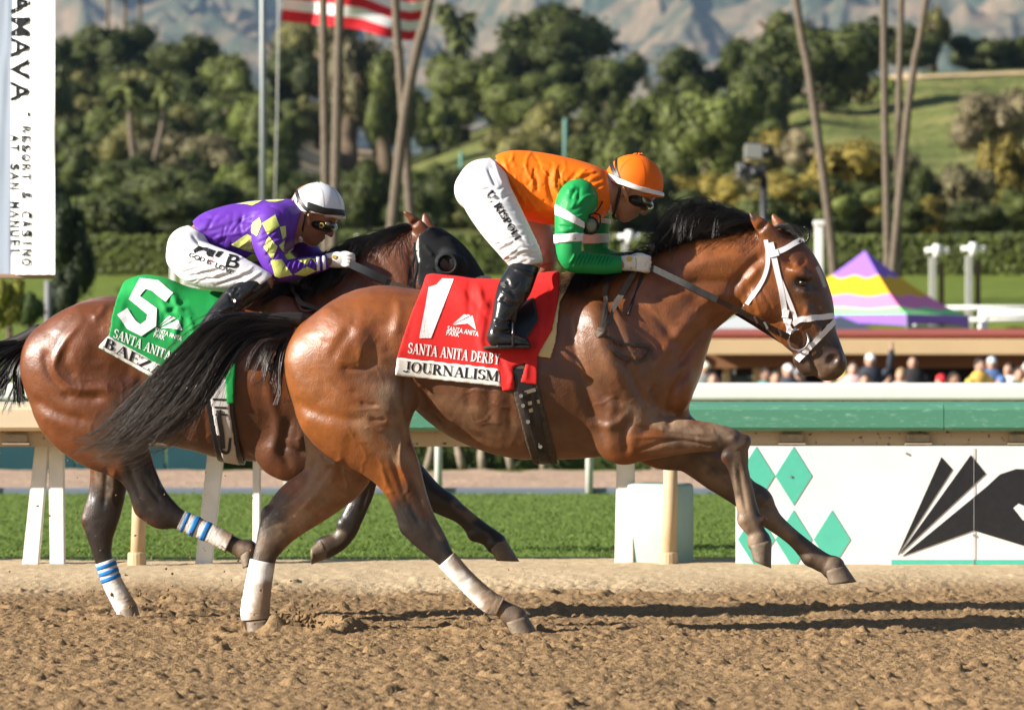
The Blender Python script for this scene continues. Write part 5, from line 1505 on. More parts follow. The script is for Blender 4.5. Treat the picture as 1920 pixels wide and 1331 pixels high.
def serif_on(name, bvh, s, o, u, v, m, parent, off=.0022, bold=1., curve=0., track=0.):
    """roman lettering: o px start of the baseline, u px end of it, v px vector of the letter height"""
    st, W = serif_strokes(s, bold)
    o, u, v = np.array(o, float), np.array(u, float), np.array(v, float)
    du = (u - o) / W
    def mp(p):
        q = o + du * p[0] + v * p[1]
        tt = p[0] / W
        return q + np.array([0, 1]) * curve * 4 * tt * (1 - tt)
    V, Fc = [], []
    for k, q in enumerate(st):
        ids = []
        for a, b in q:
            A, B = cast(bvh, *mp(a), off + .00010 * (k % 7)), cast(bvh, *mp(b), off + .00010 * (k % 7))
            if A is None or B is None: ids.append(None); continue
            V += [A[:], B[:]]; ids.append(len(V) - 2)
        for i in range(len(ids) - 1):
            if ids[i] is not None and ids[i + 1] is not None:
                Fc.append((ids[i], ids[i] + 1, ids[i + 1] + 1, ids[i + 1]))
    me = bpy.data.meshes.new(name); me.from_pydata(V, [], Fc)
    return link(name, me, parent, m, True)

def sans_on(name, bvh, s, o, u, v, m, parent, off=.0022, shear=0., maxlen=5.):
    Vt, Ft = text_tris(s)
    W = Vt[:, 0].max(); H_ = Vt[:, 1].max()
    o, u, v = np.array(o, float), np.array(u, float), np.array(v, float)
    bm = bmesh.new()
    for x, y in Vt:
        q = o + (u - o) * (x / W) + v * (y / H_); bm.verts.new((q[0], q[1], 0))
    bm.verts.ensure_lookup_table()
    for f in Ft:
        try: bm.faces.new([bm.verts[i] for i in f])
        except ValueError: pass
    bmesh.ops.triangulate(bm, faces=list(bm.faces))
    for _ in range(2):
        es = [e for e in bm.edges if e.calc_length() > maxlen]
        if es: bmesh.ops.subdivide_edges(bm, edges=es, cuts=1)
    bmesh.ops.triangulate(bm, faces=list(bm.faces))
    bad = []
    for vv in bm.verts:
        c = cast(bvh, vv.co.x, vv.co.y, off)
        if c is None: bad.append(vv)
        else: vv.co = c
    if bad: bmesh.ops.delete(bm, geom=bad, context='VERTS')
    me = bpy.data.meshes.new(name); bm.to_mesh(me); bm.free()
    return link(name, me, parent, m)

def quads_of(pl, step=6.):
    """triangulated, subdivided polygon in px for print_on"""
    bm = bmesh.new()
    vs_ = [bm.verts.new((a, b, 0)) for a, b in pl]
    bm.faces.new(vs_)
    bmesh.ops.triangulate(bm, faces=list(bm.faces))
    for _ in range(4):
        es = [e for e in bm.edges if e.calc_length() > step]
        if not es: break
        bmesh.ops.subdivide_edges(bm, edges=es, cuts=1)
        bmesh.ops.triangulate(bm, faces=list(bm.faces))
    out = [[(v.co.x, v.co.y) for v in f.verts] for f in bm.faces]
    bm.free()
    return out

def line_quads(pl, w, n=5):
    """a mitred band of width w px along a polyline"""
    p = np.array(pl, float)
    t = np.gradient(p, axis=0); t /= np.linalg.norm(t, axis=1)[:, None]
    n_ = np.column_stack([-t[:, 1], t[:, 0]])
    out = []
    for i in range(len(p) - 1):
        for k in range(n):
            a, b = k / n, (k + 1) / n
            pa, pb = p[i] + (p[i + 1] - p[i]) * a, p[i] + (p[i + 1] - p[i]) * b
            na, nb_ = n_[i] + (n_[i + 1] - n_[i]) * a, n_[i] + (n_[i + 1] - n_[i]) * b
            for s0, s1 in ((-.5, 0), (0, .5)):
                out.append([tuple(pa + na * w * s0), tuple(pb + nb_ * w * s0), tuple(pb + nb_ * w * s1), tuple(pa + na * w * s1)])
    return out

def strap(name, bvh, pl, w, m, parent, d, off=.004, th=.004, n=8, hover=None, yfall=None):
    """flat strap following a surface along a px polyline; hover: list of extra lift (m) per control point"""
    pts = np.array(pl, float)
    ctl = np.column_stack([pts, hover if hover is not None else np.zeros(len(pts))])
    q = catmull(ctl, n) if len(pts) > 2 else np.array([ctl[0] + (ctl[1] - ctl[0]) * t for t in np.linspace(0, 1, n + 1)])
    t = np.gradient(q[:, :2], axis=0); t /= np.maximum(np.linalg.norm(t, axis=1), 1e-9)[:, None]
    nn = np.column_stack([-t[:, 1], t[:, 0]])
    rows = []; lasty = yfall
    for i in range(len(q)):
        row = []
        for s_ in (-.5, 0, .5):
            a = q[i, :2] + nn[i] * w * s_
            c = cast(bvh, a[0], a[1], off) if bvh is not None else None
            if c is None: row.append(None)
            else: row.append(np.array(c) - np.array([0, q[i, 2], 0]))
        ok = [r for r in row if r is not None]
        yy = min(r[1] for r in ok) if ok else (lasty if lasty is not None else d)
        lasty = yy
        for j, s_ in enumerate((-.5, 0, .5)):
            if row[j] is None:
                a = q[i, :2] + nn[i] * w * s_; row[j] = P(a[0], a[1], yy)
        rows.append(row)
    A = np.array(rows)
    for _ in range(2):
        A[1:-1, :, 1] = .25 * A[:-2, :, 1] + .5 * A[1:-1, :, 1] + .25 * A[2:, :, 1]
    m_ = len(A)
    Bk = A + np.array([0, th, 0])
    V = np.concatenate([A, Bk[:, ::-1]], 1).reshape(-1, 3)
    Fc = [(i * 6 + j, i * 6 + (j + 1) % 6, (i + 1) * 6 + (j + 1) % 6, (i + 1) * 6 + j) for i in range(m_ - 1) for j in range(6)]
    Fc += [(5, 4, 3, 2, 1, 0), tuple((m_ - 1) * 6 + j for j in range(6))]
    me = bpy.data.meshes.new(name); me.from_pydata(V.tolist(), [], Fc)
    return link(name, me, parent, m)

def ribbon3(name, pts, w, m, parent, th=.003, n=8):
    """free strap through world points; w width in the picture plane (m)"""
    q = catmull(np.array(pts, float), n) if len(pts) > 2 else np.array([np.array(pts[0]) + (np.array(pts[1]) - np.array(pts[0])) * t for t in np.linspace(0, 1, n + 1)])
    t = np.gradient(q, axis=0); t[:, 1] = 0; t /= np.maximum(np.linalg.norm(t, axis=1), 1e-9)[:, None]
    nn = np.column_stack([-t[:, 2], 0 * t[:, 0], t[:, 0]])
    A = np.stack([q - nn * w / 2, q + nn * w / 2, q + nn * w / 2 + [0, th, 0], q - nn * w / 2 + [0, th, 0]], 1)
    m_ = len(A)
    Fc = [(i * 4 + j, i * 4 + (j + 1) % 4, (i + 1) * 4 + (j + 1) % 4, (i + 1) * 4 + j) for i in range(m_ - 1) for j in range(4)] + [(3, 2, 1, 0), tuple((m_ - 1) * 4 + j for j in range(4))]
    me = bpy.data.meshes.new(name); me.from_pydata(A.reshape(-1, 3).tolist(), [], Fc)
    return link(name, me, parent, m)

# ------------------------------------------------------------------ saddle cloths, saddles, girths
def cloth_mat(name, c, rough=.75):
    return mat(name, c, rough, .25, noise=.07, nscale=25, bump=.12, bscale=420, dist=.001)
M_red = cloth_mat('red_cloth', (.62, .022, .020))
M_greenc = cloth_mat('green_cloth', (.010, .270, .060))
M_wcloth = mat('white_cloth', (.78, .76, .72), .8, .2, noise=.06, nscale=14, bump=.15, bscale=300, dist=.001)
M_ink = mat('black_ink', (.015, .015, .016), .7, .2)
M_wprint = mat('white_print', (.82, .81, .79), .6, .25)
M_yellowpad = mat('yellow_pad', (.72, .56, .26), .8, .2, noise=.1, nscale=10)
M_leather = mat('black_leather', (.014, .014, .016), .28, .55, noise=.4, nscale=14, bump=.2, bscale=40, dist=.003)
M_brown = mat('brown_leather', (.060, .030, .018), .42, .45, noise=.4, nscale=30, bump=.3, bscale=120, dist=.002)
M_grey = mat('grey_webbing', (.095, .072, .058), .7, .3, noise=.3, nscale=40)
M_steel = mat('steel', (.55, .55, .55), .25, .5, metal=.95)
M_wstrap = mat('white_strap', (.80, .79, .82), .45, .4, noise=.04, nscale=30)
M_mud = mat('mud_cake', (.30, .20, .12), .95, .1)

def foldfn(L, amp0=.0015, seed=1):
    def f(px, py):
        r = amp0 * fbm(np.stack([px / 26., py / 60., 0 * px], -1), 3, seed)
        sh = px.shape
        for pl, w, a in L:
            d, t = polydist(px.ravel(), py.ravel(), np.array(pl, float))
            r = r + (a * .001 * np.exp(-(d / w) ** 2 * 1.3) * np.clip(np.minimum(t, 1 - t) * 4 + .3, 0, 1)).reshape(sh)
        return r
    return f

def make_cloth(name_label, S, d, poly, strip, mcl, folds, e=.016, t=.0058):
    dr = d - .22
    V, Q = shell(S, poly, dr, e, t, foldfn(folds))
    root = empty('saddle_cloth', (P(poly[0][0], poly[0][1], d)[0], d, P(0, 560, d)[2]))
    tag(root, name_label, 'saddle cloth', 'numbered saddle cloths')
    link('cloth', mesh_np('cloth', V, Q), root, mcl, True)
    V2, Q2_ = shell(S, strip, dr, e + .0012, t + .0012, foldfn(folds), yside=d)
    link('name_strip', mesh_np('name_strip', V2, Q2_), root, M_wcloth, True)
    Va = np.concatenate([V, V2]); Qa = np.concatenate([Q, Q2_ + len(V)])
    return root, bvh_of(Va, Qa)
S1c = Sculpt.__new__(Sculpt); S1c.__dict__.update(S1.__dict__); S1c.f = S1.f.copy()
balls(S1c, D1, [(812, 546, 24, .10, 0), (850, 556, 30, .13, 0), (900, 566, 34, .15, 0), (970, 566, 34, .14, 0), (1030, 552, 28, .10, 0)], .05)
poly1 = [(806, 480), (900, 480), (1052, 480), (1048, 560), (1035, 620), (1009, 664), (1007, 722), (975, 717), (986, 680), (963, 688), (965, 731), (941, 734), (941, 725), (741, 704), (745, 669), (754, 640), (772, 585), (790, 540)]
strip1 = [(745, 669), (936, 690), (941, 725), (741, 704)]
folds1 = [([(895, 530), (905, 570), (893, 620)], 7, 8), ([(915, 560), (900, 640), (915, 690)], 7, 7), ([(880, 525), (880, 600)], 6, -4), ([(945, 680), (960, 705), (955, 728)], 6, 8), ([(870, 540), (915, 600)], 6, -4), ([(990, 660), (985, 715)], 6, 6), ([(1020, 600), (1005, 660)], 6, 8), ([(930, 650), (950, 700)], 5, -6), ([(780, 570), (765, 640)], 8, -3), ([(1035, 540), (1020, 620)], 5, -5), ([(770, 695), (935, 712)], 5, 2)]
cloth1, cb1 = make_cloth('red saddle cloth with white number 1 and a dirty white name strip', S1c, D1, poly1, strip1, M_red, folds1)
one = [(829, 523), (851, 524), (808, 634), (786, 634), (816, 558), (801, 555), (804, 539), (818, 535)]
print_on('number', cb1, quads_of(one), M_wprint, cloth1, .0026)
serif_on('race_lettering', cb1, 'SANTA ANITA DERBY', (764, 662), (936, 684), (2.5, -20), M_wprint, cloth1, .002)
serif_on('horse_name', cb1, 'JOURNALISM', (757, 696), (934, 715), (2, -19.5), M_ink, cloth1, .0017, bold=.9)
lg = print_on('track_logo', cb1, quads_of([(848, 609), (870, 590), (875, 591)]) + quads_of([(849, 609), (877, 590), (882, 592)]) + quads_of([(850, 610), (886, 592), (893, 619), (877, 607)]), M_wprint, cloth1)
sans_on('track_lettering', cb1, 'SANTA ANITA', (838, 620), (897, 631), (1.5, -9), M_wprint, cloth1)
sans_on('track_lettering', cb1, 'PARK', (836, 628), (861, 632), (1.5, -8.5), M_wprint, cloth1)
V, Q = shell(S1, [(1026, 500), (1085, 500), (1062, 545), (1050, 565), (1042, 640), (1032, 672), (1006, 668), (1025, 620)], D1 - .22, .008, .006)
tag(link('saddle_pad', mesh_np('saddle_pad', V, Q), None, M_yellowpad, True), 'yellow pad edge showing in front of red saddle cloth', 'saddle pad')

S2c = Sculpt.__new__(Sculpt); S2c.__dict__.update(S2.__dict__); S2c.f = S2.f.copy()
balls(S2c, D2, [(248, 556, 24, .10, 0), (272, 550, 26, .12, 0), (305, 560, 30, .14, 0), (350, 585, 34, .15, 0), (400, 592, 32, .14, 0)], .05)
poly2 = [(236, 490), (300, 490), (400, 500), (442, 540), (446, 640), (441, 758), (426, 758), (424, 705), (389, 705), (387, 757), (374, 756), (374, 742), (306, 719), (186, 652), (207, 628), (211, 590), (217, 556)]
strip2 = [(206, 629), (318, 692), (376, 708), (375, 742), (305, 718), (186, 651)]
folds2 = [([(320, 545), (340, 590), (325, 640)], 7, 10), ([(345, 565), (310, 590), (300, 640)], 6, -6), ([(300, 560), (330, 620)], 6, 7), ([(350, 580), (370, 640)], 7, 8), ([(280, 640), (330, 690)], 7, -5), ([(230, 560), (225, 620)], 7, 4), ([(310, 575), (350, 578)], 5, 6), ([(290, 690), (300, 712)], 6, 6), ([(330, 700), (340, 725)], 5, -4)]
cloth2, cb2 = make_cloth('green saddle cloth with white number 5 partly hidden by the tail', S2c, D2, poly2, strip2, M_greenc, folds2)
print_on('number', cb2, line_quads([(317, 559), (291, 537), (268, 533), (252, 559), (285, 585), (283, 607), (264, 620), (246, 610), (229, 585)], 22), M_wprint, cloth2, .0055)
serif_on('race_lettering', cb2, 'SANTA ANITA DERBY', (211, 633), (374, 700), (5, -17), M_wprint, cloth2, .0024)
serif_on('horse_name', cb2, 'BAEZA', (193, 650), (304, 709), (6, -18), M_ink, cloth2, .002, bold=.9)
print_on('track_logo', cb2, quads_of([(297, 612), (318, 592), (322, 594)]) + quads_of([(299, 614), (325, 594), (330, 597)]) + quads_of([(301, 616), (334, 600), (342, 620), (322, 616)]), M_wprint, cloth2)
sans_on('track_lettering', cb2, 'SANTA ANITA', (290, 622), (340, 640), (2, -8.5), M_wprint, cloth2)
sans_on('track_lettering', cb2, 'PARK', (287, 631), (308, 638), (2, -8), M_wprint, cloth2)

# girths
def girth(S, d, poly, label, core, edge_w, mcore, medge):
    root = empty('girth', (P(poly[0][0], 0, d)[0], d, P(0, poly[0][1], d)[2]))
    tag(root, label, 'girth')
    V, Q = shell(S, poly, d - .2, .009, .0058)
    link('band', mesh_np('band', V, Q), root, medge, True)
    V2, Q2_ = shell(S, core, d - .2, .0125, .0062)
    link('elastic', mesh_np('elastic', V2, Q2_), root, mcore, True)
    return root, bvh_of(np.concatenate([V, V2]), np.concatenate([Q, Q2_ + len(V)]))
g1, gb1 = girth(S1, D1, [(948, 650), (1006, 650), (1010, 722), (1026, 790), (1047, 872), (1000, 872), (986, 830), (963, 740)], 'black girth with steel buckles round the nearer horse', [(956, 690), (1000, 690), (1004, 740), (1018, 800), (1034, 872), (1012, 872), (997, 820), (972, 740)], 5, M_leather, mat('girth_edge', (.07, .055, .042), .7, .3, noise=.5, nscale=40))
for (a, b) in (((984, 736), (1004, 730)), ((990, 756), (1012, 752)), ((992, 770), (1004, 766))):
    strap('buckle', gb1, [a, ((a[0] + b[0]) / 2, (a[1] + b[1]) / 2), b], 7, M_steel, g1, D1, .004, .006)
strap('billet', gb1, [(1000, 735), (1003, 765), (1010, 800), (1016, 832)], 9, M_leather, g1, D1, .006, .006)
strap('billet', gb1, [(984, 735), (987, 765), (995, 800)], 7, M_leather, g1, D1, .006, .006)
for px, py in ((977, 742), (981, 760), (1013, 836), (990, 790)):
    c = cast(gb1, px, py, .004); mb = MB(); mb.tube([c[:], (c.x, c.y - .008, c.z)], .009, 10); mb.build('stud', M_steel, g1)
M_greyband = mat('grey_white_webbing', (.60, .58, .57), .7, .3, noise=.08, nscale=40)
g2, gb2 = girth(S2, D2, [(376, 680), (440, 680), (441, 760), (455, 874), (404, 868), (394, 800)], 'pale grey girth with black edges round the farther horse', [(386, 680), (432, 680), (433, 760), (445, 874), (416, 868), (404, 800)], 5, M_greyband, M_leather)
for (a, b) in (((399, 748), (424, 749)), ((402, 763), (425, 764)), ((404, 777), (426, 777))):
    strap('elastic_stripe', gb2, [a, ((a[0] + b[0]) / 2, (a[1] + b[1]) / 2), b], 3.2, M_leather, g2, D2, .003, .004)
strap('buckle', gb2, [(410, 768), (412, 790), (416, 812), (418, 840)], 9, M_leather, g2, D2, .005, .006)
strap('buckle', gb2, [(408, 815), (414, 842), (428, 846), (432, 820)], 5, M_leather, g2, D2, .005, .006)

# racing saddles: a slim seat curving up at the back, flap and stirrup
def saddle(d, seat, label, mseat, flap, mtrim):
    root = empty('racing_saddle', (P(seat[0][0], 0, d)[0], d, P(0, seat[0][1], d)[2])); tag(root, label, 'saddle', 'racing saddles')
    pts = np.array([P(a, b, d) for a, b, _, _ in seat])
    lo, hi = pts.min(0) - .2, pts.max(0) + .2
    S = Sculpt(lo, hi, .006)
    S.chain(pts, [q[2] / F * d for q in seat], [q[3] for q in seat], .02)
    V, Q = S.mesh(2)
    link('seat', mesh_np('seat', V, Q), root, mseat, True)
    return root
sd1 = saddle(D1, [(872, 534, 5, .10), (890, 543, 7, .13), (930, 552, 9, .12), (980, 545, 10, .10), (1022, 530, 10, .07)], 'small black racing saddle on the red cloth', M_leather, None, M_steel)
V, Q = shell(S1, [(925, 545), (1000, 540), (1010, 600), (985, 640), (950, 640), (932, 600)], D1 - .22, .030, .006, yside=D1)
link('flap', mesh_np('flap', V, Q), sd1, M_leather, True)
sd2 = saddle(D2, [(312, 548, 5, .10), (335, 560, 7, .13), (375, 573, 9, .12), (430, 575, 10, .10), (480, 560, 10, .07)], 'black and brown racing saddle on the green cloth', M_leather, None, M_steel)
tb = MB(); tb.tube([P(a, b, D2 - .15 + .0 * a) for a, b in ((345, 572), (372, 582), (395, 586))], .007, 8); tb.build('piping', M_brown, sd2, True)
def stirrup(root, px, py, d, w, h, strap_to):
    mb = MB()
    c = P(px, py, d)
    a = w / F * d / 2; hh = h / F * d
    mb.box((c[0], c[1], c[2]), (a * 2, .10, .012), bev=.004)
    for s_ in (-1, 1):
        mb.tube(catmull([c + [0, s_ * .048, 0], c + [0, s_ * .055, hh * .5], c + [0, s_ * .03, hh * .9], c + [0, 0, hh]], 5), .006, 8)
    mb.build('stirrup', M_leather, root, True)
    ribbon3('stirrup_leather', [c + [0, 0, hh], P(*strap_to, d - .02)], .022, M_leather, root)
stirrup(sd1, 962, 650, D1 - .335, 62, 46, (968, 560))
stirrup(sd2, 420, 640, D2 - .335, 58, 46, (425, 590))

# ------------------------------------------------------------------ bridles
br1 = empty('bridle', P(1450, 470, D1)); tag(br1, 'white bridle with figure-eight noseband on the nearer horse', 'bridle', 'bridles of the two racehorses')
st = lambda nm, pl, w, m=M_wstrap, off=.005, th=.006: strap(nm, bvh1, pl, w * (1.2 if m is M_wstrap else 1), m, br1, D1, off, th)
st('throat_latch', [(1436, 450), (1440, 482), (1436, 510), (1422, 540), (1393, 580)], 6.5)
st('cheek_strap', [(1445, 455), (1450, 478), (1456, 505), (1465, 545), (1473, 592), (1482, 622)], 8.5)
st('noseband_strap', [(1460, 518), (1476, 556), (1491, 596), (1487, 608)], 6.5, off=.004)
st('brow_band', [(1449, 476), (1470, 468), (1490, 457), (1507, 449)], 8, off=.008)
st('noseband', [(1487, 606), (1500, 599), (1525, 596), (1561, 592)], 9, off=.008)
st('drop_noseband', [(1565, 600), (1545, 622), (1520, 649), (1496, 675)], 8.5, off=.009)
st('keeper', [(1468, 586), (1479, 588)], 12, off=.010); st('keeper', [(1471, 600), (1484, 603)], 9, off=.010); st('keeper', [(1443, 478), (1459, 474)], 10, off=.010); st('keeper', [(1476, 617), (1487, 620)], 9, off=.010)
c = cast(bvh1, 1492, 637, .016)
th = np.linspace(0, 2 * PI, 33)
cc = P(1497, 637, c[1] if c is not None else D1 - .07)
mb = MB(); mb.tube([cc + np.array([math.cos(t) * .045, .006 * math.sin(2 * t), math.sin(t) * .047]) for t in th], .0055, 8, cap=False); mb.build('bit_ring', M_steel, br1, True)
yb = cc[1] - .012
rn = [P(1479, 633, yb), P(1440, 612, yb - .03), P(1390, 585, D1 - .15), P(1330, 555, D1 - .185), P(1280, 531, D1 - .19), P(1222, 503, D1 - .15)]
ribbon3('rein', rn, .025, M_brown, br1)
ribbon3('rein_grip', [P(1345, 562, D1 - .186), P(1312, 546, D1 - .196), P(1280, 530, D1 - .20), P(1222, 502, D1 - .16)], .028, mat('rubber_grip', (.045, .045, .045), .75, .3, noise=.3, nscale=60), br1)
for (px, py) in ((1436, 610), (1418, 600), (1462, 624)):
    cq = P(px, py, np.interp(px, [1390, 1440, 1479], [D1 - .155, yb - .034, yb - .005]))
    mb = MB(); mb.box(tuple(cq), (.012, .010, .036), bev=.003, M=Matrix.Rotation(R(-28), 4, 'Y')); mb.build('buckle', M_steel if px == 1436 else M_brown, br1)
ribbon3('rein', [P(1470, 640, yb + .13), P(1390, 590, D1 + .16), P(1290, 535, D1 + .18), P(1215, 500, D1 + .06)], .03, M_brown, br1)
st('rein_end', [(1192, 512), (1172, 545), (1150, 580), (1132, 615)], 10, M_grey, .022)
st('rein_end', [(1140, 530), (1134, 560), (1130, 590), (1126, 618)], 9, M_grey, .020)
st('rein_end', [(1132, 632), (1160, 644), (1190, 648), (1212, 650), (1219, 658), (1208, 674), (1190, 678), (1160, 668), (1138, 645)], 6, M_grey, .016)
c = cast(bvh1, 1126, 627, .03)
S_ = Sculpt(np.array(c) - .08, np.array(c) + .08, .0035)
cc_ = np.array(c)
S_.ell(cc_, .030, .022, .016, 25, .004); S_.ell(cc_ + [.004, -.010, .012], .026, .010, .012, -20, .003); S_.ell(cc_ + [-.002, -.011, -.008], .024, .010, .011, 35, .003)
V, Q = S_.mesh(1); link('knot', mesh_np('knot', V, Q), br1, M_grey, True)

br2 = empty('bridle', P(800, 470, D2)); tag(br2, 'dark bridle and grey reins on the horse in the hood', 'bridle', 'bridles of the two racehorses')
ribbon3('rein', [P(655, 494, D2 - .16), P(690, 511, D2 - .19), P(735, 532, D2 - .19), P(800, 556, D2 - .16), P(880, 600, D2 - .10)], .030, M_grey, br2)
ribbon3('rein_grip', [P(650, 492, D2 - .165), P(690, 510, D2 - .197), P(725, 527, D2 - .197)], .036, M_leather, br2)
strap('rein_end', bvh2, [(548, 510), (546, 530), (552, 556), (560, 572), (580, 580), (602, 590)], 7, M_grey, br2, D2, .02)
strap('rein_end', bvh2, [(556, 570), (565, 584), (585, 584), (606, 574)], 3.5, M_grey, br2, D2, .014)
strap('neck_strap', bvh2, [(610, 545), (630, 530), (652, 513)], 10, M_brown, br2, D2, .016)
strap('cheek_strap', bvh2, [(790, 440), (783, 462), (788, 492)], 6, M_greyband, br2, D2, .006)
strap('cheek_strap', bvh2, [(778, 456), (776, 480), (768, 510), (764, 540)], 4, M_leather, br2, D2, .006)
strap('cheek_strap', bvh2, [(781, 470), (781, 500), (772, 540)], 4, M_leather, br2, D2, .006)
# blinker hood with an eye cup, and the sheepskin roll across the nose
M_hood = mat('black_hood_cloth', (.016, .017, .019), .8, .25, noise=.2, nscale=30, bump=.15, bscale=300, dist=.001)
hood = empty('blinker_hood', P(835, 470, D2)); tag(hood, 'black blinker hood with round eye cups on the farther horse', 'blinker hood')
V, Q = shell(S2, [(784, 442), (805, 425), (840, 425), (880, 460), (912, 520), (925, 560), (880, 575), (830, 570), (800, 560), (783, 530), (786, 490)], D2 - .08, .006, .0055)
V = strokes(V, Q, [([(795, 460), (812, 480)], 4, 5), ([(800, 500), (815, 505)], 4, 4), ([(850, 450), (868, 475)], 4, -4), ([(860, 520), (880, 540)], 5, 4), ([(800, 530), (825, 540)], 5, 4)])
link('hood', mesh_np('hood', V, Q), hood, M_hood, True)
hb = bvh_of(V, Q)
c = cast(hb, 838, 495, .0)
mb = MB()
th = np.linspace(0, 2 * PI, 29)
for k, (r_, dy) in enumerate(((.052, .004), (.049, -.010), (.044, -.018))):
    mb.tube([np.array(c) + [math.cos(t) * r_, dy, math.sin(t) * r_] for t in th], .0075, 8, cap=False)
mb.build('eye_cup', M_hood, hood, True)
bm = bmesh.new(); bmesh.ops.create_uvsphere(bm, u_segments=20, v_segments=12, radius=1); bm.transform(Matrix.Translation(Vector(c) + Vector((0, .0, 0))) @ Matrix.Diagonal((.040, .006, .040, 1)))
me = bpy.data.meshes.new('cup_lens'); bm.to_mesh(me); bm.free(); link('cup_lens', me, hood, mat('cup_mesh', (.035, .018, .012), .35, .5), True)
M_fleece = mat('cream_fleece', (.72, .62, .44), .95, .1, noise=.12, nscale=40, bump=1., bscale=130, dist=.012)
S_ = Sculpt(P(875, 565, D2) - .12, P(930, 510, D2) + .12, .005)
S_.chain([P(893, 531, D2 - .05), P(910, 528, D2), P(915, 540, D2 + .05)], [.030, .032, .03], [.03, .032, .03], .01)
S_.chain([P(888, 528, D2 - .04), P(908, 535, D2 - .06), P(912, 560, D2 - .07)], [.027, .028, .026], [.026] * 3, .01)
V, Q = S_.mesh(2)
N = vnormals(V, Q); V = V + N * (.006 * fbm(V * 90, 2, 3))[:, None]
tag(link('nose_roll', mesh_np('nose_roll', V, Q), None, M_fleece, True), "cream fleece nose roll on the hooded horse's face", 'nose roll')

# ------------------------------------------------------------------ manes, tails, forelock
def strands(g, guides, d, n, m, spread, yspread, jit, npts=18, len_var=.25, clump=20):
    """guides: px polylines with depth offsets [(px,py,y)...]; locks of hair, each a mix of neighbouring guides with its own wave"""
    G = [catmull(np.array(q, float), 8) for q in guides]
    u = np.linspace(0, 1, npts)
    GG = np.array([np.column_stack([np.interp(u * (len(q) - 1), np.arange(len(q)), q[:, k]) for k in range(3)]) for q in G])
    out = []
    for c in range(max(1, n // clump)):
        i = g.integers(0, len(GG) - 1) if len(GG) > 1 else 0
        w = g.random()
        base = GG[i] * (1 - w) + GG[min(i + 1, len(GG) - 1)] * w
        off = g.normal(0, 1, 3)
        ph, fr, am = g.uniform(0, 6.28), g.uniform(1.0, 2.6), g.normal(0, 1)
        base = base.copy()
        base[:, 0] += off[0] * spread * (.10 + u ** 1.3) + am * jit * .5 * np.sin(fr * u * 4 + ph) * u
        base[:, 1] += off[1] * spread * (.10 + u ** 1.3) + am * jit * np.cos(fr * u * 4 + ph) * u
        base[:, 2] += off[2] * yspread * (.3 + u)
        Lc = 1 - len_var * g.random()
        for _ in range(clump):
            L_ = Lc * (1 - .22 * g.random() ** 2)
            q = np.column_stack([np.interp(u * L_ * (npts - 1), np.arange(npts), base[:, k]) for k in range(3)])
            o2 = g.normal(0, 1, 3); p2, f2 = g.uniform(0, 6.28), g.uniform(2, 5)
            env = .45 + .9 * np.abs(u - .55)
            q[:, 0] += o2[0] * spread * .28 * env + .10 * jit * np.sin(f2 * u * 4 + p2) * u
            q[:, 1] += o2[1] * spread * .28 * env + .16 * jit * np.cos(f2 * u * 4 + p2) * u
            q[:, 2] += o2[2] * yspread * .25 * env
            out.append([P(a, b, d + y) for a, b, y in q])
    return np.array(out)
g = np.random.default_rng(17)
# tail of the nearer horse, streaming back
T1 = [[(552, 602, 0), (500, 592, -.02), (440, 590, -.05), (392, 604, -.08), (350, 640, -.12), (300, 690, -.14), (235, 752, -.14), (170, 812, -.12), (112, 838, -.1)],
      [(548, 606, 0), (500, 602, -.02), (445, 604, -.05), (400, 628, -.1), (360, 672, -.13), (318, 722, -.15), (270, 780, -.15), (215, 832, -.13), (140, 846, -.1)],
      [(545, 612, 0), (500, 612, -.02), (450, 622, -.05), (412, 652, -.1), (385, 700, -.14), (345, 755, -.16), (300, 800, -.15), (240, 842, -.13), (165, 850, -.1)],
      [(545, 620, -.01), (505, 625, -.04), (465, 645, -.08), (436, 682, -.12), (400, 735, -.15), (362, 780, -.15), (315, 818, -.14), (262, 840, -.12), (200, 850, -.1)]]
A = strands(g, T1, D1, 1400, M_tailhair, 8, .03, 12, len_var=.18, clump=14)
hair('tail', A, .0012, .0003, M_tailhair, horse1, rvar=g.uniform(.6, 1.5, len(A)))
A = strands(g, T1, D1, 450, M_tailhair, 17, .06, 24, clump=3, len_var=.08)
hair('tail_wisps', A, .0008, .00025, M_tailhair, horse1)
T1b = [[(546, 618, -.02), (520, 625, -.05), (490, 640, -.08), (470, 665, -.1), (450, 690, -.11)], [(545, 625, -.03), (522, 640, -.06), (508, 670, -.09), (498, 705, -.1), (478, 735, -.1)],
       [(545, 632, -.04), (530, 655, -.07), (522, 690, -.09), (516, 730, -.1), (500, 762, -.1)], [(543, 640, -.05), (537, 668, -.08), (536, 705, -.1), (534, 735, -.1), (515, 765, -.1)]]
A = strands(g, T1b, D1, 420, M_tailhair, 9, .03, 10, len_var=.5, clump=12)
hair('tail_lock', A, .0016, .0004, M_tailhair, horse1)
M_dock = mat('tail_root', (.020, .016, .014), .5, .4)
S_ = Sculpt(P(480, 660, D1) - .1, P(570, 570, D1) + .1, .006)
S_.chain([P(562, 600, D1), P(530, 600, D1 - .01), P(498, 602, D1 - .03), P(465, 608, D1 - .05)], [.034, .034, .024, .008], [.034, .032, .022, .008], .02)
V, Q = S_.mesh(2); link('tail_dock', mesh_np('tail_dock', V, Q), horse1, M_dock, True)
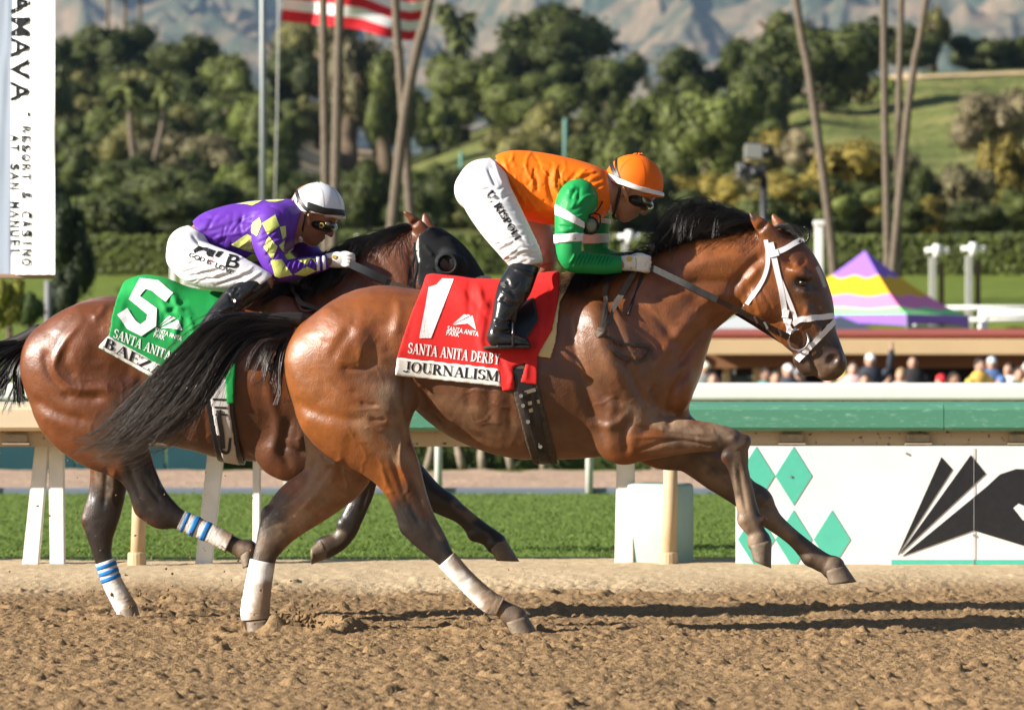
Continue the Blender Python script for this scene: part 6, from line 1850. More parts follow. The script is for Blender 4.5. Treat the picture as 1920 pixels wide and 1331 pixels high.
T2 = [[(58, 632, 0), (20, 640, 0), (-30, 645, 0), (-80, 660, 0), (-130, 690, 0)], [(56, 645, 0), (15, 658, -.02), (-25, 680, -.02), (-70, 710, -.02), (-110, 750, -.02)], [(52, 655, 0), (22, 675, -.03), (5, 705, -.04), (-20, 740, -.04), (-50, 775, -.04)],
      [(48, 660, -.01), (30, 690, -.04), (22, 720, -.05), (10, 745, -.05), (-5, 765, -.05)], [(46, 665, -.02), (38, 690, -.05), (42, 720, -.06), (52, 745, -.06), (58, 775, -.06)]]
A = strands(g, T2, D2, 900, M_tailhair, 9, .03, 10, clump=16)
hair('tail', A, .0018, .0005, M_hair, horse2)
S_ = Sculpt(P(-40, 690, D2) - .1, P(80, 600, D2) + .1, .006)
S_.chain([P(72, 622, D2), P(40, 638, D2), P(5, 648, D2), P(-30, 655, D2)], [.036, .034, .024, .008], [.034, .032, .022, .008], .02)
V, Q = S_.mesh(2); link('tail_dock', mesh_np('tail_dock', V, Q), horse2, M_dock, True)
# manes
def mane(horse, d, crest, n, fn, r0=.0011, seed=1, name='mane', m=M_hair):
    g = np.random.default_rng(seed)
    cr = catmull(np.array(crest, float), 10)
    u = np.linspace(0, 1, 12)
    out = []
    for j_ in range(n):
        if j_ % 9 == 0:
            s0 = g.random() * (len(cr) - 1)
            i = int(s0); w = s0 - i
            p0 = cr[i] * (1 - w) + cr[min(i + 1, len(cr) - 1)] * w
            ctl0, ysd0 = fn(p0[0], p0[1], s0 / (len(cr) - 1), g)
        s_ = min(max(s0 + g.normal(0, .35), 0), len(cr) - 1.001); i = int(s_); w = s_ - i
        p = cr[i] * (1 - w) + cr[min(i + 1, len(cr) - 1)] * w
        k_ = np.linspace(1, .35, len(ctl0))[:, None]
        ctl = np.array(ctl0, float) + (p - p0) * k_ + g.normal(0, 1.6, (len(ctl0), 2)) * np.linspace(.3, 1.6, len(ctl0))[:, None]
        ctl = ctl[0] + (ctl - ctl[0]) * g.uniform(.75, 1.05); ysd = ysd0 + g.normal(0, .012)
        q = catmull(np.array(ctl, float), 4)
        k = np.linspace(0, len(q) - 1, 12)
        q = np.column_stack([np.interp(k, np.arange(len(q)), q[:, j]) for j in (0, 1)])
        y0 = g.normal(0, .018)
        yy = y0 + (ysd - y0) * u
        out.append([P(a, b, d + y) for (a, b), y in zip(q, yy)])
    return hair(name, np.array(out), r0, .0004, m, horse)
def mane1(x, y, t, g):
    L_ = g.uniform(.6, 1.25); j = lambda s: g.normal(0, s)
    if x > 1225:
        up = np.interp(x, [1225, 1280, 1340, 1400, 1450], [24, 58, 64, 44, 14])
        L_ *= np.clip((x - 1222) / 118., .30, 1) ** .9
        q = [(x, y + 8), (x - 14 * L_ + j(3), y - up * .62 * L_ + j(3)), (x - 44 * L_ + j(5), y - up * .95 * L_ + j(5)), (x - 78 * L_ + j(7), y - up * .80 * L_ + j(7)), (x - 112 * L_ + j(9), y - up * .25 * L_ + j(12) + 8 * t)]
        return q, g.normal(-.03, .05)
    q = [(x, y + 8), (x - 18 * L_, y - 10 + j(3)), (x - 48 * L_, y - 4 + j(4)), (x - 75 * L_, y + 14 + j(6)), (x - 92 * L_, y + 34 * L_ + j(7))]
    return q, g.normal(-.06, .05)
mane(horse1, D1, [(1105, 532), (1150, 512), (1215, 484), (1280, 458), (1345, 444), (1405, 434), (1440, 432)], 3200, mane1, seed=5)
def mane1b(x, y, t, g):
    L_ = g.uniform(.6, 1.15); j = lambda s: g.normal(0, s)
    return [(x, y + 4), (x - 22 * L_ + j(3), y + 2 + j(2)), (x - 50 * L_ + j(4), y + 16 + j(3)), (x - 66 * L_, y + 40 * L_ + j(4))], g.uniform(-.20, -.10)
mane(horse1, D1, [(1120, 522), (1160, 508), (1200, 492), (1235, 478)], 500, mane1b, seed=6, name='mane_lock')
def fore1(x, y, t, g):
    L_ = g.uniform(.5, 1.2); j = lambda s: g.normal(0, s)
    return [(x, y), (x + 14 * L_, y - 6 + j(2)), (x + 30 * L_, y + 2 + j(3)), (x + 42 * L_, y + 14 * L_ + j(3))], g.normal(-.01, .03)
mane(horse1, D1, [(1450, 428), (1462, 428), (1474, 434)], 260, fore1, seed=7, name='forelock')
th = np.linspace(0, 1, 14)
br = [P(1500 + 14 * t - 0 * t, 455 - 0 * t - 26 * t + 6 * math.sin(t * 5), D1 - .05) for t in th]
br = catmull([P(1498, 452, D1 - .06), P(1509, 455, D1 - .07), P(1516, 447, D1 - .07), P(1516, 434, D1 - .07), P(1508, 425, D1 - .07)], 6)
mb = MB(); mb.tube(br, [.006 + .0018 * math.sin(i * 2.2) for i in range(len(br))], 7); mb.build('braid', M_hair, horse1, True)
def mane2(x, y, t, g):
    L_ = g.uniform(.6, 1.25); j = lambda s: g.normal(0, s)
    q = [(x, y + 6), (x - 16 * L_, y - 9 + j(2)), (x - 44 * L_ + j(3), y - 4 + j(4)), (x - 70 * L_, y + 14 * L_ + j(5)), (x - 92 * L_, y + 36 * L_ + j(7))]
    return q, g.normal(-.07, .05)
mane(horse2, D2, [(545, 560), (590, 528), (640, 494), (695, 460), (750, 442), (785, 432)], 1700, mane2, seed=8)
def mane2b(x, y, t, g):
    L_ = g.uniform(.7, 1.2); j = lambda s: g.normal(0, s)
    return [(x, y + 4), (x - 24 * L_ + j(3), y + 12 + j(3)), (x - 48 * L_ + j(4), y + 34 + j(4)), (x - 60 * L_, y + 66 * L_ + j(6))], g.uniform(-.20, -.12)
mane(horse2, D2, [(560, 540), (600, 520), (650, 490), (690, 465)], 900, mane2b, seed=9, name='mane_lock')
# ------------------------------------------------------------------ jockeys
M_skin = mat('skin', (.36, .185, .115), .5, .35, noise=.10, nscale=18, bump=.1, bscale=160, dist=.001)
M_skin2 = mat('skin_tan', (.30, .145, .085), .5, .35, noise=.10, nscale=18, bump=.1, bscale=160, dist=.001)
M_orange = cloth_mat('orange_silk', (.80, .155, .004), .6)
M_sgreen = cloth_mat('green_silk', (.012, .27, .070), .5)
M_swhite = cloth_mat('white_silk', (.78, .76, .75), .6)
M_purple = cloth_mat('purple_silk', (.115, .032, .34), .5)
M_syellow = cloth_mat('yellow_silk', (.68, .76, .20), .55)
M_breech = mat('white_breeches', (.70, .70, .72), .6, .3, noise=.04, nscale=9, bump=.1, bscale=200, dist=.001, sheen=.1)
M_breech_mud = mat('worn_white_breeches', attr='col', rough=.6, spec=.3, noise=.04, nscale=9, bump=.1, bscale=200, dist=.001)
M_boot = mat('boot_leather', (.013, .013, .014), .22, .6, noise=.5, nscale=20, bump=.25, bscale=28, dist=.004)
M_glove = mat('white_glove', (.74, .72, .67), .7, .3, noise=.12, nscale=24, bump=.2, bscale=140, dist=.002)
M_helmo = cloth_mat('orange_cover', (.84, .15, .004), .65)
M_helmw = mat('white_cover', (.76, .76, .78), .45, .4, noise=.03, nscale=12, bump=.08, bscale=240, dist=.001)
M_lens = mat('goggle_lens', (.055, .060, .040), .06, .8)
M_rubber = mat('black_rubber', (.012, .012, .012), .45, .4)
M_tights = mat('black_stretch', (.011, .011, .012), .6, .25, bump=.3, bscale=25, dist=.004)
M_sole = mat('boot_sole', (.06, .045, .035), .8, .2)

def wr(rg, n, box, ang, ln, w, amp, jit=18):
    """loose random folds inside a px box"""
    out = []
    for _ in range(n):
        x, y = rg.uniform(box[0], box[2]), rg.uniform(box[1], box[3]); a = R(ang + rg.normal(0, jit)); l = ln * rg.uniform(.6, 1.4)
        k = rg.normal(0, .15) * l
        out.append(([(x - l * math.cos(a), y + l * math.sin(a)), (x + k * math.sin(a), y + k * math.cos(a)), (x + l * math.cos(a), y - l * math.sin(a))], w * rg.uniform(.7, 1.3), amp * rg.choice([-1, 1]) * rg.uniform(.5, 1.2)))
    return out

def grid_for(px0, py0, px1, py1, d, yh, h):
    lo = P(px0, py1, d); hi = P(px1, py0, d)
    return Sculpt(lo - [0.02, yh, 0.02], hi + [0.02, yh, 0.02], h)

def head_chains(S, d, c, th, s, yo=0, grow=0.):
    """face and skull in their own frame (x forward, z up), pitched by th degrees"""
    o = P(c[0], c[1], d + yo); ct, sn = math.cos(R(th)), math.sin(R(th))
    def T(x, y, z): return o + np.array([(x * ct - z * sn) * s, y * s, (x * sn + z * ct) * s])
    def ch(L, k): S.chain([T(*q[:3]) for q in L], [q[3] * s + grow for q in L], [q[4] * s + grow for q in L], k)
    S.ell(T(-.012, 0, .012), .100 * s, .088 * s, .076 * s, th, .02)
    ch([(.035, 0, .0, .062, .066), (.040, 0, -.045, .055, .060), (.040, 0, -.085, .042, .048), (.055, 0, -.112, .026, .028)], .03)
    for sd in (-1, 1):
        ch([(-.018, sd * .055, -.055, .028, .016), (.005, sd * .05, -.088, .022, .014), (.048, sd * .018, -.114, .018, .014)], .025)
        S.ell(T(.062, sd * .043, -.038), .024 * s, .018 * s, .020 * s, th, .02)
        S.ell(T(.088, sd * .032, -.006), .014 * s, .012 * s, .016 * s, th, .010, 'cut')
        S.ell(T(.078, sd * .032, -.008), .013 * s, .013 * s, .013 * s, th, .002)
        S.ell(T(-.012, sd * .079, -.036), .021 * s, .036 * s, .010 * s, th + 12, .007)
        S.ell(T(-.008, sd * .091, -.034), .011 * s, .022 * s, .008 * s, th + 12, .004, 'cut')
    ch([(.080, 0, .018, .016, .050), (.082, 0, .022, .016, .03)], .02)
    ch([(.090, 0, -.004, .009, .009), (.103, 0, -.030, .010, .010), (.113, 0, -.050, .0115, .012)], .014)
    for sd in (-1, 1): S.ell(T(.102, sd * .012, -.054), .011 * s, .008 * s, .008 * s, th, .006)
    ch([(.086, -.018, -.080, .006, .006), (.096, 0, -.076, .0075, .007), (.086, .018, -.080, .006, .006)], .008)
    ch([(.083, -.016, -.090, .006, .006), (.092, 0, -.091, .008, .008), (.083, .016, -.090, .006, .006)], .008)
    ch([(.074, 0, -.112, .018, .02), (.070, 0, -.116, .018, .02)], .02)
    return T

def fist(S, d, yo, M, grow=0., k=.006, flip=1):
    """a closed hand about reins. M maps local px (x forward from wrist, y down) to photograph px"""
    def q(x, y, z): a, b = M(x, y); return P(a, b, d + yo + z)
    u = d / F
    g = lambda r: r * u + grow
    S.chain([q(-8, 0, 0), q(8, -1, -.003), q(22, 0, -.004)], [g(13), g(14.5), g(13.5)], [.021 + grow, .023 + grow, .020 + grow], .01)
    rows = [(-11.5, 1.0), (-4, 1.06), (3.5, 1.0), (10.5, .86)]
    for (yy, l) in rows:
        S.chain([q(18, yy * .9, -.010), q(30, yy, -.020), q(30 + 11 * l, yy + 1.0, -.012), q(31 + 11 * l, yy + 2.5, .008), q(26 + 7 * l, yy + 3.0, .020)],
                [g(4.3), g(4.4), g(4.2), g(3.9), g(3.5)], [.0105 + grow, .0105 + grow, .010 + grow, .0095 + grow, .0085 + grow], .0025, 5)
    S.chain([q(4, -6, .012), q(18, -13, .016), q(30, -14, .010), q(38, -11, .002)], [g(5.2), g(4.8), g(4.3), g(3.6)], [.012 + grow, .011 + grow, .010 + grow, .009 + grow], .006, 5)

def garment(name, S, stk, m, parent, lap=.3, it=2, amp=1.75):
    V, Q = S.mesh(it)
    V = strokes(V, Q, [(q[0], q[1], q[2] * amp) for q in stk]); V = laplace(V, Q, lap)
    o = link(name, mesh_np(name, V, Q), parent, m, True)
    return o, bvh_of(V, Q), V, Q

def jockey(sp):
    d = sp['d']; bx = sp['box']
    rg = np.random.default_rng(sp['seed'])
    root = empty('person', (P(sp['base'][0], sp['base'][1], d)[0], d, P(0, sp['base'][1], d)[2]))
    tag(root, sp['label'], 'jockey', 'jockeys riding in the race')
    # one continuous body
    S = grid_for(*bx, d, .46, .0062)
    G = -.010
    balls(S, d, sp['neck'], .02)
    T = head_chains(S, d, sp['head'][0], sp['head'][1], sp['head'][2])
    limb(S, d, sp['torso'], .04, grow=G)
    for L in ('near_arm', 'far_arm'):
        balls(S, d, sp[L], .02, grow=G)
    for L in ('near_thigh', 'far_thigh'):
        balls(S, d, sp[L], .03, grow=G)
    for L in ('near_shin', 'far_shin'):
        balls(S, d, sp[L], .02, grow=-.007)
    for yo, M in sp['hands']:
        fist(S, d, yo, M, -.0028)
    V, Q = S.mesh(2)
    me = mesh_np('body', V, Q)
    link('body', me, root, sp['skin'], True)
    # clothes
    S = grid_for(*sp['tbox'], d, .46, .005)
    for L in ('near_thigh', 'far_thigh'): balls(S, d, sp[L], .035, grow=.002)
    limb(S, d, sp['seat'], .04, grow=.002)
    for pl in sp['trouser_cut']: S.halfspace(P(pl[0], pl[1], d), (pl[2], 0, pl[3]))
    tr, tb_, _, _ = garment('breeches', S, sp['trouser_folds'](rg), sp['mtr'], root, amp=1.6)
    S = grid_for(*sp['sbox'], d, .36, .005)
    limb(S, d, sp['torso'], .04, grow=.004)
    for sh in sp['shoulders']: S.ell(P(sh[0], sh[1], d + sh[3]), sh[2] / F * d, sh[2] / F * d, .085, 0, .05)
    for pl in sp['shirt_cut']: S.halfspace(P(pl[0], pl[1], d), (pl[2], 0, pl[3]))
    shirt, sb_, Vs, Qs = garment('shirt', S, sp['shirt_folds'](rg), sp['mshirt'], root, amp=1.3)
    sl = []
    for nm in ('near_arm', 'far_arm'):
        S = grid_for(*sp['abox'], d, .40, .004)
        balls(S, d, sp[nm], .02, grow=.006)
        wq = sp['wrist_cut'][0 if nm == 'near_arm' else 1]
        S.halfspace(P(wq[0], wq[1], d), (wq[2], 0, wq[3]))
        o, b, V, Q = garment('sleeve', S, sp['sleeve_folds'](rg) if nm == 'near_arm' else [], sp['msl'], shirt)
        sl.append((o, b, S, V, Q))
    gl = []
    for yo, M in sp['hands']:
        a, b = M(12, 0)
        S = grid_for(a - 42, b - 36, a + 50, b + 36, d + yo, .07, .0024)
        fist(S, d, yo, M, .0012)
        p0, p1 = M(-13, 0), M(0, 0)
        o_, b_, V, Q = garment('glove', S, [], M_glove, root, .2)
        gl.append((o_, b_))
    for nm, cut in (('near_shin', 0), ('far_shin', 1)):
        S = grid_for(*sp['bbox'], d, .46, .005)
        balls(S, d, sp[nm], .015, grow=.003)
        pl = sp['boot_cut'][cut]
        S.halfspace(P(pl[0], pl[1], d), (pl[2], 0, pl[3]))
        o, b, V, Q = garment('boot', S, sp['boot_folds'](rg) if cut == 0 else [], M_boot, root)
        if cut == 0: boot = (o, b)
        q = sp['sole'][cut]
        mb = MB()
        pa, pb = P(q[0], q[1], d + q[4]), P(q[2], q[3], d + q[4])
        tt = np.linspace(0, 1, 9)
        C = [pa + (pb - pa) * t for t in tt]
        mb.tube(C, [.5 + .5 * math.sin(min(1, t * 3 + .25) * PI / 2) * (1 if t < .85 else .8) for t in tt], 14, flat=(.040, .0085), up=(0, 0, 1)); mb.build('sole', M_sole, o, True)
    return root, dict(T=T, tb=tb_, sb=sb_, sl=sl, gl=gl, shirt=shirt, tr=tr, boot=boot)

def helmet(root, d, c, r, tilt, lat, cutp, m, visor, ridge=True):
    S = grid_for(c[0] - r - 18, c[1] - r - 14, c[0] + r + 22, c[1] + r + 14, d, .16, .0036)
    S.ell(P(c[0], c[1], d), r / F * d, r * .97 / F * d, lat, tilt, .0)
    (x0, y0), (x1, y1) = cutp
    n = np.array([(y1 - y0), 0, (x1 - x0)], float)     # pointing down across the line
    S.halfspace(P(x0, y0, d), (-n[0] * 1.0, 0, -n[2]), .004)
    S.chain([P(visor[0][0], visor[0][1], d), P(visor[1][0], visor[1][1], d)], [4.5 / F * d, 2.6 / F * d], [.085, .045], .008)
    V, Q = S.mesh(2)
    st = []
    o = link('helmet', mesh_np('helmet', V, Q), root, m, True)
    return o, S, bvh_of(V, Q)

# ---- the rider in orange ------------------------------------------
def M1(x, y): return (1172 + x * 1.05, 494 + y * 1.05)
def M1f(x, y): return (1178 + x * 1.0, 490 + y)
J1 = dict(d=D1, seed=3, box=(855, 270, 1262, 668), base=(960, 652), skin=M_skin,
    label='jockey crouched in orange silks with green sleeves and an orange helmet',
    head=((1187, 347), -44, 1.10), neck=[(1172, 368, 24, .062, 0), (1150, 368, 26, .068, 0), (1120, 360, 36, .10, 0)],
    torso=[((931, 294), (948, 350), .145, 0), ((962, 284), (966, 384), .155, 0), ((1009, 287), (999, 412), .165, 0), ((1056, 296), (1045, 421), .175, 0), ((1100, 309), (1094, 417), .18, 0), ((1127, 325), (1128, 398), .13, 0)],
    seat=[((935, 296), (950, 352), .145, 0), ((905, 300), (925, 380), .165, 0), ((882, 316), (905, 395), .15, 0)],
    near_arm=[(1090, 366, 30, .08, -.13), (1083, 376, 36, .085, -.17), (1074, 392, 31, .072, -.205), (1067, 430, 24.5, .060, -.23), (1066, 462, 22, .055, -.24), (1070, 486, 20.5, .050, -.235), (1100, 493, 17.5, .044, -.21), (1135, 496, 16, .040, -.17), (1166, 496, 13, .036, -.135)],
    far_arm=[(1108, 372, 32, .08, .17), (1116, 405, 25, .065, .21), (1117, 440, 22, .058, .24), (1120, 475, 20, .05, .24), (1145, 489, 16, .042, .19), (1172, 490, 13, .036, .12)],
    near_thigh=[(903, 342, 41, .115, -.11), (913, 368, 47, .115, -.15), (938, 412, 44, .10, -.20), (966, 455, 37, .085, -.235), (983, 482, 32, .072, -.245), (988, 496, 30, .068, -.245)],
    far_thigh=[(908, 342, 40, .115, .11), (950, 375, 44, .11, .16), (990, 425, 38, .095, .21), (1013, 468, 32, .08, .235), (1018, 500, 27, .07, .24)],
    near_shin=[(986, 498, 25, .062, -.25), (966, 538, 30, .062, -.285), (950, 570, 23, .052, -.31), (941, 598, 18, .045, -.325), (936, 620, 19, .045, -.33), (932, 634, 17, .042, -.33), (958, 638, 13, .042, -.33), (984, 644, 9, .036, -.33)],
    far_shin=[(1012, 500, 24, .06, .25), (990, 545, 28, .06, .29), (972, 590, 19, .048, .32), (966, 622, 18, .045, .33), (990, 636, 12, .04, .33), (1014, 642, 8, .036, .33)],
    hands=[(-.135, M1), (.105, M1f)],
    tbox=(850, 285, 1062, 530), trouser_cut=[(985, 501, .18, -1), (944, 322, .72, .69)],
    sbox=(915, 270, 1160, 435), shirt_cut=[(938, 320, -.95, -.32), (1141, 362, 1, .1)], shoulders=[(1104, 364, 36, -.10), (1104, 366, 38, .12)],
    abox=(1020, 320, 1215, 525), wrist_cut=[(1164, 497, 1, .05), (1172, 490, 1, .05)],
    bbox=(890, 480, 1060, 668), boot_cut=[(985, 497, .18, 1), (1012, 503, .2, 1)],
    sole=[(906, 652, 996, 650, -.33), (945, 652, 1018, 650, .33)],
    mtr=M_breech_mud, mshirt=M_orange, msl=M_sgreen,
    trouser_folds=lambda g: [([(925, 300), (935, 330), (945, 350)], 4, 4), ([(915, 315), (930, 350)], 4, -4), ([(905, 345), (922, 352), (938, 375)], 4, -5), ([(868, 353), (885, 350), (910, 345)], 3.2, -4), ([(880, 366), (895, 360), (920, 352)], 3.2, -5), ([(882, 378), (900, 376), (925, 370)], 3.2, -4), ([(884, 388), (905, 384), (930, 380)], 3.2, -4.5), ([(882, 391), (905, 394), (935, 390)], 3, -3), ([(896, 405), (920, 402), (945, 396)], 3, -3.5),
        ([(935, 475), (950, 462), (975, 455)], 4, -4), ([(945, 485), (965, 470), (1000, 470)], 4, 4), ([(955, 490), (975, 482), (1008, 482)], 4, -4), ([(930, 460), (950, 450), (985, 440)], 3, -3), ([(1000, 440), (1010, 470), (1014, 500)], 4, 4), ([(948, 400), (965, 430), (985, 455)], 3.2, -3), ([(990, 462), (1012, 462)], 3, 3)] + wr(g, 26, (880, 350, 985, 470), 12, 14, 2.6, 2.6, 20) + wr(g, 14, (945, 450, 1010, 500), 20, 12, 2.6, 3, 25),
    shirt_folds=lambda g: [([(935, 300), (945, 325), (955, 345)], 4, -6), ([(945, 297), (953, 325), (965, 350)], 4, 5), ([(950, 330), (975, 375), (1010, 405)], 5, -5), ([(1030, 320), (1028, 350), (1040, 385)], 5, -8), ([(1040, 322), (1040, 350), (1050, 375)], 4, 5), ([(1085, 320), (1062, 345), (1048, 360)], 5, -7), ([(1100, 318), (1075, 340)], 4, 5), ([(1010, 395), (1030, 405), (1045, 400)], 5, -5), ([(1118, 322), (1085, 330)], 4, 4), ([(1130, 335), (1105, 345), (1095, 365)], 5, -5), ([(1125, 360), (1110, 385), (1105, 405)], 5, -5), ([(1000, 390), (1015, 400)], 4, 5), ([(965, 350), (985, 385)], 4, 4)] + wr(g, 34, (950, 295, 1060, 405), 100, 16, 3.2, 3.4, 25) + wr(g, 22, (1030, 320, 1130, 390), 50, 14, 3.2, 3.6, 25) + [([(x, y)], 2.2, -4) for x in (983, 1002, 1020) for y in (318, 347, 377)],
    sleeve_folds=lambda g: [([(x, 476 + g.normal(0, 1)), (x - 5, 486), (x - 9, 497 + g.normal(0, 3))], 2.3, 4.2) for x in range(1078, 1152, 7)] + [([(x + 3.5, 477), (x - 1.5, 486), (x - 6, 497)], 2.3, -4.2) for x in range(1078, 1152, 7)] + wr(g, 14, (1046, 400, 1092, 460), 5, 12, 2.6, 3) + wr(g, 8, (1055, 350, 1100, 395), 60, 14, 4, 3),
    boot_folds=lambda g: [([(938, 560), (960, 572), (978, 566)], 3.5, -4), ([(928, 600), (945, 606), (958, 602)], 3, -6), ([(926, 610), (945, 616), (958, 613)], 3, 5), ([(924, 620), (942, 624), (956, 620)], 3, -5), ([(940, 545), (960, 556)], 3, 3), ([(965, 505), (985, 512), (1003, 515)], 3, 3), ([(950, 525), (965, 560)], 4, -3), ([(985, 540), (975, 580)], 4, 3)] + wr(g, 12, (930, 530, 990, 620), 10, 10, 3, 3))
person1, K1 = jockey(J1)
_me = K1['tr'].data
_v = np.empty(len(_me.vertices) * 3, np.float32); _me.vertices.foreach_get('co', _v); _v = _v.reshape(-1, 3)
_px, _py = topx(_v)
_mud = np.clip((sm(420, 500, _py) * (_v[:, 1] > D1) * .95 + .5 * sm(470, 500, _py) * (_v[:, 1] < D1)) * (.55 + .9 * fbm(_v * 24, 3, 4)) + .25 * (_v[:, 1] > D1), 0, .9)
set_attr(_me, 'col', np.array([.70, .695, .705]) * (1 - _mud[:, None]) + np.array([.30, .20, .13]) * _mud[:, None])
h1, HS1, hb1 = helmet(person1, D1, (1188, 344), 56, -12, .120, ((1134, 341), (1249, 371)), M_helmo, ((1206, 368), (1243, 367)))
V, Q = shell(HS1, [(1128, 318), (1160, 334), (1200, 350), (1246, 360), (1246, 368), (1198, 359), (1156, 344), (1128, 328)], D1 - .1, .0025, .0030, up=2)
link('white_band', mesh_np('white_band', V, Q), h1, M_swhite, True)
mb = MB()
for k in range(9):
    a = k / 9 * 2 * PI; p = P(1197, 290, D1) + np.array([.014 * math.cos(a), .014 * math.sin(a), -.002])
    mb.tube([p, p + [.004 * math.cos(a), .004 * math.sin(a), .005], p + [.010 * math.cos(a), .010 * math.sin(a), .002]], [.005, .005, .003], 6)
mb.build('cover_knot', M_helmo, h1, True)
strap('seam', hb1, [(1199, 290), (1208, 315), (1210, 345)], 1.6, mat('seam_orange', (.55, .10, .008), .7), h1, D1, .001, .002)
strap('seam', hb1, [(1193, 290), (1168, 310), (1158, 335)], 1.4, bpy.data.materials['seam_orange'], h1, D1, .001, .002)
strap('goggle_strap', hb1, [(1146, 304), (1150, 320), (1160, 340), (1170, 356)], 6, M_rubber, h1, D1, .005, .003)
strap('goggle_strap', hb1, [(1156, 296), (1156, 318), (1163, 338), (1172, 356)], 3.6, M_rubber, h1, D1, .005, .003)
def goggles(root, d, c, ang, a, b, lens_c, la, lb, eyelet=None):
    S = grid_for(c[0] - a - 14, c[1] - b - 14, c[0] + a + 14, c[1] + b + 14, d, .13, .0034)
    S.ell(P(c[0], c[1], d), a / F * d, b / F * d, .092, ang, .0)
    S.ell(P(c[0] - 10, c[1], d), a * .8 / F * d, b * .9 / F * d, .094, ang, .01)
    V, Q = S.mesh(2); g_ = link('goggles', mesh_np('goggles', V, Q), root, M_rubber, True)
    S = grid_for(lens_c[0] - la - 14, lens_c[1] - lb - 14, lens_c[0] + la + 14, lens_c[1] + lb + 14, d, .13, .0034)
    S.ell(P(lens_c[0], lens_c[1], d), la / F * d, lb / F * d, .089, ang, .0)
    V, Q = S.mesh(2); link('lens', mesh_np('lens', V, Q), g_, M_lens, True)
    if eyelet:
        e = P(eyelet[0], eyelet[1], d - .088)
        th = np.linspace(0, 2 * PI, 21)
        mb = MB(); mb.tube([e + [.010 * math.cos(t), 0, .009 * math.sin(t)] for t in th], .005, 6, cap=False); mb.build('vent', mat('brass_vent', (.40, .25, .05), .4, .5), g_, True)
    return g_
goggles(person1, D1, (1198, 377), -32, 25, 13, (1208, 379), 20, 10.5)
for a, b in (((1166, 352), (1176, 378)),):
    mb = MB(); mb.tube([P(a[0], a[1], D1 - .10), P((a[0] + b[0]) / 2 + 2, (a[1] + b[1]) / 2, D1 - .105), P(b[0], b[1], D1 - .10)], .010, 8, flat=(.5, 1)); mb.build('ear_pad', mat('tan_leather', (.42, .20, .09), .6, .3), h1, True)
mb = MB(); mb.tube(catmull([P(1163, 352, D1 - .098), P(1156, 385, D1 - .085), P(1150, 405, D1 - .05), P(1156, 412, D1)], 5), .007, 6); mb.build('chin_strap', M_rubber, h1, True)
V, Q = shell(HS1, [(1139, 338), (1162, 342), (1170, 352), (1158, 356), (1146, 348)], D1 - .1, -.006, .005, up=2)
serif_on('name_lettering', K1['tb'], 'U. RISPOLI', (911, 364), (967, 453), (11.5, -7.4), M_ink, K1['tr'], .0024, 1.15)
for L in ([(1040, 382), (1068, 398), (1096, 417), (1096, 430), (1064, 415), (1040, 404)], [(1036, 440), (1095, 437), (1095, 453), (1036, 458)], [(1090, 405), (1145, 411), (1145, 421), (1090, 416)], [(1090, 440), (1148, 437), (1148, 456), (1090, 458)]):
    k = 0 if L[0][0] < 1060 else 1
    V, Q = shell(K1['sl'][k][2], L, D1 + (-.22 if k == 0 else .22), .0022, .0036)
    link('white_band', mesh_np('white_band', V, Q), K1['sl'][k][0], M_swhite, True)
sc = grid_for(1115, 345, 1160, 410, D1, .14, .004)
sc.chain([P(1140, 352, D1), P(1143, 372, D1), P(1140, 394, D1 - .0)], [8 / 420., 9 / 420., 8 / 420.], [.088, .094, .08], .01)
V, Q = sc.mesh(2); link('collar', mesh_np('collar', V, Q), K1['shirt'], M_swhite, True)
# spare goggles hanging at the chest
yq = D1 - .20
S_ = Sculpt(P(1085, 445, yq) - [0, .06, 0], P(1130, 398, yq) + [0, .06, 0], .003)
S_.ell(P(1107, 423, yq), .034, .036, .020, 20, 0)
V, Q = S_.mesh(1); sg = link('spare_goggles', mesh_np('spare_goggles', V, Q), person1, mat('smoke_lens', (.20, .23, .15), .1, .7), True)
mb = MB()
th = np.linspace(0, 2 * PI, 25)
mb.tube([P(1107, 423, yq - .012) + np.array([.034 * math.cos(t), .006 * math.sin(2 * t), .037 * math.sin(t)]) for t in th], .005, 6, cap=False)
mb.tube(catmull([P(1132, 374, D1 - .15), P(1120, 395, yq - .02), P(1100, 408, yq - .02), P(1096, 420, yq - .02), P(1104, 438, yq - .02), P(1122, 430, yq - .02), P(1125, 405, yq - .02), P(1112, 400, yq - .015)], 6), .004, 6)
mb.build('goggle_band', M_rubber, sg, True)
# glove badge, cuff seam; whip in the hand
c = cast(K1['gl'][0][1], 1180, 486, .002)
if c: 
    mb = MB(); mb.tube([c[:], (c.x, c.y - .003, c.z)], .012, 10); mb.build('badge', mat('gold_print', (.62, .40, .06), .5), K1['gl'][0][0])
strap('cuff', K1['gl'][0][1], [(1190, 476), (1193, 492), (1191, 509)], 2.4, mat('glove_seam', (.5, .48, .44), .8), K1['gl'][0][0], D1, .001, .002)
wh = empty('riding_whip', P(1210, 495, D1 - .13)); tag(wh, "black riding whip held in the orange jockey's hand", 'whip')
mb = MB(); mb.tube(catmull([P(1221, 470, D1 - .12), P(1212, 497, D1 - .105), P(1188, 560, D1 - .16), P(1178, 590, D1 - .22)], 6), [.009] * 8 + list(np.linspace(.008, .005, 11)), 8); mb.build('shaft', M_rubber, wh, True)
mb = MB(); mb.lathe([(.001, -.016), (.013, -.014), (.015, 0), (.018, .006), (.018, .018), (.014, .023), (.001, .024)], P(1222, 466, D1 - .12), 14); mb.build('knob', M_leather, wh, True)
for pl in ([(964, 500), (985, 505), (1008, 510)], [(938, 540), (960, 552), (992, 545)]):
    strap('boot_band', K1['boot'][1], pl, 3, M_leather, K1['boot'][0], D1, .002, .003)
c = cast(K1['boot'][1], 943, 533, .002)
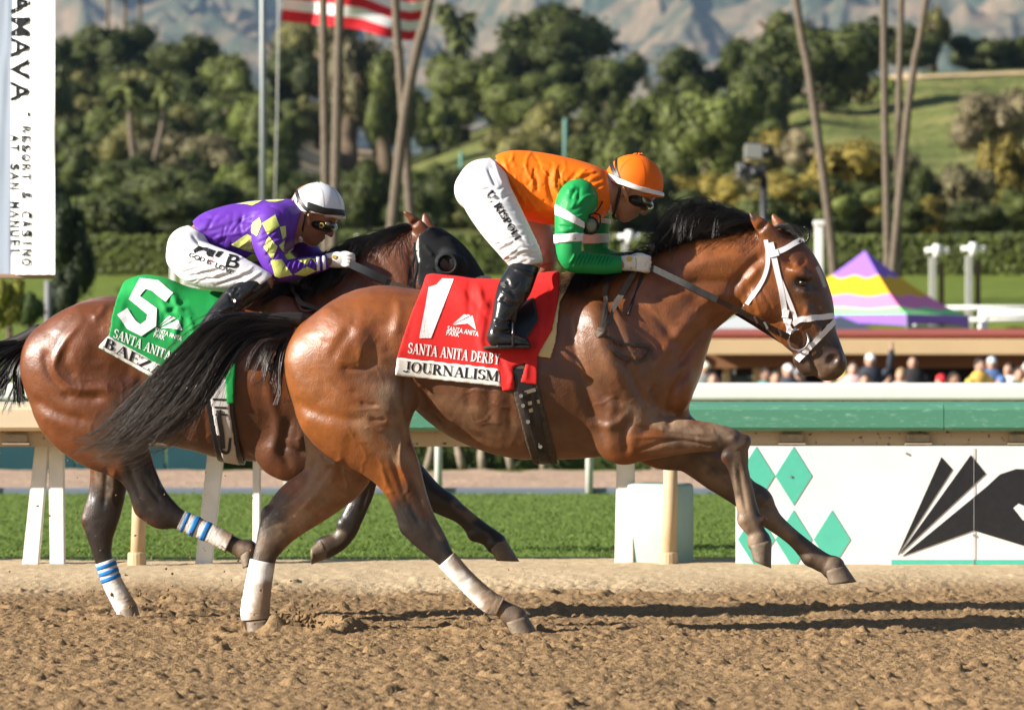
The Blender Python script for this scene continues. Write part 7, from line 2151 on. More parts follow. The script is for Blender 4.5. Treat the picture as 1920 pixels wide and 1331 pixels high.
if c: mb = MB(); mb.tube([c[:], (c.x, c.y - .006, c.z)], .010, 10); mb.build('boot_stud', M_steel, K1['boot'][0])

# ---- the rider in purple ------------------------------------------
def M2(x, y): return (625 + x * .86, 488 + y * .86)
def M2f(x, y): return (636 + x * .84, 482 + y * .84)
J2 = dict(d=D2, seed=8, box=(305, 325, 672, 668), base=(410, 640), skin=M_skin2,
    label='jockey crouched in purple and yellow diamond silks with a white helmet',
    head=((592, 393), -35, 1.12), neck=[(572, 418, 21, .06, 0), (555, 420, 25, .068, 0), (530, 415, 34, .10, 0)],
    torso=[((363, 417), (386, 456), .145, 0), ((388, 399), (406, 468), .155, 0), ((420, 388), (438, 482), .165, 0), ((455, 381), (468, 490), .175, 0), ((495, 376), (502, 488), .18, 0), ((528, 376), (548, 462), .15, 0)],
    seat=[((366, 420), (388, 460), .145, 0), ((345, 430), (372, 495), .165, 0), ((332, 450), (360, 512), .15, 0)],
    near_arm=[(508, 424, 34, .082, -.16), (503, 448, 29, .07, -.20), (508, 478, 23, .058, -.225), (520, 500, 20, .052, -.235), (533, 508, 18, .048, -.23), (565, 501, 16, .042, -.20), (595, 496, 13.5, .038, -.165), (622, 489, 11, .034, -.14)],
    far_arm=[(540, 425, 30, .08, .17), (562, 455, 24, .062, .21), (582, 480, 20, .052, .235), (600, 490, 16, .044, .21), (632, 482, 11.5, .034, .12)],
    near_thigh=[(350, 462, 35, .115, -.11), (362, 488, 41, .115, -.15), (398, 503, 40, .10, -.20), (438, 512, 35, .085, -.235), (470, 520, 28, .075, -.245), (492, 528, 23, .068, -.25)],
    far_thigh=[(352, 462, 35, .115, .11), (400, 480, 40, .11, .16), (455, 500, 34, .09, .21), (495, 515, 27, .075, .235), (512, 522, 25, .07, .24)],
    near_shin=[(490, 528, 24, .062, -.25), (458, 548, 25, .060, -.275), (430, 572, 22, .054, -.30), (404, 596, 17, .046, -.32), (388, 618, 15, .043, -.33), (384, 630, 15, .042, -.33), (408, 636, 12, .04, -.33), (432, 640, 8, .036, -.33)],
    far_shin=[(512, 528, 22, .06, .25), (478, 556, 24, .06, .29), (440, 596, 17, .048, .32), (424, 622, 15, .045, .33), (446, 634, 11, .04, .33), (466, 638, 8, .036, .33)],
    hands=[(-.14, M2), (.105, M2f)],
    tbox=(300, 405, 545, 562), trouser_cut=[(502, 532, .62, -.72), (381, 438, .5, .87)],
    sbox=(350, 365, 580, 500), shirt_cut=[(374, 436, -.82, -.5), (562, 418, 1, -.25)], shoulders=[(515, 422, 38, -.14), (522, 422, 36, .14)],
    abox=(465, 385, 660, 535), wrist_cut=[(617, 491, 1, .2), (630, 483, 1, .2)],
    bbox=(355, 495, 545, 660), boot_cut=[(505, 522, 1, .45), (528, 520, 1, .45)],
    sole=[(370, 648, 440, 646, -.33), (412, 646, 474, 644, .33)],
    mtr=M_breech, mshirt=M_purple, msl=M_purple,
    trouser_folds=lambda g: [([(360, 440), (372, 455), (385, 470)], 4, -4), ([(325, 460), (345, 462), (365, 470)], 3, -4), ([(330, 500), (352, 495), (375, 490)], 3, -4), ([(340, 512), (365, 505), (395, 498)], 3, -4), ([(355, 518), (385, 512), (420, 505)], 3, -4.5), ([(365, 526), (400, 522), (445, 512)], 3, -4), ([(375, 508), (410, 500), (440, 495)], 3, 3.5), ([(420, 530), (450, 520), (480, 508)], 3, -4), ([(440, 540), (460, 528), (490, 510)], 3, 3.5), ([(405, 535), (430, 528), (460, 520)], 3, -3)] + wr(g, 30, (335, 470, 480, 530), 12, 14, 2.5, 2.5, 14),
    shirt_folds=lambda g: [([(375, 440), (420, 425), (470, 405)], 5, -3), ([(390, 450), (430, 440), (470, 435)], 4, 4), ([(505, 385), (515, 405), (520, 420)], 4, -5), ([(540, 395), (550, 430), (560, 455)], 5, -4), ([(480, 395), (500, 400), (520, 395)], 4, 4), ([(430, 470), (460, 475), (490, 470)], 5, -4), ([(455, 400), (450, 430), (470, 455)], 4, -4)] + wr(g, 26, (380, 395, 490, 475), 25, 18, 3.5, 3, 30),
    sleeve_folds=lambda g: [([(x, 489 + g.normal(0, 1)), (x - 4, 497), (x - 7, 506)], 2.2, 3.4 * (1 if i % 2 else -1)) for i, x in enumerate(range(540, 612, 5))] + wr(g, 14, (490, 430, 530, 500), 30, 10, 2.6, 3.2),
    boot_folds=lambda g: wr(g, 16, (400, 530, 500, 600), 45, 10, 3, 3.5) + [([(428, 552), (445, 575), (460, 590)], 3, -5)])
person2, K2 = jockey(J2)
h2, HS2, hb2 = helmet(person2, D2, (595, 392), 51, -10, .118, ((544, 394), (652, 412)), M_helmw, ((612, 407), (646, 408)))
V, Q = shell(HS2, [(576, 378), (610, 390), (645, 393), (647, 404), (608, 403), (576, 393)], D2 - .1, .006, .006)
link('black_band', mesh_np('black_band', V, Q), h2, M_rubber, True)
strap('goggle_strap', hb2, [(556, 358), (560, 372), (570, 388), (580, 396)], 6, M_rubber, h2, D2, .004, .003)
strap('seam', hb2, [(594, 341), (605, 362), (607, 388)], 1.3, mat('seam_grey_white', (.5, .5, .52), .7), h2, D2, .001, .002)
strap('seam', hb2, [(590, 341), (572, 358), (566, 380)], 1.3, bpy.data.materials['seam_grey_white'], h2, D2, .001, .002)
strap('seam', hb2, [(600, 341), (628, 358), (638, 385)], 1.3, bpy.data.materials['seam_grey_white'], h2, D2, .001, .002)
sans_on('cap_lettering', hb2, 'JEB', (546, 376), (563, 384), (1, -6), M_ink, h2, .002)
goggles(person2, D2, (606, 423), -20, 23, 12, (617, 422), 17, 9.5, (603, 423))
mb = MB(); mb.tube([P(577, 402, D2 - .10), P(579, 414, D2 - .105), P(576, 424, D2 - .10)], .009, 8, flat=(.5, 1)); mb.build('ear_pad', bpy.data.materials['tan_leather'], h2, True)
mb = MB(); mb.tube(catmull([P(574, 398, D2 - .10), P(568, 425, D2 - .095), P(568, 440, D2 - .06), P(574, 452, D2)], 5), .006, 6); mb.build('chin_strap', M_rubber, h2, True)
sb = [K2['sb'], K2['sl'][0][1]]
def zq(L): return [(300 + a / 4.589, 330 + b / 4.589) for a, b in L]
for L in ([(780, 420), (858, 360), (876, 420), (836, 520), (792, 490)], [(880, 410), (990, 335), (1025, 430), (925, 507)], [(1028, 440), (1078, 430), (1082, 520), (1052, 545)], [(890, 610), (935, 517), (1010, 610), (965, 720)], [(1020, 600), (1066, 555), (1078, 660), (1050, 645)],
          [(952, 728), (1045, 718), (1072, 762), (1022, 872), (988, 858)], [(1182, 724), (1300, 708), (1262, 768)], [(1150, 846), (1260, 778), (1345, 815), (1250, 858)], [(1022, 875), (1075, 765), (1138, 850)], [(1300, 712), (1340, 716), (1335, 745)]):
    print_on('yellow_diamond', K2['sl'][0][1], quads_of(zq(L), 4), M_syellow, K2['sl'][0][0])
for L in ([(612, 590), (750, 497), (862, 562), (880, 640), (820, 662), (740, 640)], [(712, 722), (790, 672), (900, 662), (905, 712), (800, 736)], [(1095, 645), (1190, 590), (1225, 650), (1180, 690), (1110, 690)], [(655, 247), (760, 226), (880, 216), (830, 240), (795, 258), (730, 246)], [(905, 214), (1000, 206), (1080, 208), (1000, 228), (940, 226)]):
    print_on('yellow_patch', K2['sb'], quads_of(zq(L), 4), M_syellow, K2['shirt'])
for L in ([(593, 480), (600, 482), (601, 508), (595, 510)], [(604, 479), (611, 480), (612, 506), (606, 507)]):
    V, Q = shell(K2['sl'][0][2], L, D2 - .16, .002, .0036); link('white_band', mesh_np('white_band', V, Q), K2['sl'][0][0], M_swhite, True)
sans_on('thigh_lettering', K2['tb'], 'GOD IS', (353, 481), (395, 497), (3, -8), M_ink, K2['tr'])
sans_on('thigh_lettering', K2['tb'], 'LOVE', (402, 500), (436, 515), (3, -8), M_ink, K2['tr'])
for L in ([(285, 640), (330, 606), (418, 622), (405, 662), (372, 640), (322, 650), (300, 672)], [(395, 668), (425, 628), (480, 648), (452, 702), (412, 694)], [(470, 690), (500, 650), (548, 655), (505, 705)]):
    print_on('thigh_emblem', K2['tb'], quads_of(zq(L), 4), M_ink, K2['tr'])
sans_on('thigh_emblem', K2['tb'], 'B', zq([(545, 775)])[0], zq([(665, 800)])[0], (8, -23), M_ink, K2['tr'])
print_on('red_mark', K2['tb'], quads_of(zq([(425, 725), (460, 735), (475, 745), (440, 742)]), 4), mat('red_ink', (.5, .02, .02), .6), K2['tr'])
c = cast(K2['gl'][0][1], 627, 482, .002)
if c: mb = MB(); mb.tube([c[:], (c.x, c.y - .003, c.z)], .010, 10); mb.build('badge', bpy.data.materials['gold_print'], K2['gl'][0][0])
sc = grid_for(535, 390, 585, 470, D2, .14, .004)
sc.chain([P(549, 402, D2), P(556, 425, D2), P(564, 448, D2)], [7 / 400., 8 / 400., 7 / 400.], [.084, .09, .075], .01)
V, Q = sc.mesh(2); link('collar', mesh_np('collar', V, Q), K2['shirt'], M_swhite, True)
# ------------------------------------------------------------------ fill of the wood
def in_open(px, py):
    if px > 1460 and 128 < py < 320 and not (1460 < px < 1640 and py < 175): return True
    if 530 < px < 950 and 215 < py < 345: return True
    if px > 1440 and 300 < py < 345: return True
    if 1080 < px < 1215 and 182 < py < 218: return True
    return False
gf = np.random.default_rng(77)
for py in np.arange(150, 425, 36):
    for px in np.arange(90, 1950, 54):
        x, y = px + gf.uniform(-20, 20), py + gf.uniform(-13, 13)
        if in_open(x, y): continue
        if y < crest_py(HX + (x - HX)) + 12: continue
        dd = ground_at(x, min(y + 26, 505), 128, 300)
        if dd > 296 or dd < 129: 
            if dd > 296: continue
        hue = gf.choice(list('DDDMMMOOGL'), p=[.16, .15, .15, .12, .11, .1, .08, .06, .05, .02]) if x < 1400 else gf.choice(list('MOYGD'))
        tree(x, y, gf.uniform(36, 62), gf.uniform(28, 46), hue, dd, True)

_by = {}
for lab, cx, o in FILL: _by.setdefault(lab, []).append((cx, o))
for lab, L in _by.items():
    if len(L) > 1:
        for k, (cx, o) in enumerate(sorted(L, key=lambda q: q[0])):
            o['label'] = lab + ', ' + ('first second third fourth fifth sixth seventh eighth ninth tenth'.split() + ['last'] * 20)[k] + ' from left'

# ------------------------------------------------------------------ palms
M_palmtrunk = mat('palm_trunk', (.150, .120, .092), .9, .1, noise=.25, nscale=9, bump=.7, bscale=26, dist=.03)
M_frond = leaf_material('frond', .5)
def palm(pl, w, d, label, top=None, crown=.9, group='tall bare palm trunks', hue=(.075, .10, .025)):
    """pl: px polyline from the base up"""
    pts = [P(a, b, d) for a, b in pl]
    base = pts[0].copy(); base[2] = float(terrain_z(base[0], d)) - .1
    if base[2] < pts[0][2] - .05: pts = [base] + pts
    if top:
        v = (pts[-1] - pts[-2]) / (pts[-1][2] - pts[-2][2])
        pts.append(pts[-1] + v * (top - pts[-1][2]) * np.array([.8, 1, 1]))
    root = empty('palm_tree', tuple(pts[0])); tag(root, label, 'palm tree', group)
    q = catmull(np.array(pts), 10)
    r = w / F * d / 2
    t = np.linspace(0, 1, len(q))
    rad = r * (1.12 - .22 * t) * (1 + .05 * np.sin(np.arange(len(q)) * 2.4))
    rad[0] *= 1.25
    mb = MB(); mb.tube(q, rad, 10); mb.build('trunk', M_palmtrunk, root, True)
    g = np.random.default_rng(int(pl[0][0]))
    tip = q[-1]
    V, Fc = [], []
    for k in range(30):
        az, el = g.uniform(0, 6.28), g.uniform(-.9, 1.1)
        L_ = crown * g.uniform(.8, 1.15)
        u = np.linspace(0, 1, 6)
        x = L_ * u * math.cos(el); z = L_ * (u * math.sin(el) - .55 * u ** 2)
        c = tip + np.stack([x * math.cos(az), x * math.sin(az), z], -1)
        sd = np.array([-math.sin(az), math.cos(az), 0])
        wd = L_ * .22 * np.sin(np.clip(u * 1.15, 0, 1) * PI) ** .6 + .01
        n0 = len(V)
        for i in range(6):
            V += [c[i] - sd * wd[i] - [0, 0, wd[i] * .3], c[i], c[i] + sd * wd[i] - [0, 0, wd[i] * .3]]
        for i in range(5):
            for j in (0, 1): Fc.append((n0 + i * 3 + j, n0 + i * 3 + j + 1, n0 + i * 3 + 4 + j, n0 + i * 3 + 3 + j))
    me = bpy.data.meshes.new('crown'); me.from_pydata([tuple(v) for v in V], [], Fc)
    o = link('crown', me, root, M_frond); o.color = (*hue, 1)
    return root
palm([(611, 470), (610, 300), (607, 120), (606, 0)], 17, 95, 'straight bare palm trunk, first of the pair behind the striped flag', 17, 1.6)
palm([(624, 480), (630, 300), (634, 120), (637, 0)], 19, 93, 'straight bare palm trunk, slightly thicker second of the pair behind the flag', 18, 1.6)
palm([(731, 470), (735, 420), (754, 250), (770, 150), (790, 60), (806, 0)], 20, 94, 'bare palm trunk leaning right where two trunks cross', 17, 1.6)
palm([(771, 470), (769, 400), (757, 230), (748, 100), (741, 0)], 18, 96, 'bare palm trunk leaning left where two trunks cross', 18, 1.6)
palm([(1564, 525), (1556, 430), (1537, 280), (1514, 120), (1492, 0)], 17, 94, 'lone slender palm trunk leaning left above the striped tent', 17, 1.6)
palm([(1664, 530), (1663, 400), (1659, 200), (1657, 0)], 15, 95, 'upright palm trunk, leftmost of the three above the tent', 19, 1.6)
palm([(1684, 530), (1684, 300), (1687, 120), (1690, 0)], 13, 97, 'slim upright palm trunk in the middle of the three above the tent', 18, 1.6)
palm([(1672, 530), (1684, 400), (1700, 230), (1716, 110), (1736, 0)], 15, 94, 'palm trunk leaning right, last of the three above the tent', 17, 1.6)
palm([(252, 310), (246, 250), (243, 165)], 13, 205, 'short shaggy palm with pale green head in the woods, left one of two', None, 1.15, 'short shaggy palms in the woods', (.14, .16, .05))
palm([(280, 335), (297, 270), (307, 215), (311, 152)], 11, 205, 'short leaning shaggy palm with pale head in the woods, right one of two', None, 1.1, 'short shaggy palms in the woods', (.14, .16, .05))
for (px, py, b, lab) in ((836, 18, 150, 'tall thin palm far off on the skyline, left of four'), (850, 45, 160, 'tall thin palm far off on the skyline, second of four'), (880, 34, 150, 'tall thin palm far off on the skyline, right of four'), (864, 72, 160, 'shortest thin pale palm far off on the skyline among four')):
    palm([(px - 1, b), (px + 1, (b + py) / 2), (px, py)], 6, 330, lab, None, 1.5, 'thin palms on the skyline', (.13, .15, .05))
for (px, lab) in ((202, 'thin dark skyline palm trunk, left of three above the left woods'), (234, 'thin dark skyline palm trunk in the middle of three above the left woods'), (263, 'thin dark skyline palm trunk, right of three above the left woods')):
    palm([(px, 90), (px, 40), (px + 1, -60)], 7, 330, lab, None, 1.8, 'thin palms on the skyline')

# ------------------------------------------------------------------ flag, pole, banner
M_pole = mat('grey_pole', (.20, .22, .22), .45, .5, metal=.3, noise=.1, nscale=6)
fp = empty('flag_pole', (xx(493, 92), 92, 2.2)); tag(fp, 'tall dark grey flagpole left of the striped flag', 'flagpole')
mb = MB(); mb.tube([P(494, 520, 92), P(493, 240, 92), P(492, -420, 92)], [.072, .066, .05], 12); mb.build('pole', M_pole, fp, True)
mb = MB(); mb.tube([P(512, 520, 110), P(520, 200, 110), P(526, -300, 110)], .022, 6); mb.build('rope', mat('pale_rope', (.45, .45, .43), .8), fp, True)
flagr = empty('flag', P(527, -220, 110)); tag(flagr, 'large flag with red and white stripes flying before the mountains', 'flag')
M_fr, M_fw, M_fb = cloth_mat('flag_red', (.60, .018, .030)), cloth_mat('flag_white', (.78, .77, .76)), cloth_mat('flag_blue', (.02, .035, .16))
def flag_pt(u, v):
    """u 0..1 along the fly, v 0..13 stripes up from the bottom"""
    px = 527 + 272 * u
    bot = np.interp(u, [0, .25, .55, .72, .88, 1], [40, 47, 56, 70, 77, 70])
    sw = np.interp(u, [0, .5, .75, 1], [21.5, 20.5, 18.5, 17.5])
    py = bot - sw * v
    dd = 110 + .28 * math.sin(u * 8 + v * .25) + .12 * math.sin(u * 15 - v * .5)
    return P(px + 4 * math.sin(v * .7), py, dd)
for v in range(13):
    V = []; nu = 40
    for i in range(nu + 1):
        for j in range(4): V.append(flag_pt(i / nu, v + j / 3))
    Fc = [(i * 4 + j, i * 4 + j + 1, (i + 1) * 4 + j + 1, (i + 1) * 4 + j) for i in range(nu) for j in range(3) if not (v >= 6 and i < 16)]
    if v >= 6:
        me = bpy.data.meshes.new('canton'); me.from_pydata([tuple(q) for q in V], [], [(i * 4 + j, i * 4 + j + 1, (i + 1) * 4 + j + 1, (i + 1) * 4 + j) for i in range(16) for j in range(3)])
        link('canton', me, flagr, M_fb, True)
    me = bpy.data.meshes.new('stripe'); me.from_pydata([tuple(q) for q in V], [], Fc)
    link('stripe', me, flagr, M_fr if v % 2 == 0 else M_fw, True)
BN = 27.6
ban = empty('banner', (xx(60, BN), BN, 0)); tag(ban, 'tall white fabric banner with vertical resort and casino lettering', 'banner')
V = []
cols = [(-26, .12), (4, .05), (21, 0), (30, -.03), (45, -.075), (60, -.105), (74, -.145), (90, -.18), (103, -.21)]
cols = catmull(np.array(cols, float), 4); cols[:, 0] = np.clip(cols[:, 0], -26, 103)
nz = 40
for k in range(nz + 1):
    py = 515 - (515 + 330) * k / nz
    for (a, dy) in cols:
        e = 9 * math.exp(-((py - 250) / 170.) ** 2) * (1 - min(max((a + 26) / 60, 0), 1)) if a < 40 else 0
        rp = .006 * math.sin(a * .35 + py * .012) + .004 * math.sin(a * .8 - py * .02)
        V.append(P(a - e * .6 + (3 * (py < 100) * (a < 30)), py, BN + dy + rp))
nc = len(cols)
Fc = np.array([(k * nc + i, k * nc + i + 1, (k + 1) * nc + i + 1, (k + 1) * nc + i) for k in range(nz) for i in range(nc - 1)])
V = np.array(V)
M_fab = mat('banner_fabric', (.80, .80, .79), .7, .2, noise=.03, nscale=3, trans=.08)
M_fab2 = mat('banner_fold_shade', (.20, .235, .29), .7, .2, noise=.05, nscale=3)  # shade of the banner's left fold, put in as a flat grey-blue colour
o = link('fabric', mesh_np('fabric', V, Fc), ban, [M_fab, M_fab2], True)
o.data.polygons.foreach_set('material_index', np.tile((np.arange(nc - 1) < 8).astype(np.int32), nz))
bb_ = bvh_of(V, Fc)
M_navy = mat('dark_grey_ink', (.012, .014, .016), .8, .1)
def vline(s, y0, y1, x, h, gap):
    """letters set one under another, turned to read downwards"""
    n = len(s); st_ = (y1 - y0) / n
    for i, ch in enumerate(s):
        if ch == ' ': continue
        a = y0 + st_ * i
        w = st_ * (1 - gap) * (.35 if ch == 'I' else .3 if ch == "'" else 1)
        o = sans_on('letter', bb_, ch, (x if ch != "'" else x + h * .75, a + (st_ * (1 - gap) - w) / 2), (x if ch != "'" else x + h * .75, a + (st_ * (1 - gap) + w) / 2), (h if ch != "'" else h * .28, 0), M_navy, ban, .008, maxlen=5)
vline("YAAMAVA'", -93, 236, 23, 33, .10)
vline('RESORT & CASINO', 236, 502, 42, 16, .26)
vline('AT SAN MANUEL', 253, 484, 21, 16, .26)
mb = MB(); mb.box(tuple((P(103, 518, BN) + P(-160, 518, BN)) / 2), (263 / F * BN, .06, .03), bev=.006); mb.build('bottom_bar', mat('bar_wood', (.34, .22, .15), .6), ban)
mb = MB(); mb.tube([(xx(-120, BN), BN + .1, -.02), (xx(-120, BN), BN + .1, 4.8)], .05, 12); mb.build('mast', M_pole, ban, True)

# ------------------------------------------------------------------ infield buildings and tents
M_tan = mat('tan_fascia', (.62, .45, .25), .6, .3, noise=.06, nscale=2)
M_red_roof = mat('red_roof', (.33, .085, .06), .75, .2, noise=.12, nscale=3)
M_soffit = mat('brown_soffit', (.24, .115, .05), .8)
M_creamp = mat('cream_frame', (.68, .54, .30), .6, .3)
M_dark = mat('interior_shade', (.018, .014, .012), .9)  # near-black colour stands in for the shade inside the pavilion
M_glass = mat('window_glass', (.06, .075, .08), .08, .6)
pv = empty('pavilion', (xx(1620, 70), 70, -.7)); tag(pv, 'low open pavilion with tan roof edge and brown soffit over the crowd', 'pavilion')
PX0, PX1 = xx(1285, 70), xx(2120, 70)
mb = MB(); mb.box(((PX0 + PX1) / 2, 70, (zz(636, 70) + zz(665, 70)) / 2), (PX1 - PX0, .14, zz(636, 70) - zz(665, 70)), bev=.015); mb.build('fascia', M_tan, pv)
mb = MB(); mb.prismx([(70.07, zz(637, 70)), (70.0, zz(628, 70)), (76, 1.76), (76, 1.55)], PX0, PX1); mb.build('roof', M_red_roof, pv)
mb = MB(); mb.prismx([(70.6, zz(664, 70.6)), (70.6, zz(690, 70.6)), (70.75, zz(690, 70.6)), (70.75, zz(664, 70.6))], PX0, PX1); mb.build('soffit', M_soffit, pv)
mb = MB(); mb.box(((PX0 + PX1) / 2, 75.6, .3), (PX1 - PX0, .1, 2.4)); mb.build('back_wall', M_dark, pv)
for px in (1322, 1362, 1418, 1466, 1935):
    mb = MB(); mb.box((xx(px, 71), 71, .2), (.11, .11, 1.8), bev=.008); mb.build('post', M_creamp, pv)
mb = MB(); mb.box((xx(1390, 71.05), 71.05, zz(671, 71)), (.40, .08, .05)); mb.build('door_head', M_creamp, pv)
mb = MB(); mb.box((xx(1390, 71.06), 71.06, .1), (.36, .03, 1.75)); mb.build('window', M_glass, pv)
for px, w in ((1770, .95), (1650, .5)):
    mb = MB(); mb.box((xx(px, 72.5), 72.5, .2), (w, .05, 1.9)); mb.build('interior_shade_panel', M_dark, pv)  # dark sheets added in place of the shade under the roof
for k in range(12):
    x0 = PX0 + (PX1 - PX0) * k / 12
    mb = MB(); mb.box((x0 + .2, 73, zz(668, 73) + .02), (.07, 5.0, .12)); mb.build('rafter', M_soffit, pv)

TN = 80.0
M_tp, M_ty, M_tk, M_tg = (cloth_mat('tent_purple', (.30, .15, .66)), cloth_mat('tent_yellow', (.86, .47, .02)), cloth_mat('tent_pink', (.90, .24, .50)), cloth_mat('tent_green', (.30, .80, .30)))
tent = empty('canopy_tent', (xx(1622, TN), TN, -.7)); tag(tent, 'pointed canopy tent with purple, yellow, pink and green bands', 'tent')
cx_, hw_ = xx(1622, TN + 1), 1.42
rot = R(-28)
zt, ze = zz(470, TN + 1), zz(590, TN)
def tent_pt(side, s_, t):
    """side 0-3, s -1..1 along the eave, t 0 eave .. 1 peak"""
    k = t ** .62
    hh = hw_ * (1 - t) ** 1.0
    a = rot + side * PI / 2
    z = ze + (zt - ze) * (t ** 1.25) - .10 * (1 - t) * (1 - s_ * s_)* 0
    x, y = s_ * hh, -hh
    return np.array([cx_ + x * math.cos(a) - y * math.sin(a), TN + 1.0 + x * math.sin(a) + y * math.cos(a), z])
bands = [(0, .16, M_tg), (.16, .38, M_tk), (.38, .66, M_ty), (.66, 1.0, M_tp)]
for side in range(4):
    for bi, (t0, t1, m_) in enumerate(bands):
        V = []; ns = 24
        for i in range(ns + 1):
            s_ = -1 + 2 * i / ns
            sc_ = lambda t: t + (0 if t in (0, 1.0) else .022 * math.cos(s_ * 2 * PI))
            for j in range(4):
                V.append(tent_pt(side, s_, min(1, sc_(t0) + (sc_(t1) - sc_(t0)) * j / 3)))
        Fc = [(i * 4 + j, (i + 1) * 4 + j, (i + 1) * 4 + j + 1, i * 4 + j + 1) for i in range(ns) for j in range(3)]
        me = bpy.data.meshes.new('canopy_band'); me.from_pydata([tuple(v) for v in V], [], Fc); link('canopy_band', me, tent, m_, True)
    V = []
    for i in range(13):
        s_ = -1 + i / 6
        q = tent_pt(side, s_, 0); V += [q + [0, 0, -.001], q - [0, 0, .20 - .05 * (1 - s_ * s_)]]
    me = bpy.data.meshes.new('valance'); me.from_pydata([tuple(v) for v in V], [], [(2 * i, 2 * i + 1, 2 * i + 3, 2 * i + 2) for i in range(12)]); link('valance', me, tent, M_tp, True)
    q = tent_pt(side, 1, 0)
    mb = MB(); mb.tube([(q[0], q[1], -.7), (q[0], q[1], q[2] - .02)], .022, 8); mb.build('leg', M_pole, tent)
q0, q1 = tent_pt(1, -1, 0), tent_pt(1, 1, 0)
me = bpy.data.meshes.new('side_wall'); me.from_pydata([tuple(q0 - [0, 0, .2]), tuple(q1 - [0, 0, .2]), (q1[0], q1[1], .8), (q0[0], q0[1], .8)], [], [(0, 1, 2, 3)]); link('side_wall', me, tent, mat('teal_mesh_wall', (.10, .26, .26), .6))
def low_canopy(px0, px1, pyt, pye, d, m, label, cat='tent'):
    root = empty('shade_canopy', (xx((px0 + px1) / 2, d), d, -.7)); tag(root, label, cat)
    x0, x1, z1, z0 = xx(px0, d), xx(px1, d), zz(pyt, d), zz(pye, d)
    xm = (x0 + x1) / 2
    V = [(x0, d - 1, z0), (x1, d - 1, z0), (x1, d + 1, z0), (x0, d + 1, z0), (xm, d, z1)]
    V += [(x, y, z - .12) for x, y, z in V[:4]]
    Fc = [(0, 1, 4), (1, 2, 4), (2, 3, 4), (3, 0, 4), (0, 5, 6, 1), (1, 6, 7, 2), (2, 7, 8, 3), (3, 8, 5, 0)]
    me = bpy.data.meshes.new('canopy'); me.from_pydata(V, [], Fc); link('canopy', me, root, m)
    for i in range(4):
        mb = MB(); mb.tube([(V[i][0], V[i][1], -.75), (V[i][0], V[i][1], z0 - .02)], .02, 6); mb.build('leg', M_pole, root)
low_canopy(1500, 1650, 592, 626, 76, mat('slate_tarp', (.06, .075, .11), .6), "slate blue shade canopy between the horse's muzzle and the striped tent")
low_canopy(1325, 1450, 588, 622, 78, mat('pale_grey_tarp', (.50, .52, .52), .6), "pale grey shade canopy under the nearer horse's throat")
low_canopy(1240, 1372, 602, 630, 75, mat('teal_tarp', (.10, .24, .22), .6), "low teal canopy in front of the nearer horse's chest")

# white rails and lamp posts of the infield
def rails(name, label, pts, d, zs, r, posts, m=M_white):
    root = empty(name, (xx(pts[0], d), d, float(terrain_z(xx(pts[0], d), d)))); tag(root, label, 'rail')
    for z in zs:
        mb = MB(); mb.tube([(xx(pts[0], d), d, z), (xx(pts[1], d), d, z)], r, 10); mb.build('rail', m, root, True)
    for px in posts:
        x = xx(px, d); mb = MB(); mb.tube([(x, d + .02, float(terrain_z(x, d)) - .1), (x, d + .02, max(zs))], r * .9, 8); mb.build('post', m, root, True)
rails('rail_fence', 'low white rails on the infield at the right edge', (1700, 2050), 86, [zz(577, 86), zz(600, 86)], .045, [1716, 1838, 1960])
rails('rail_fence', 'white rail with thick square post right of the tent', (1836, 2050), 82, [zz(588, 82)], .075, [1846])
rails('rail_fence', "thin white rail on the far bank behind the purple jockey's back", (120, 340), 126.5, [zz(452, 126.5), zz(462, 126.5)], .045, [142, 222, 315])
rails('rail_fence', 'thin grey rail running along the top of the far hedge', (380, 2100), 127, [zz(443, 127)], .035, [400, 560, 700, 860, 1040, 1200, 1400, 1600, 1760, 1900], M_post2)
def head_post(px, pyt, pyb, pw, d, label):
    x = xx(px, d); zb = float(terrain_z(x, d)) - .1
    root = empty('lamp_post', (x, d, zb)); tag(root, label, 'lamp post', 'posts with white cross heads')
    w = pw / F * d
    zt_ = zz(pyt + 24, d)
    mb = MB(); mb.box((x - w * .28, d, (zb + zt_) / 2), (w * .42, .16, zt_ - zb), bev=.01); mb.build('column', mat('grey_column', (.33, .33, .30), .8, noise=.1), root)
    mb = MB(); mb.box((x + w * .30, d + .05, (zb + zt_) / 2 - .05), (w * .30, .14, zt_ - zb - .1), bev=.01); mb.build('column', bpy.data.materials['bark'], root)
    mb = MB(); mb.tube([(x, d, zt_), (x, d, zz(pyt, d))], w * .26, 12); mb.build('lamp_head', M_white, root, True)
    mb = MB(); mb.tube([(x - w * .62, d, zz(pyt + 11, d)), (x + w * .62, d, zz(pyt + 11, d))], w * .16, 10); mb.build('cross_arm', M_white, root, True)
    for s_ in (-1, 1):
        mb = MB(); mb.lathe([(.001, -.06), (w * .13, -.05), (w * .15, .04), (w * .08, .06)], (x + s_ * w * .62, d, zz(pyt + 12, d)), 10); mb.build('lamp', M_white, root, True)
head_post(1757, 458, 575, 30, 88, 'weathered post with white cross head, left of two right of the tent')
head_post(1825, 455, 600, 30, 88, 'weathered post with white cross head, right of two right of the tent')
head_post(1180, 432, 520, 28, 88, "weathered post with white cross head below the orange jockey's face")
def green_pole(px, pyt, pyb, d, label):
    p0, p1 = P(px, pyb, d), P(px + 1, pyt, d); p0[2] = min(p0[2], float(terrain_z(p0[0], d)))
    mb = MB(); mb.tube([p0, p1], .09, 8)
    tag(mb.build('green_pole', mat('faded_green_pole', (.10, .22, .18), .7), None, True), label, 'pole')
green_pole(1059, 222, 330, 190, "faded green pole rising from the woods above the orange jockey's back")
green_pole(864, 285, 420, 190, "faded green pole in the woods just left of the white breeches")
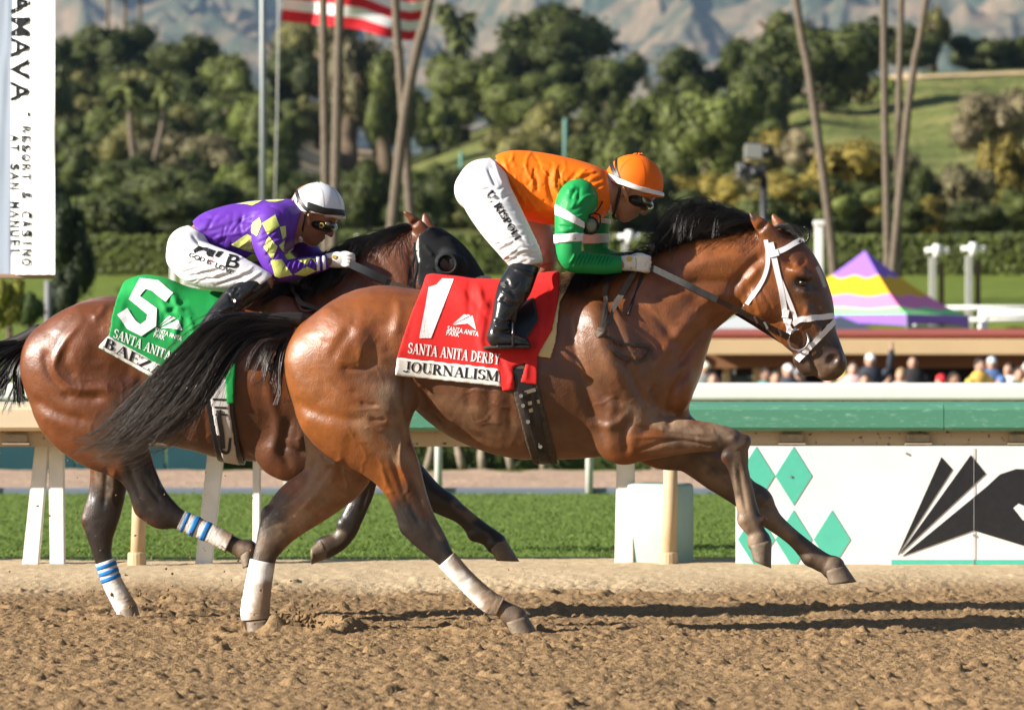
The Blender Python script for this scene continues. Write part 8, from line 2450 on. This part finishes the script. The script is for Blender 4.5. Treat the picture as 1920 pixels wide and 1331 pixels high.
mb = MB(); x = xx(1536, 88); mb.box((x, 88, 2.9), (.16, .16, 2.0), bev=.02); mb.box((x, 88, 3.92), (.22, .22, .10), bev=.02)
tag(mb.build('white_post', M_white, None), 'white capped post just right of the white bridle browband', 'post')
# remote camera on its column
cm = empty('remote_camera', (xx(1425, 100), 100, 2.4)); tag(cm, "remote television camera on a thin black column above the nearer horse's crest", 'camera')
M_cam = mat('camera_black', (.03, .03, .033), .45, .4, noise=.2, nscale=10); M_camg = mat('camera_grey', (.22, .22, .21), .5, .4)
mb = MB(); mb.tube([(xx(1433, 100), 100, 2.4), (xx(1432, 100), 100, zz(332, 100))], .085, 12); mb.build('column', M_cam, cm, True)
def cbox(name, x0, y0, x1, y1, th, m, dy=0, rot_=0):
    a, b = P(x0, y0, 100 + dy), P(x1, y1, 100 + dy)
    mb = MB(); mb.box(tuple((a + b) / 2), (abs(b[0] - a[0]), th, abs(b[2] - a[2])), bev=.015, M=Matrix.Rotation(R(rot_), 4, 'Y')); return mb.build(name, m, cm)
cbox('camera_body', 1396, 271, 1430, 298, .35, M_camg, -.02, 4); cbox('lens', 1428, 272, 1450, 294, .18, M_cam, 0, -18); cbox('viewfinder', 1405, 266, 1420, 274, .12, M_cam)
cbox('cradle', 1394, 299, 1442, 304, .20, M_creamp, 0); cbox('pan_head', 1408, 310, 1436, 336, .38, M_cam, 0, 5); cbox('motor', 1382, 306, 1398, 332, .2, M_camg, .02, -8); cbox('motor', 1398, 312, 1410, 338, .2, M_cam, .04, 3)
for (a, b) in ((1390, 322), (1416, 324), (1440, 283)):
    mb = MB(); q = P(a, b, 99.8); mb.tube([q, q + [0, -.1, 0]], .095, 12); mb.build('dial', M_cam, cm, True)
mb = MB(); mb.tube(catmull([P(1398, 300, 99.85), P(1390, 312, 99.8), P(1404, 342, 99.85), P(1430, 345, 99.9)], 5), .022, 6); mb.build('cable', M_cam, cm, True)

# ------------------------------------------------------------------ left infield
def bush(px, py, rx, ry, d, color, label, seed, n=1500, leaf=.035):
    c = P(px, py, d); s_ = d / F
    root = empty('shrub', (c[0], d, float(terrain_z(c[0], d)))); tag(root, label, 'shrub')
    o = bpy.data.objects.new('foliage', CROWNS[seed % 8]); COL.objects.link(o); o.parent = root
    o.location = (0, 0, c[2] - root.location.z); o.scale = (rx * s_, rx * s_, ry * s_); o.color = (*color, 1); o.rotation_euler = (0, 0, seed * 1.3)
    mb = MB(); mb.tube([(c[0], d, root.location.z - .1), (c[0], d, c[2])], .04, 6); mb.build('stem', M_bark, root)
bush(18, 575, 48, 62, 57, (.19, .19, .03), 'yellow green shrub below the banner at the left edge', 3)
bush(58, 585, 30, 40, 60, (.05, .075, .02), 'dark clipped shrub beside the yellow green one', 5)
bush(130, 470, 52, 110, 66, (.026, .040, .014), 'tall dark conifer right of the banner', 1)
bush(118, 560, 40, 70, 64, (.022, .032, .012), 'dark shrub at the foot of the conifer', 2)
bush(265, 545, 70, 26, 75, (.07, .09, .02), 'low shrub behind the green saddle cloth', 4)
mb = MB(); x = xx(90, 61); mb.tube([(x, 61, 1.2), (x, 61, 2.3)], .05, 10)
tag(mb.build('grey_bin_post', mat('post_grey', (.18, .18, .18), .7), None, True), 'short grey post beside the dark clipped shrub', 'post')
lad = empty('starting_chair', (xx(350, 62), 62, 1.3)); tag(lad, 'white slatted stand seen above the green saddle cloth', 'stand')
for k in range(7):
    mb = MB(); mb.box(tuple(P(358, 510 + k * 9, 62)), (.24, .03, .03)); mb.build('slat', M_white, lad)
for px in (342, 374):
    mb = MB(); mb.box(tuple(P(px, 540, 62.05)), (.035, .04, .6)); mb.build('upright', M_white, lad)
mb = MB(); mb.box(tuple(P(324, 530, 60)), (.07, .07, .75), bev=.008); tag(mb.build('white_post', M_white, None), "white post under the purple jockey's seat", 'post')
bld = empty('hill_house', P(1210, 152, 302)); tag(bld, 'tiny pale house on the skyline', 'house')
mb = MB(); q = P(1212, 158, 302); mb.box(tuple(q), (.55, .6, .7)); mb.build('wall', M_creamp, bld); mb = MB(); mb.prism([(q[0] - .36, q[2] + .36), (q[0] + .36, q[2] + .36), (q[0], q[2] + .55)], 301.6, 302.4); mb.build('roof', M_tan, bld)
mb = MB(); mb.box((q[0] - .03, 301.69, q[2]), (.14, .02, .2)); mb.build('window', M_glass, bld)

# ------------------------------------------------------------------ spectators
def spectator(px, py, d, label, shirt, cap=None, raised=False, skin=(.45, .26, .18), turn=0., hair=(.03, .02, .015)):
    top = P(px, py, d); z0 = top[2] - 1.74
    S = Sculpt(np.array([-.5, -.35, 0.]), np.array([.5, .35, 2.2 if raised else 1.8]), .019)
    def arms(g):
        for s_ in (-1, 1):
            if raised and s_ == 1:
                S.chain([(.19, 0, 1.40), (.27, -.08, 1.55), (.30, -.12, 1.78)], [.055 + g, .045 + g, .032 + g], [.055 + g, .045 + g, .032 + g], .03)
            else:
                S.chain([(s_ * .19, 0, 1.40), (s_ * .25, .0, 1.14), (s_ * .20, -.16, 1.02)], [.055 + g, .045 + g, .034 + g], [.055 + g, .045 + g, .034 + g], .03)
    def torso(g): S.chain([(0, 0, 1.40), (0, 0, 1.2), (0, 0, .95)], [.17 + g, .16 + g, .165 + g], [.105 + g, .11 + g, .12 + g], .05)
    def legs(g):
        for s_ in (-1, 1): S.chain([(s_ * .09, 0, .92), (s_ * .10, 0, .5), (s_ * .10, .01, .08)], [.09 + g, .065 + g, .045 + g], [.09 + g, .065 + g, .05 + g], .03)
    torso(0); arms(0); legs(0)
    for s_ in (-1, 1): S.chain([(s_ * .10, .03, .045), (s_ * .11, -.14, .03)], [.045, .035], [.05, .04], .02)
    S.chain([(0, .01, 1.44), (0, 0, 1.56)], [.058, .055], [.06, .055], .03)
    S.ell((0, 0, 1.645), .076, .108, .095, 0, .02); S.ell((0, -.095, 1.63), .013, .02, .022, 0, .012)
    for s_ in (-1, 1): S.ell((s_ * .078, .01, 1.635), .012, .03, .02, 0, .008); S.ell((s_ * .032, -.088, 1.655), .014, .010, .014, 0, .006, 'cut')
    hx, hz = (.30, 1.80) if raised else (.20, 1.02)
    hy = -.12 if raised else -.17
    S.ell((hx, hy - .01, hz + .03), .035, .06, .025, 0, .015)
    for k in range(4): S.chain([(hx - .022 + .015 * k, hy - .01, hz + .07), (hx - .026 + .019 * k, hy - .02, hz + (.125 if k in (1, 2) else .11))], [.011, .009], [.011, .009], .004)
    V, Q = S.mesh(1)
    root = empty('person', (top[0], d, z0)); tag(root, label, 'person', 'spectators under the pavilion')
    def put(name, V, Q, m):
        me = mesh_np(name, V, Q); o = bpy.data.objects.new(name, me); COL.objects.link(o); me.materials.append(m); me.polygons.foreach_set('use_smooth', np.ones(len(me.polygons), bool)); o.parent = root
        return o
    put('body', V, Q, mat('spectator_skin', skin, .55))
    S.f[:] = .5; torso(.018); arms(.014)
    S.halfspace((0, 0, .9), (0, 0, -1))
    if not raised: S.halfspace((0, -.05, 1.1), (0, -1, -.4))
    V, Q = S.mesh(1); put('shirt', V, Q, mat('spectator_shirt', shirt, .8))
    S.f[:] = .5; legs(.014); S.chain([(0, 0, .98), (0, 0, .9)], [.17, .16], [.13, .13], .04); S.halfspace((0, 0, 1.0), (0, 0, 1)); S.halfspace((0, 0, .08), (0, 0, -1))
    V, Q = S.mesh(1); put('trousers', V, Q, mat('spectator_trousers', (.05, .06, .09), .8))
    S.f[:] = .5
    if cap:
        S.ell((0, .005, 1.665), .086, .095, .104, 0, 0); S.halfspace((0, 0, 1.672), (0, -.15, -1)); S.chain([(0, -.08, 1.68), (0, -.16, 1.67)], [.05, .045], [.02, .012], .01)
        S.ell((0, -.125, 1.675), .07, .012, .07, 0, .006)
    else:
        S.ell((0, .015, 1.662), .086, .104, .103, 0, 0); S.halfspace((0, -.03, 1.66), (0, -1, -.75))
    V, Q = S.mesh(1)
    if len(V): put('cap' if cap else 'hair', V, Q, mat('cap_cloth' if cap else 'hair_dark', cap or hair, .8))
    root.rotation_euler = (0, 0, turn)
spectator(1320, 678, 66, 'spectator in a pale tan cap and grey shirt below the horse\'s chin strap area', (.25, .27, .25), (.66, .60, .46), turn=.3)
spectator(1301, 690, 67, 'spectator in a mauve shirt without a hat beside the one in the tan cap', (.34, .18, .25), None, turn=-.2)
spectator(1478, 684, 66, 'spectator in a white cap and dark shirt left of the horse\'s muzzle', (.05, .06, .08), (.72, .72, .70), turn=.2)
spectator(1455, 697, 65, 'spectator with dark hair and bare head left of the white cap', (.30, .13, .12), None, turn=.1)
spectator(1600, 680, 66, 'spectator in a pale pink top beside the man raising an arm', (.62, .42, .42), None, skin=(.50, .30, .22))
spectator(1632, 664, 67, 'man in a white cap and dark shirt raising one arm', (.03, .035, .05), (.66, .66, .64), True, turn=.1)
spectator(1690, 692, 65, 'fair haired spectator right of the man raising an arm', (.40, .34, .28), None, hair=(.30, .20, .09), turn=-.2)
spectator(1712, 668, 70, 'spectator in black standing behind the fair haired one', (.02, .02, .022), None)
spectator(1765, 703, 64, 'short spectator in a bright red cap', (.22, .22, .25), (.62, .02, .03))
spectator(1838, 674, 67, 'spectator in a yellow jacket near the right edge', (.66, .45, .10), None, turn=.5)
spectator(1860, 670, 69, 'spectator in a pale cap and blue shirt behind the yellow jacket', (.08, .14, .30), (.50, .58, .66))
spectator(1892, 682, 67, 'spectator in a white shirt near the right edge', (.70, .70, .70), None, turn=-.4)
spectator(1878, 705, 64, 'short spectator in a blue cap in front of the white shirt', (.30, .30, .32), (.08, .16, .34))
spectator(1912, 690, 66, 'spectator in a dark green top at the right edge of the photo', (.04, .09, .06), None)
spectator(1556, 700, 65, "spectator in a purple top right under the horse's lips", (.24, .12, .34), None)
spectator(1580, 694, 68, 'spectator in a lime yellow top beside the horse\'s lips', (.50, .62, .10), (.66, .58, .08))

_sp = [(1338, 700, 65, 'in a navy shirt', (.04, .05, .10), None), (1436, 692, 68, 'in a teal top', (.05, .25, .26), None), (1500, 690, 67, 'in a black top and grey cap', (.02, .02, .02), (.30, .30, .30)),
       (1665, 700, 68, 'in a checked beige shirt', (.42, .34, .24), None), (1790, 700, 66, 'in a green top', (.06, .30, .10), None), (1928, 680, 66, 'in a tan coat', (.45, .33, .18), (.62, .60, .55)), (1622, 702, 63.5, 'in a lilac top', (.42, .30, .55), None)]
for i, (a, b, c_, lab, sh, cp) in enumerate(_sp):
    spectator(a, b, c_, 'spectator ' + lab + ' among the crowd under the pavilion', sh, cp, turn=.5 * math.sin(i * 2.1), skin=((.45, .26, .18), (.28, .15, .09), (.52, .32, .24))[i % 3])
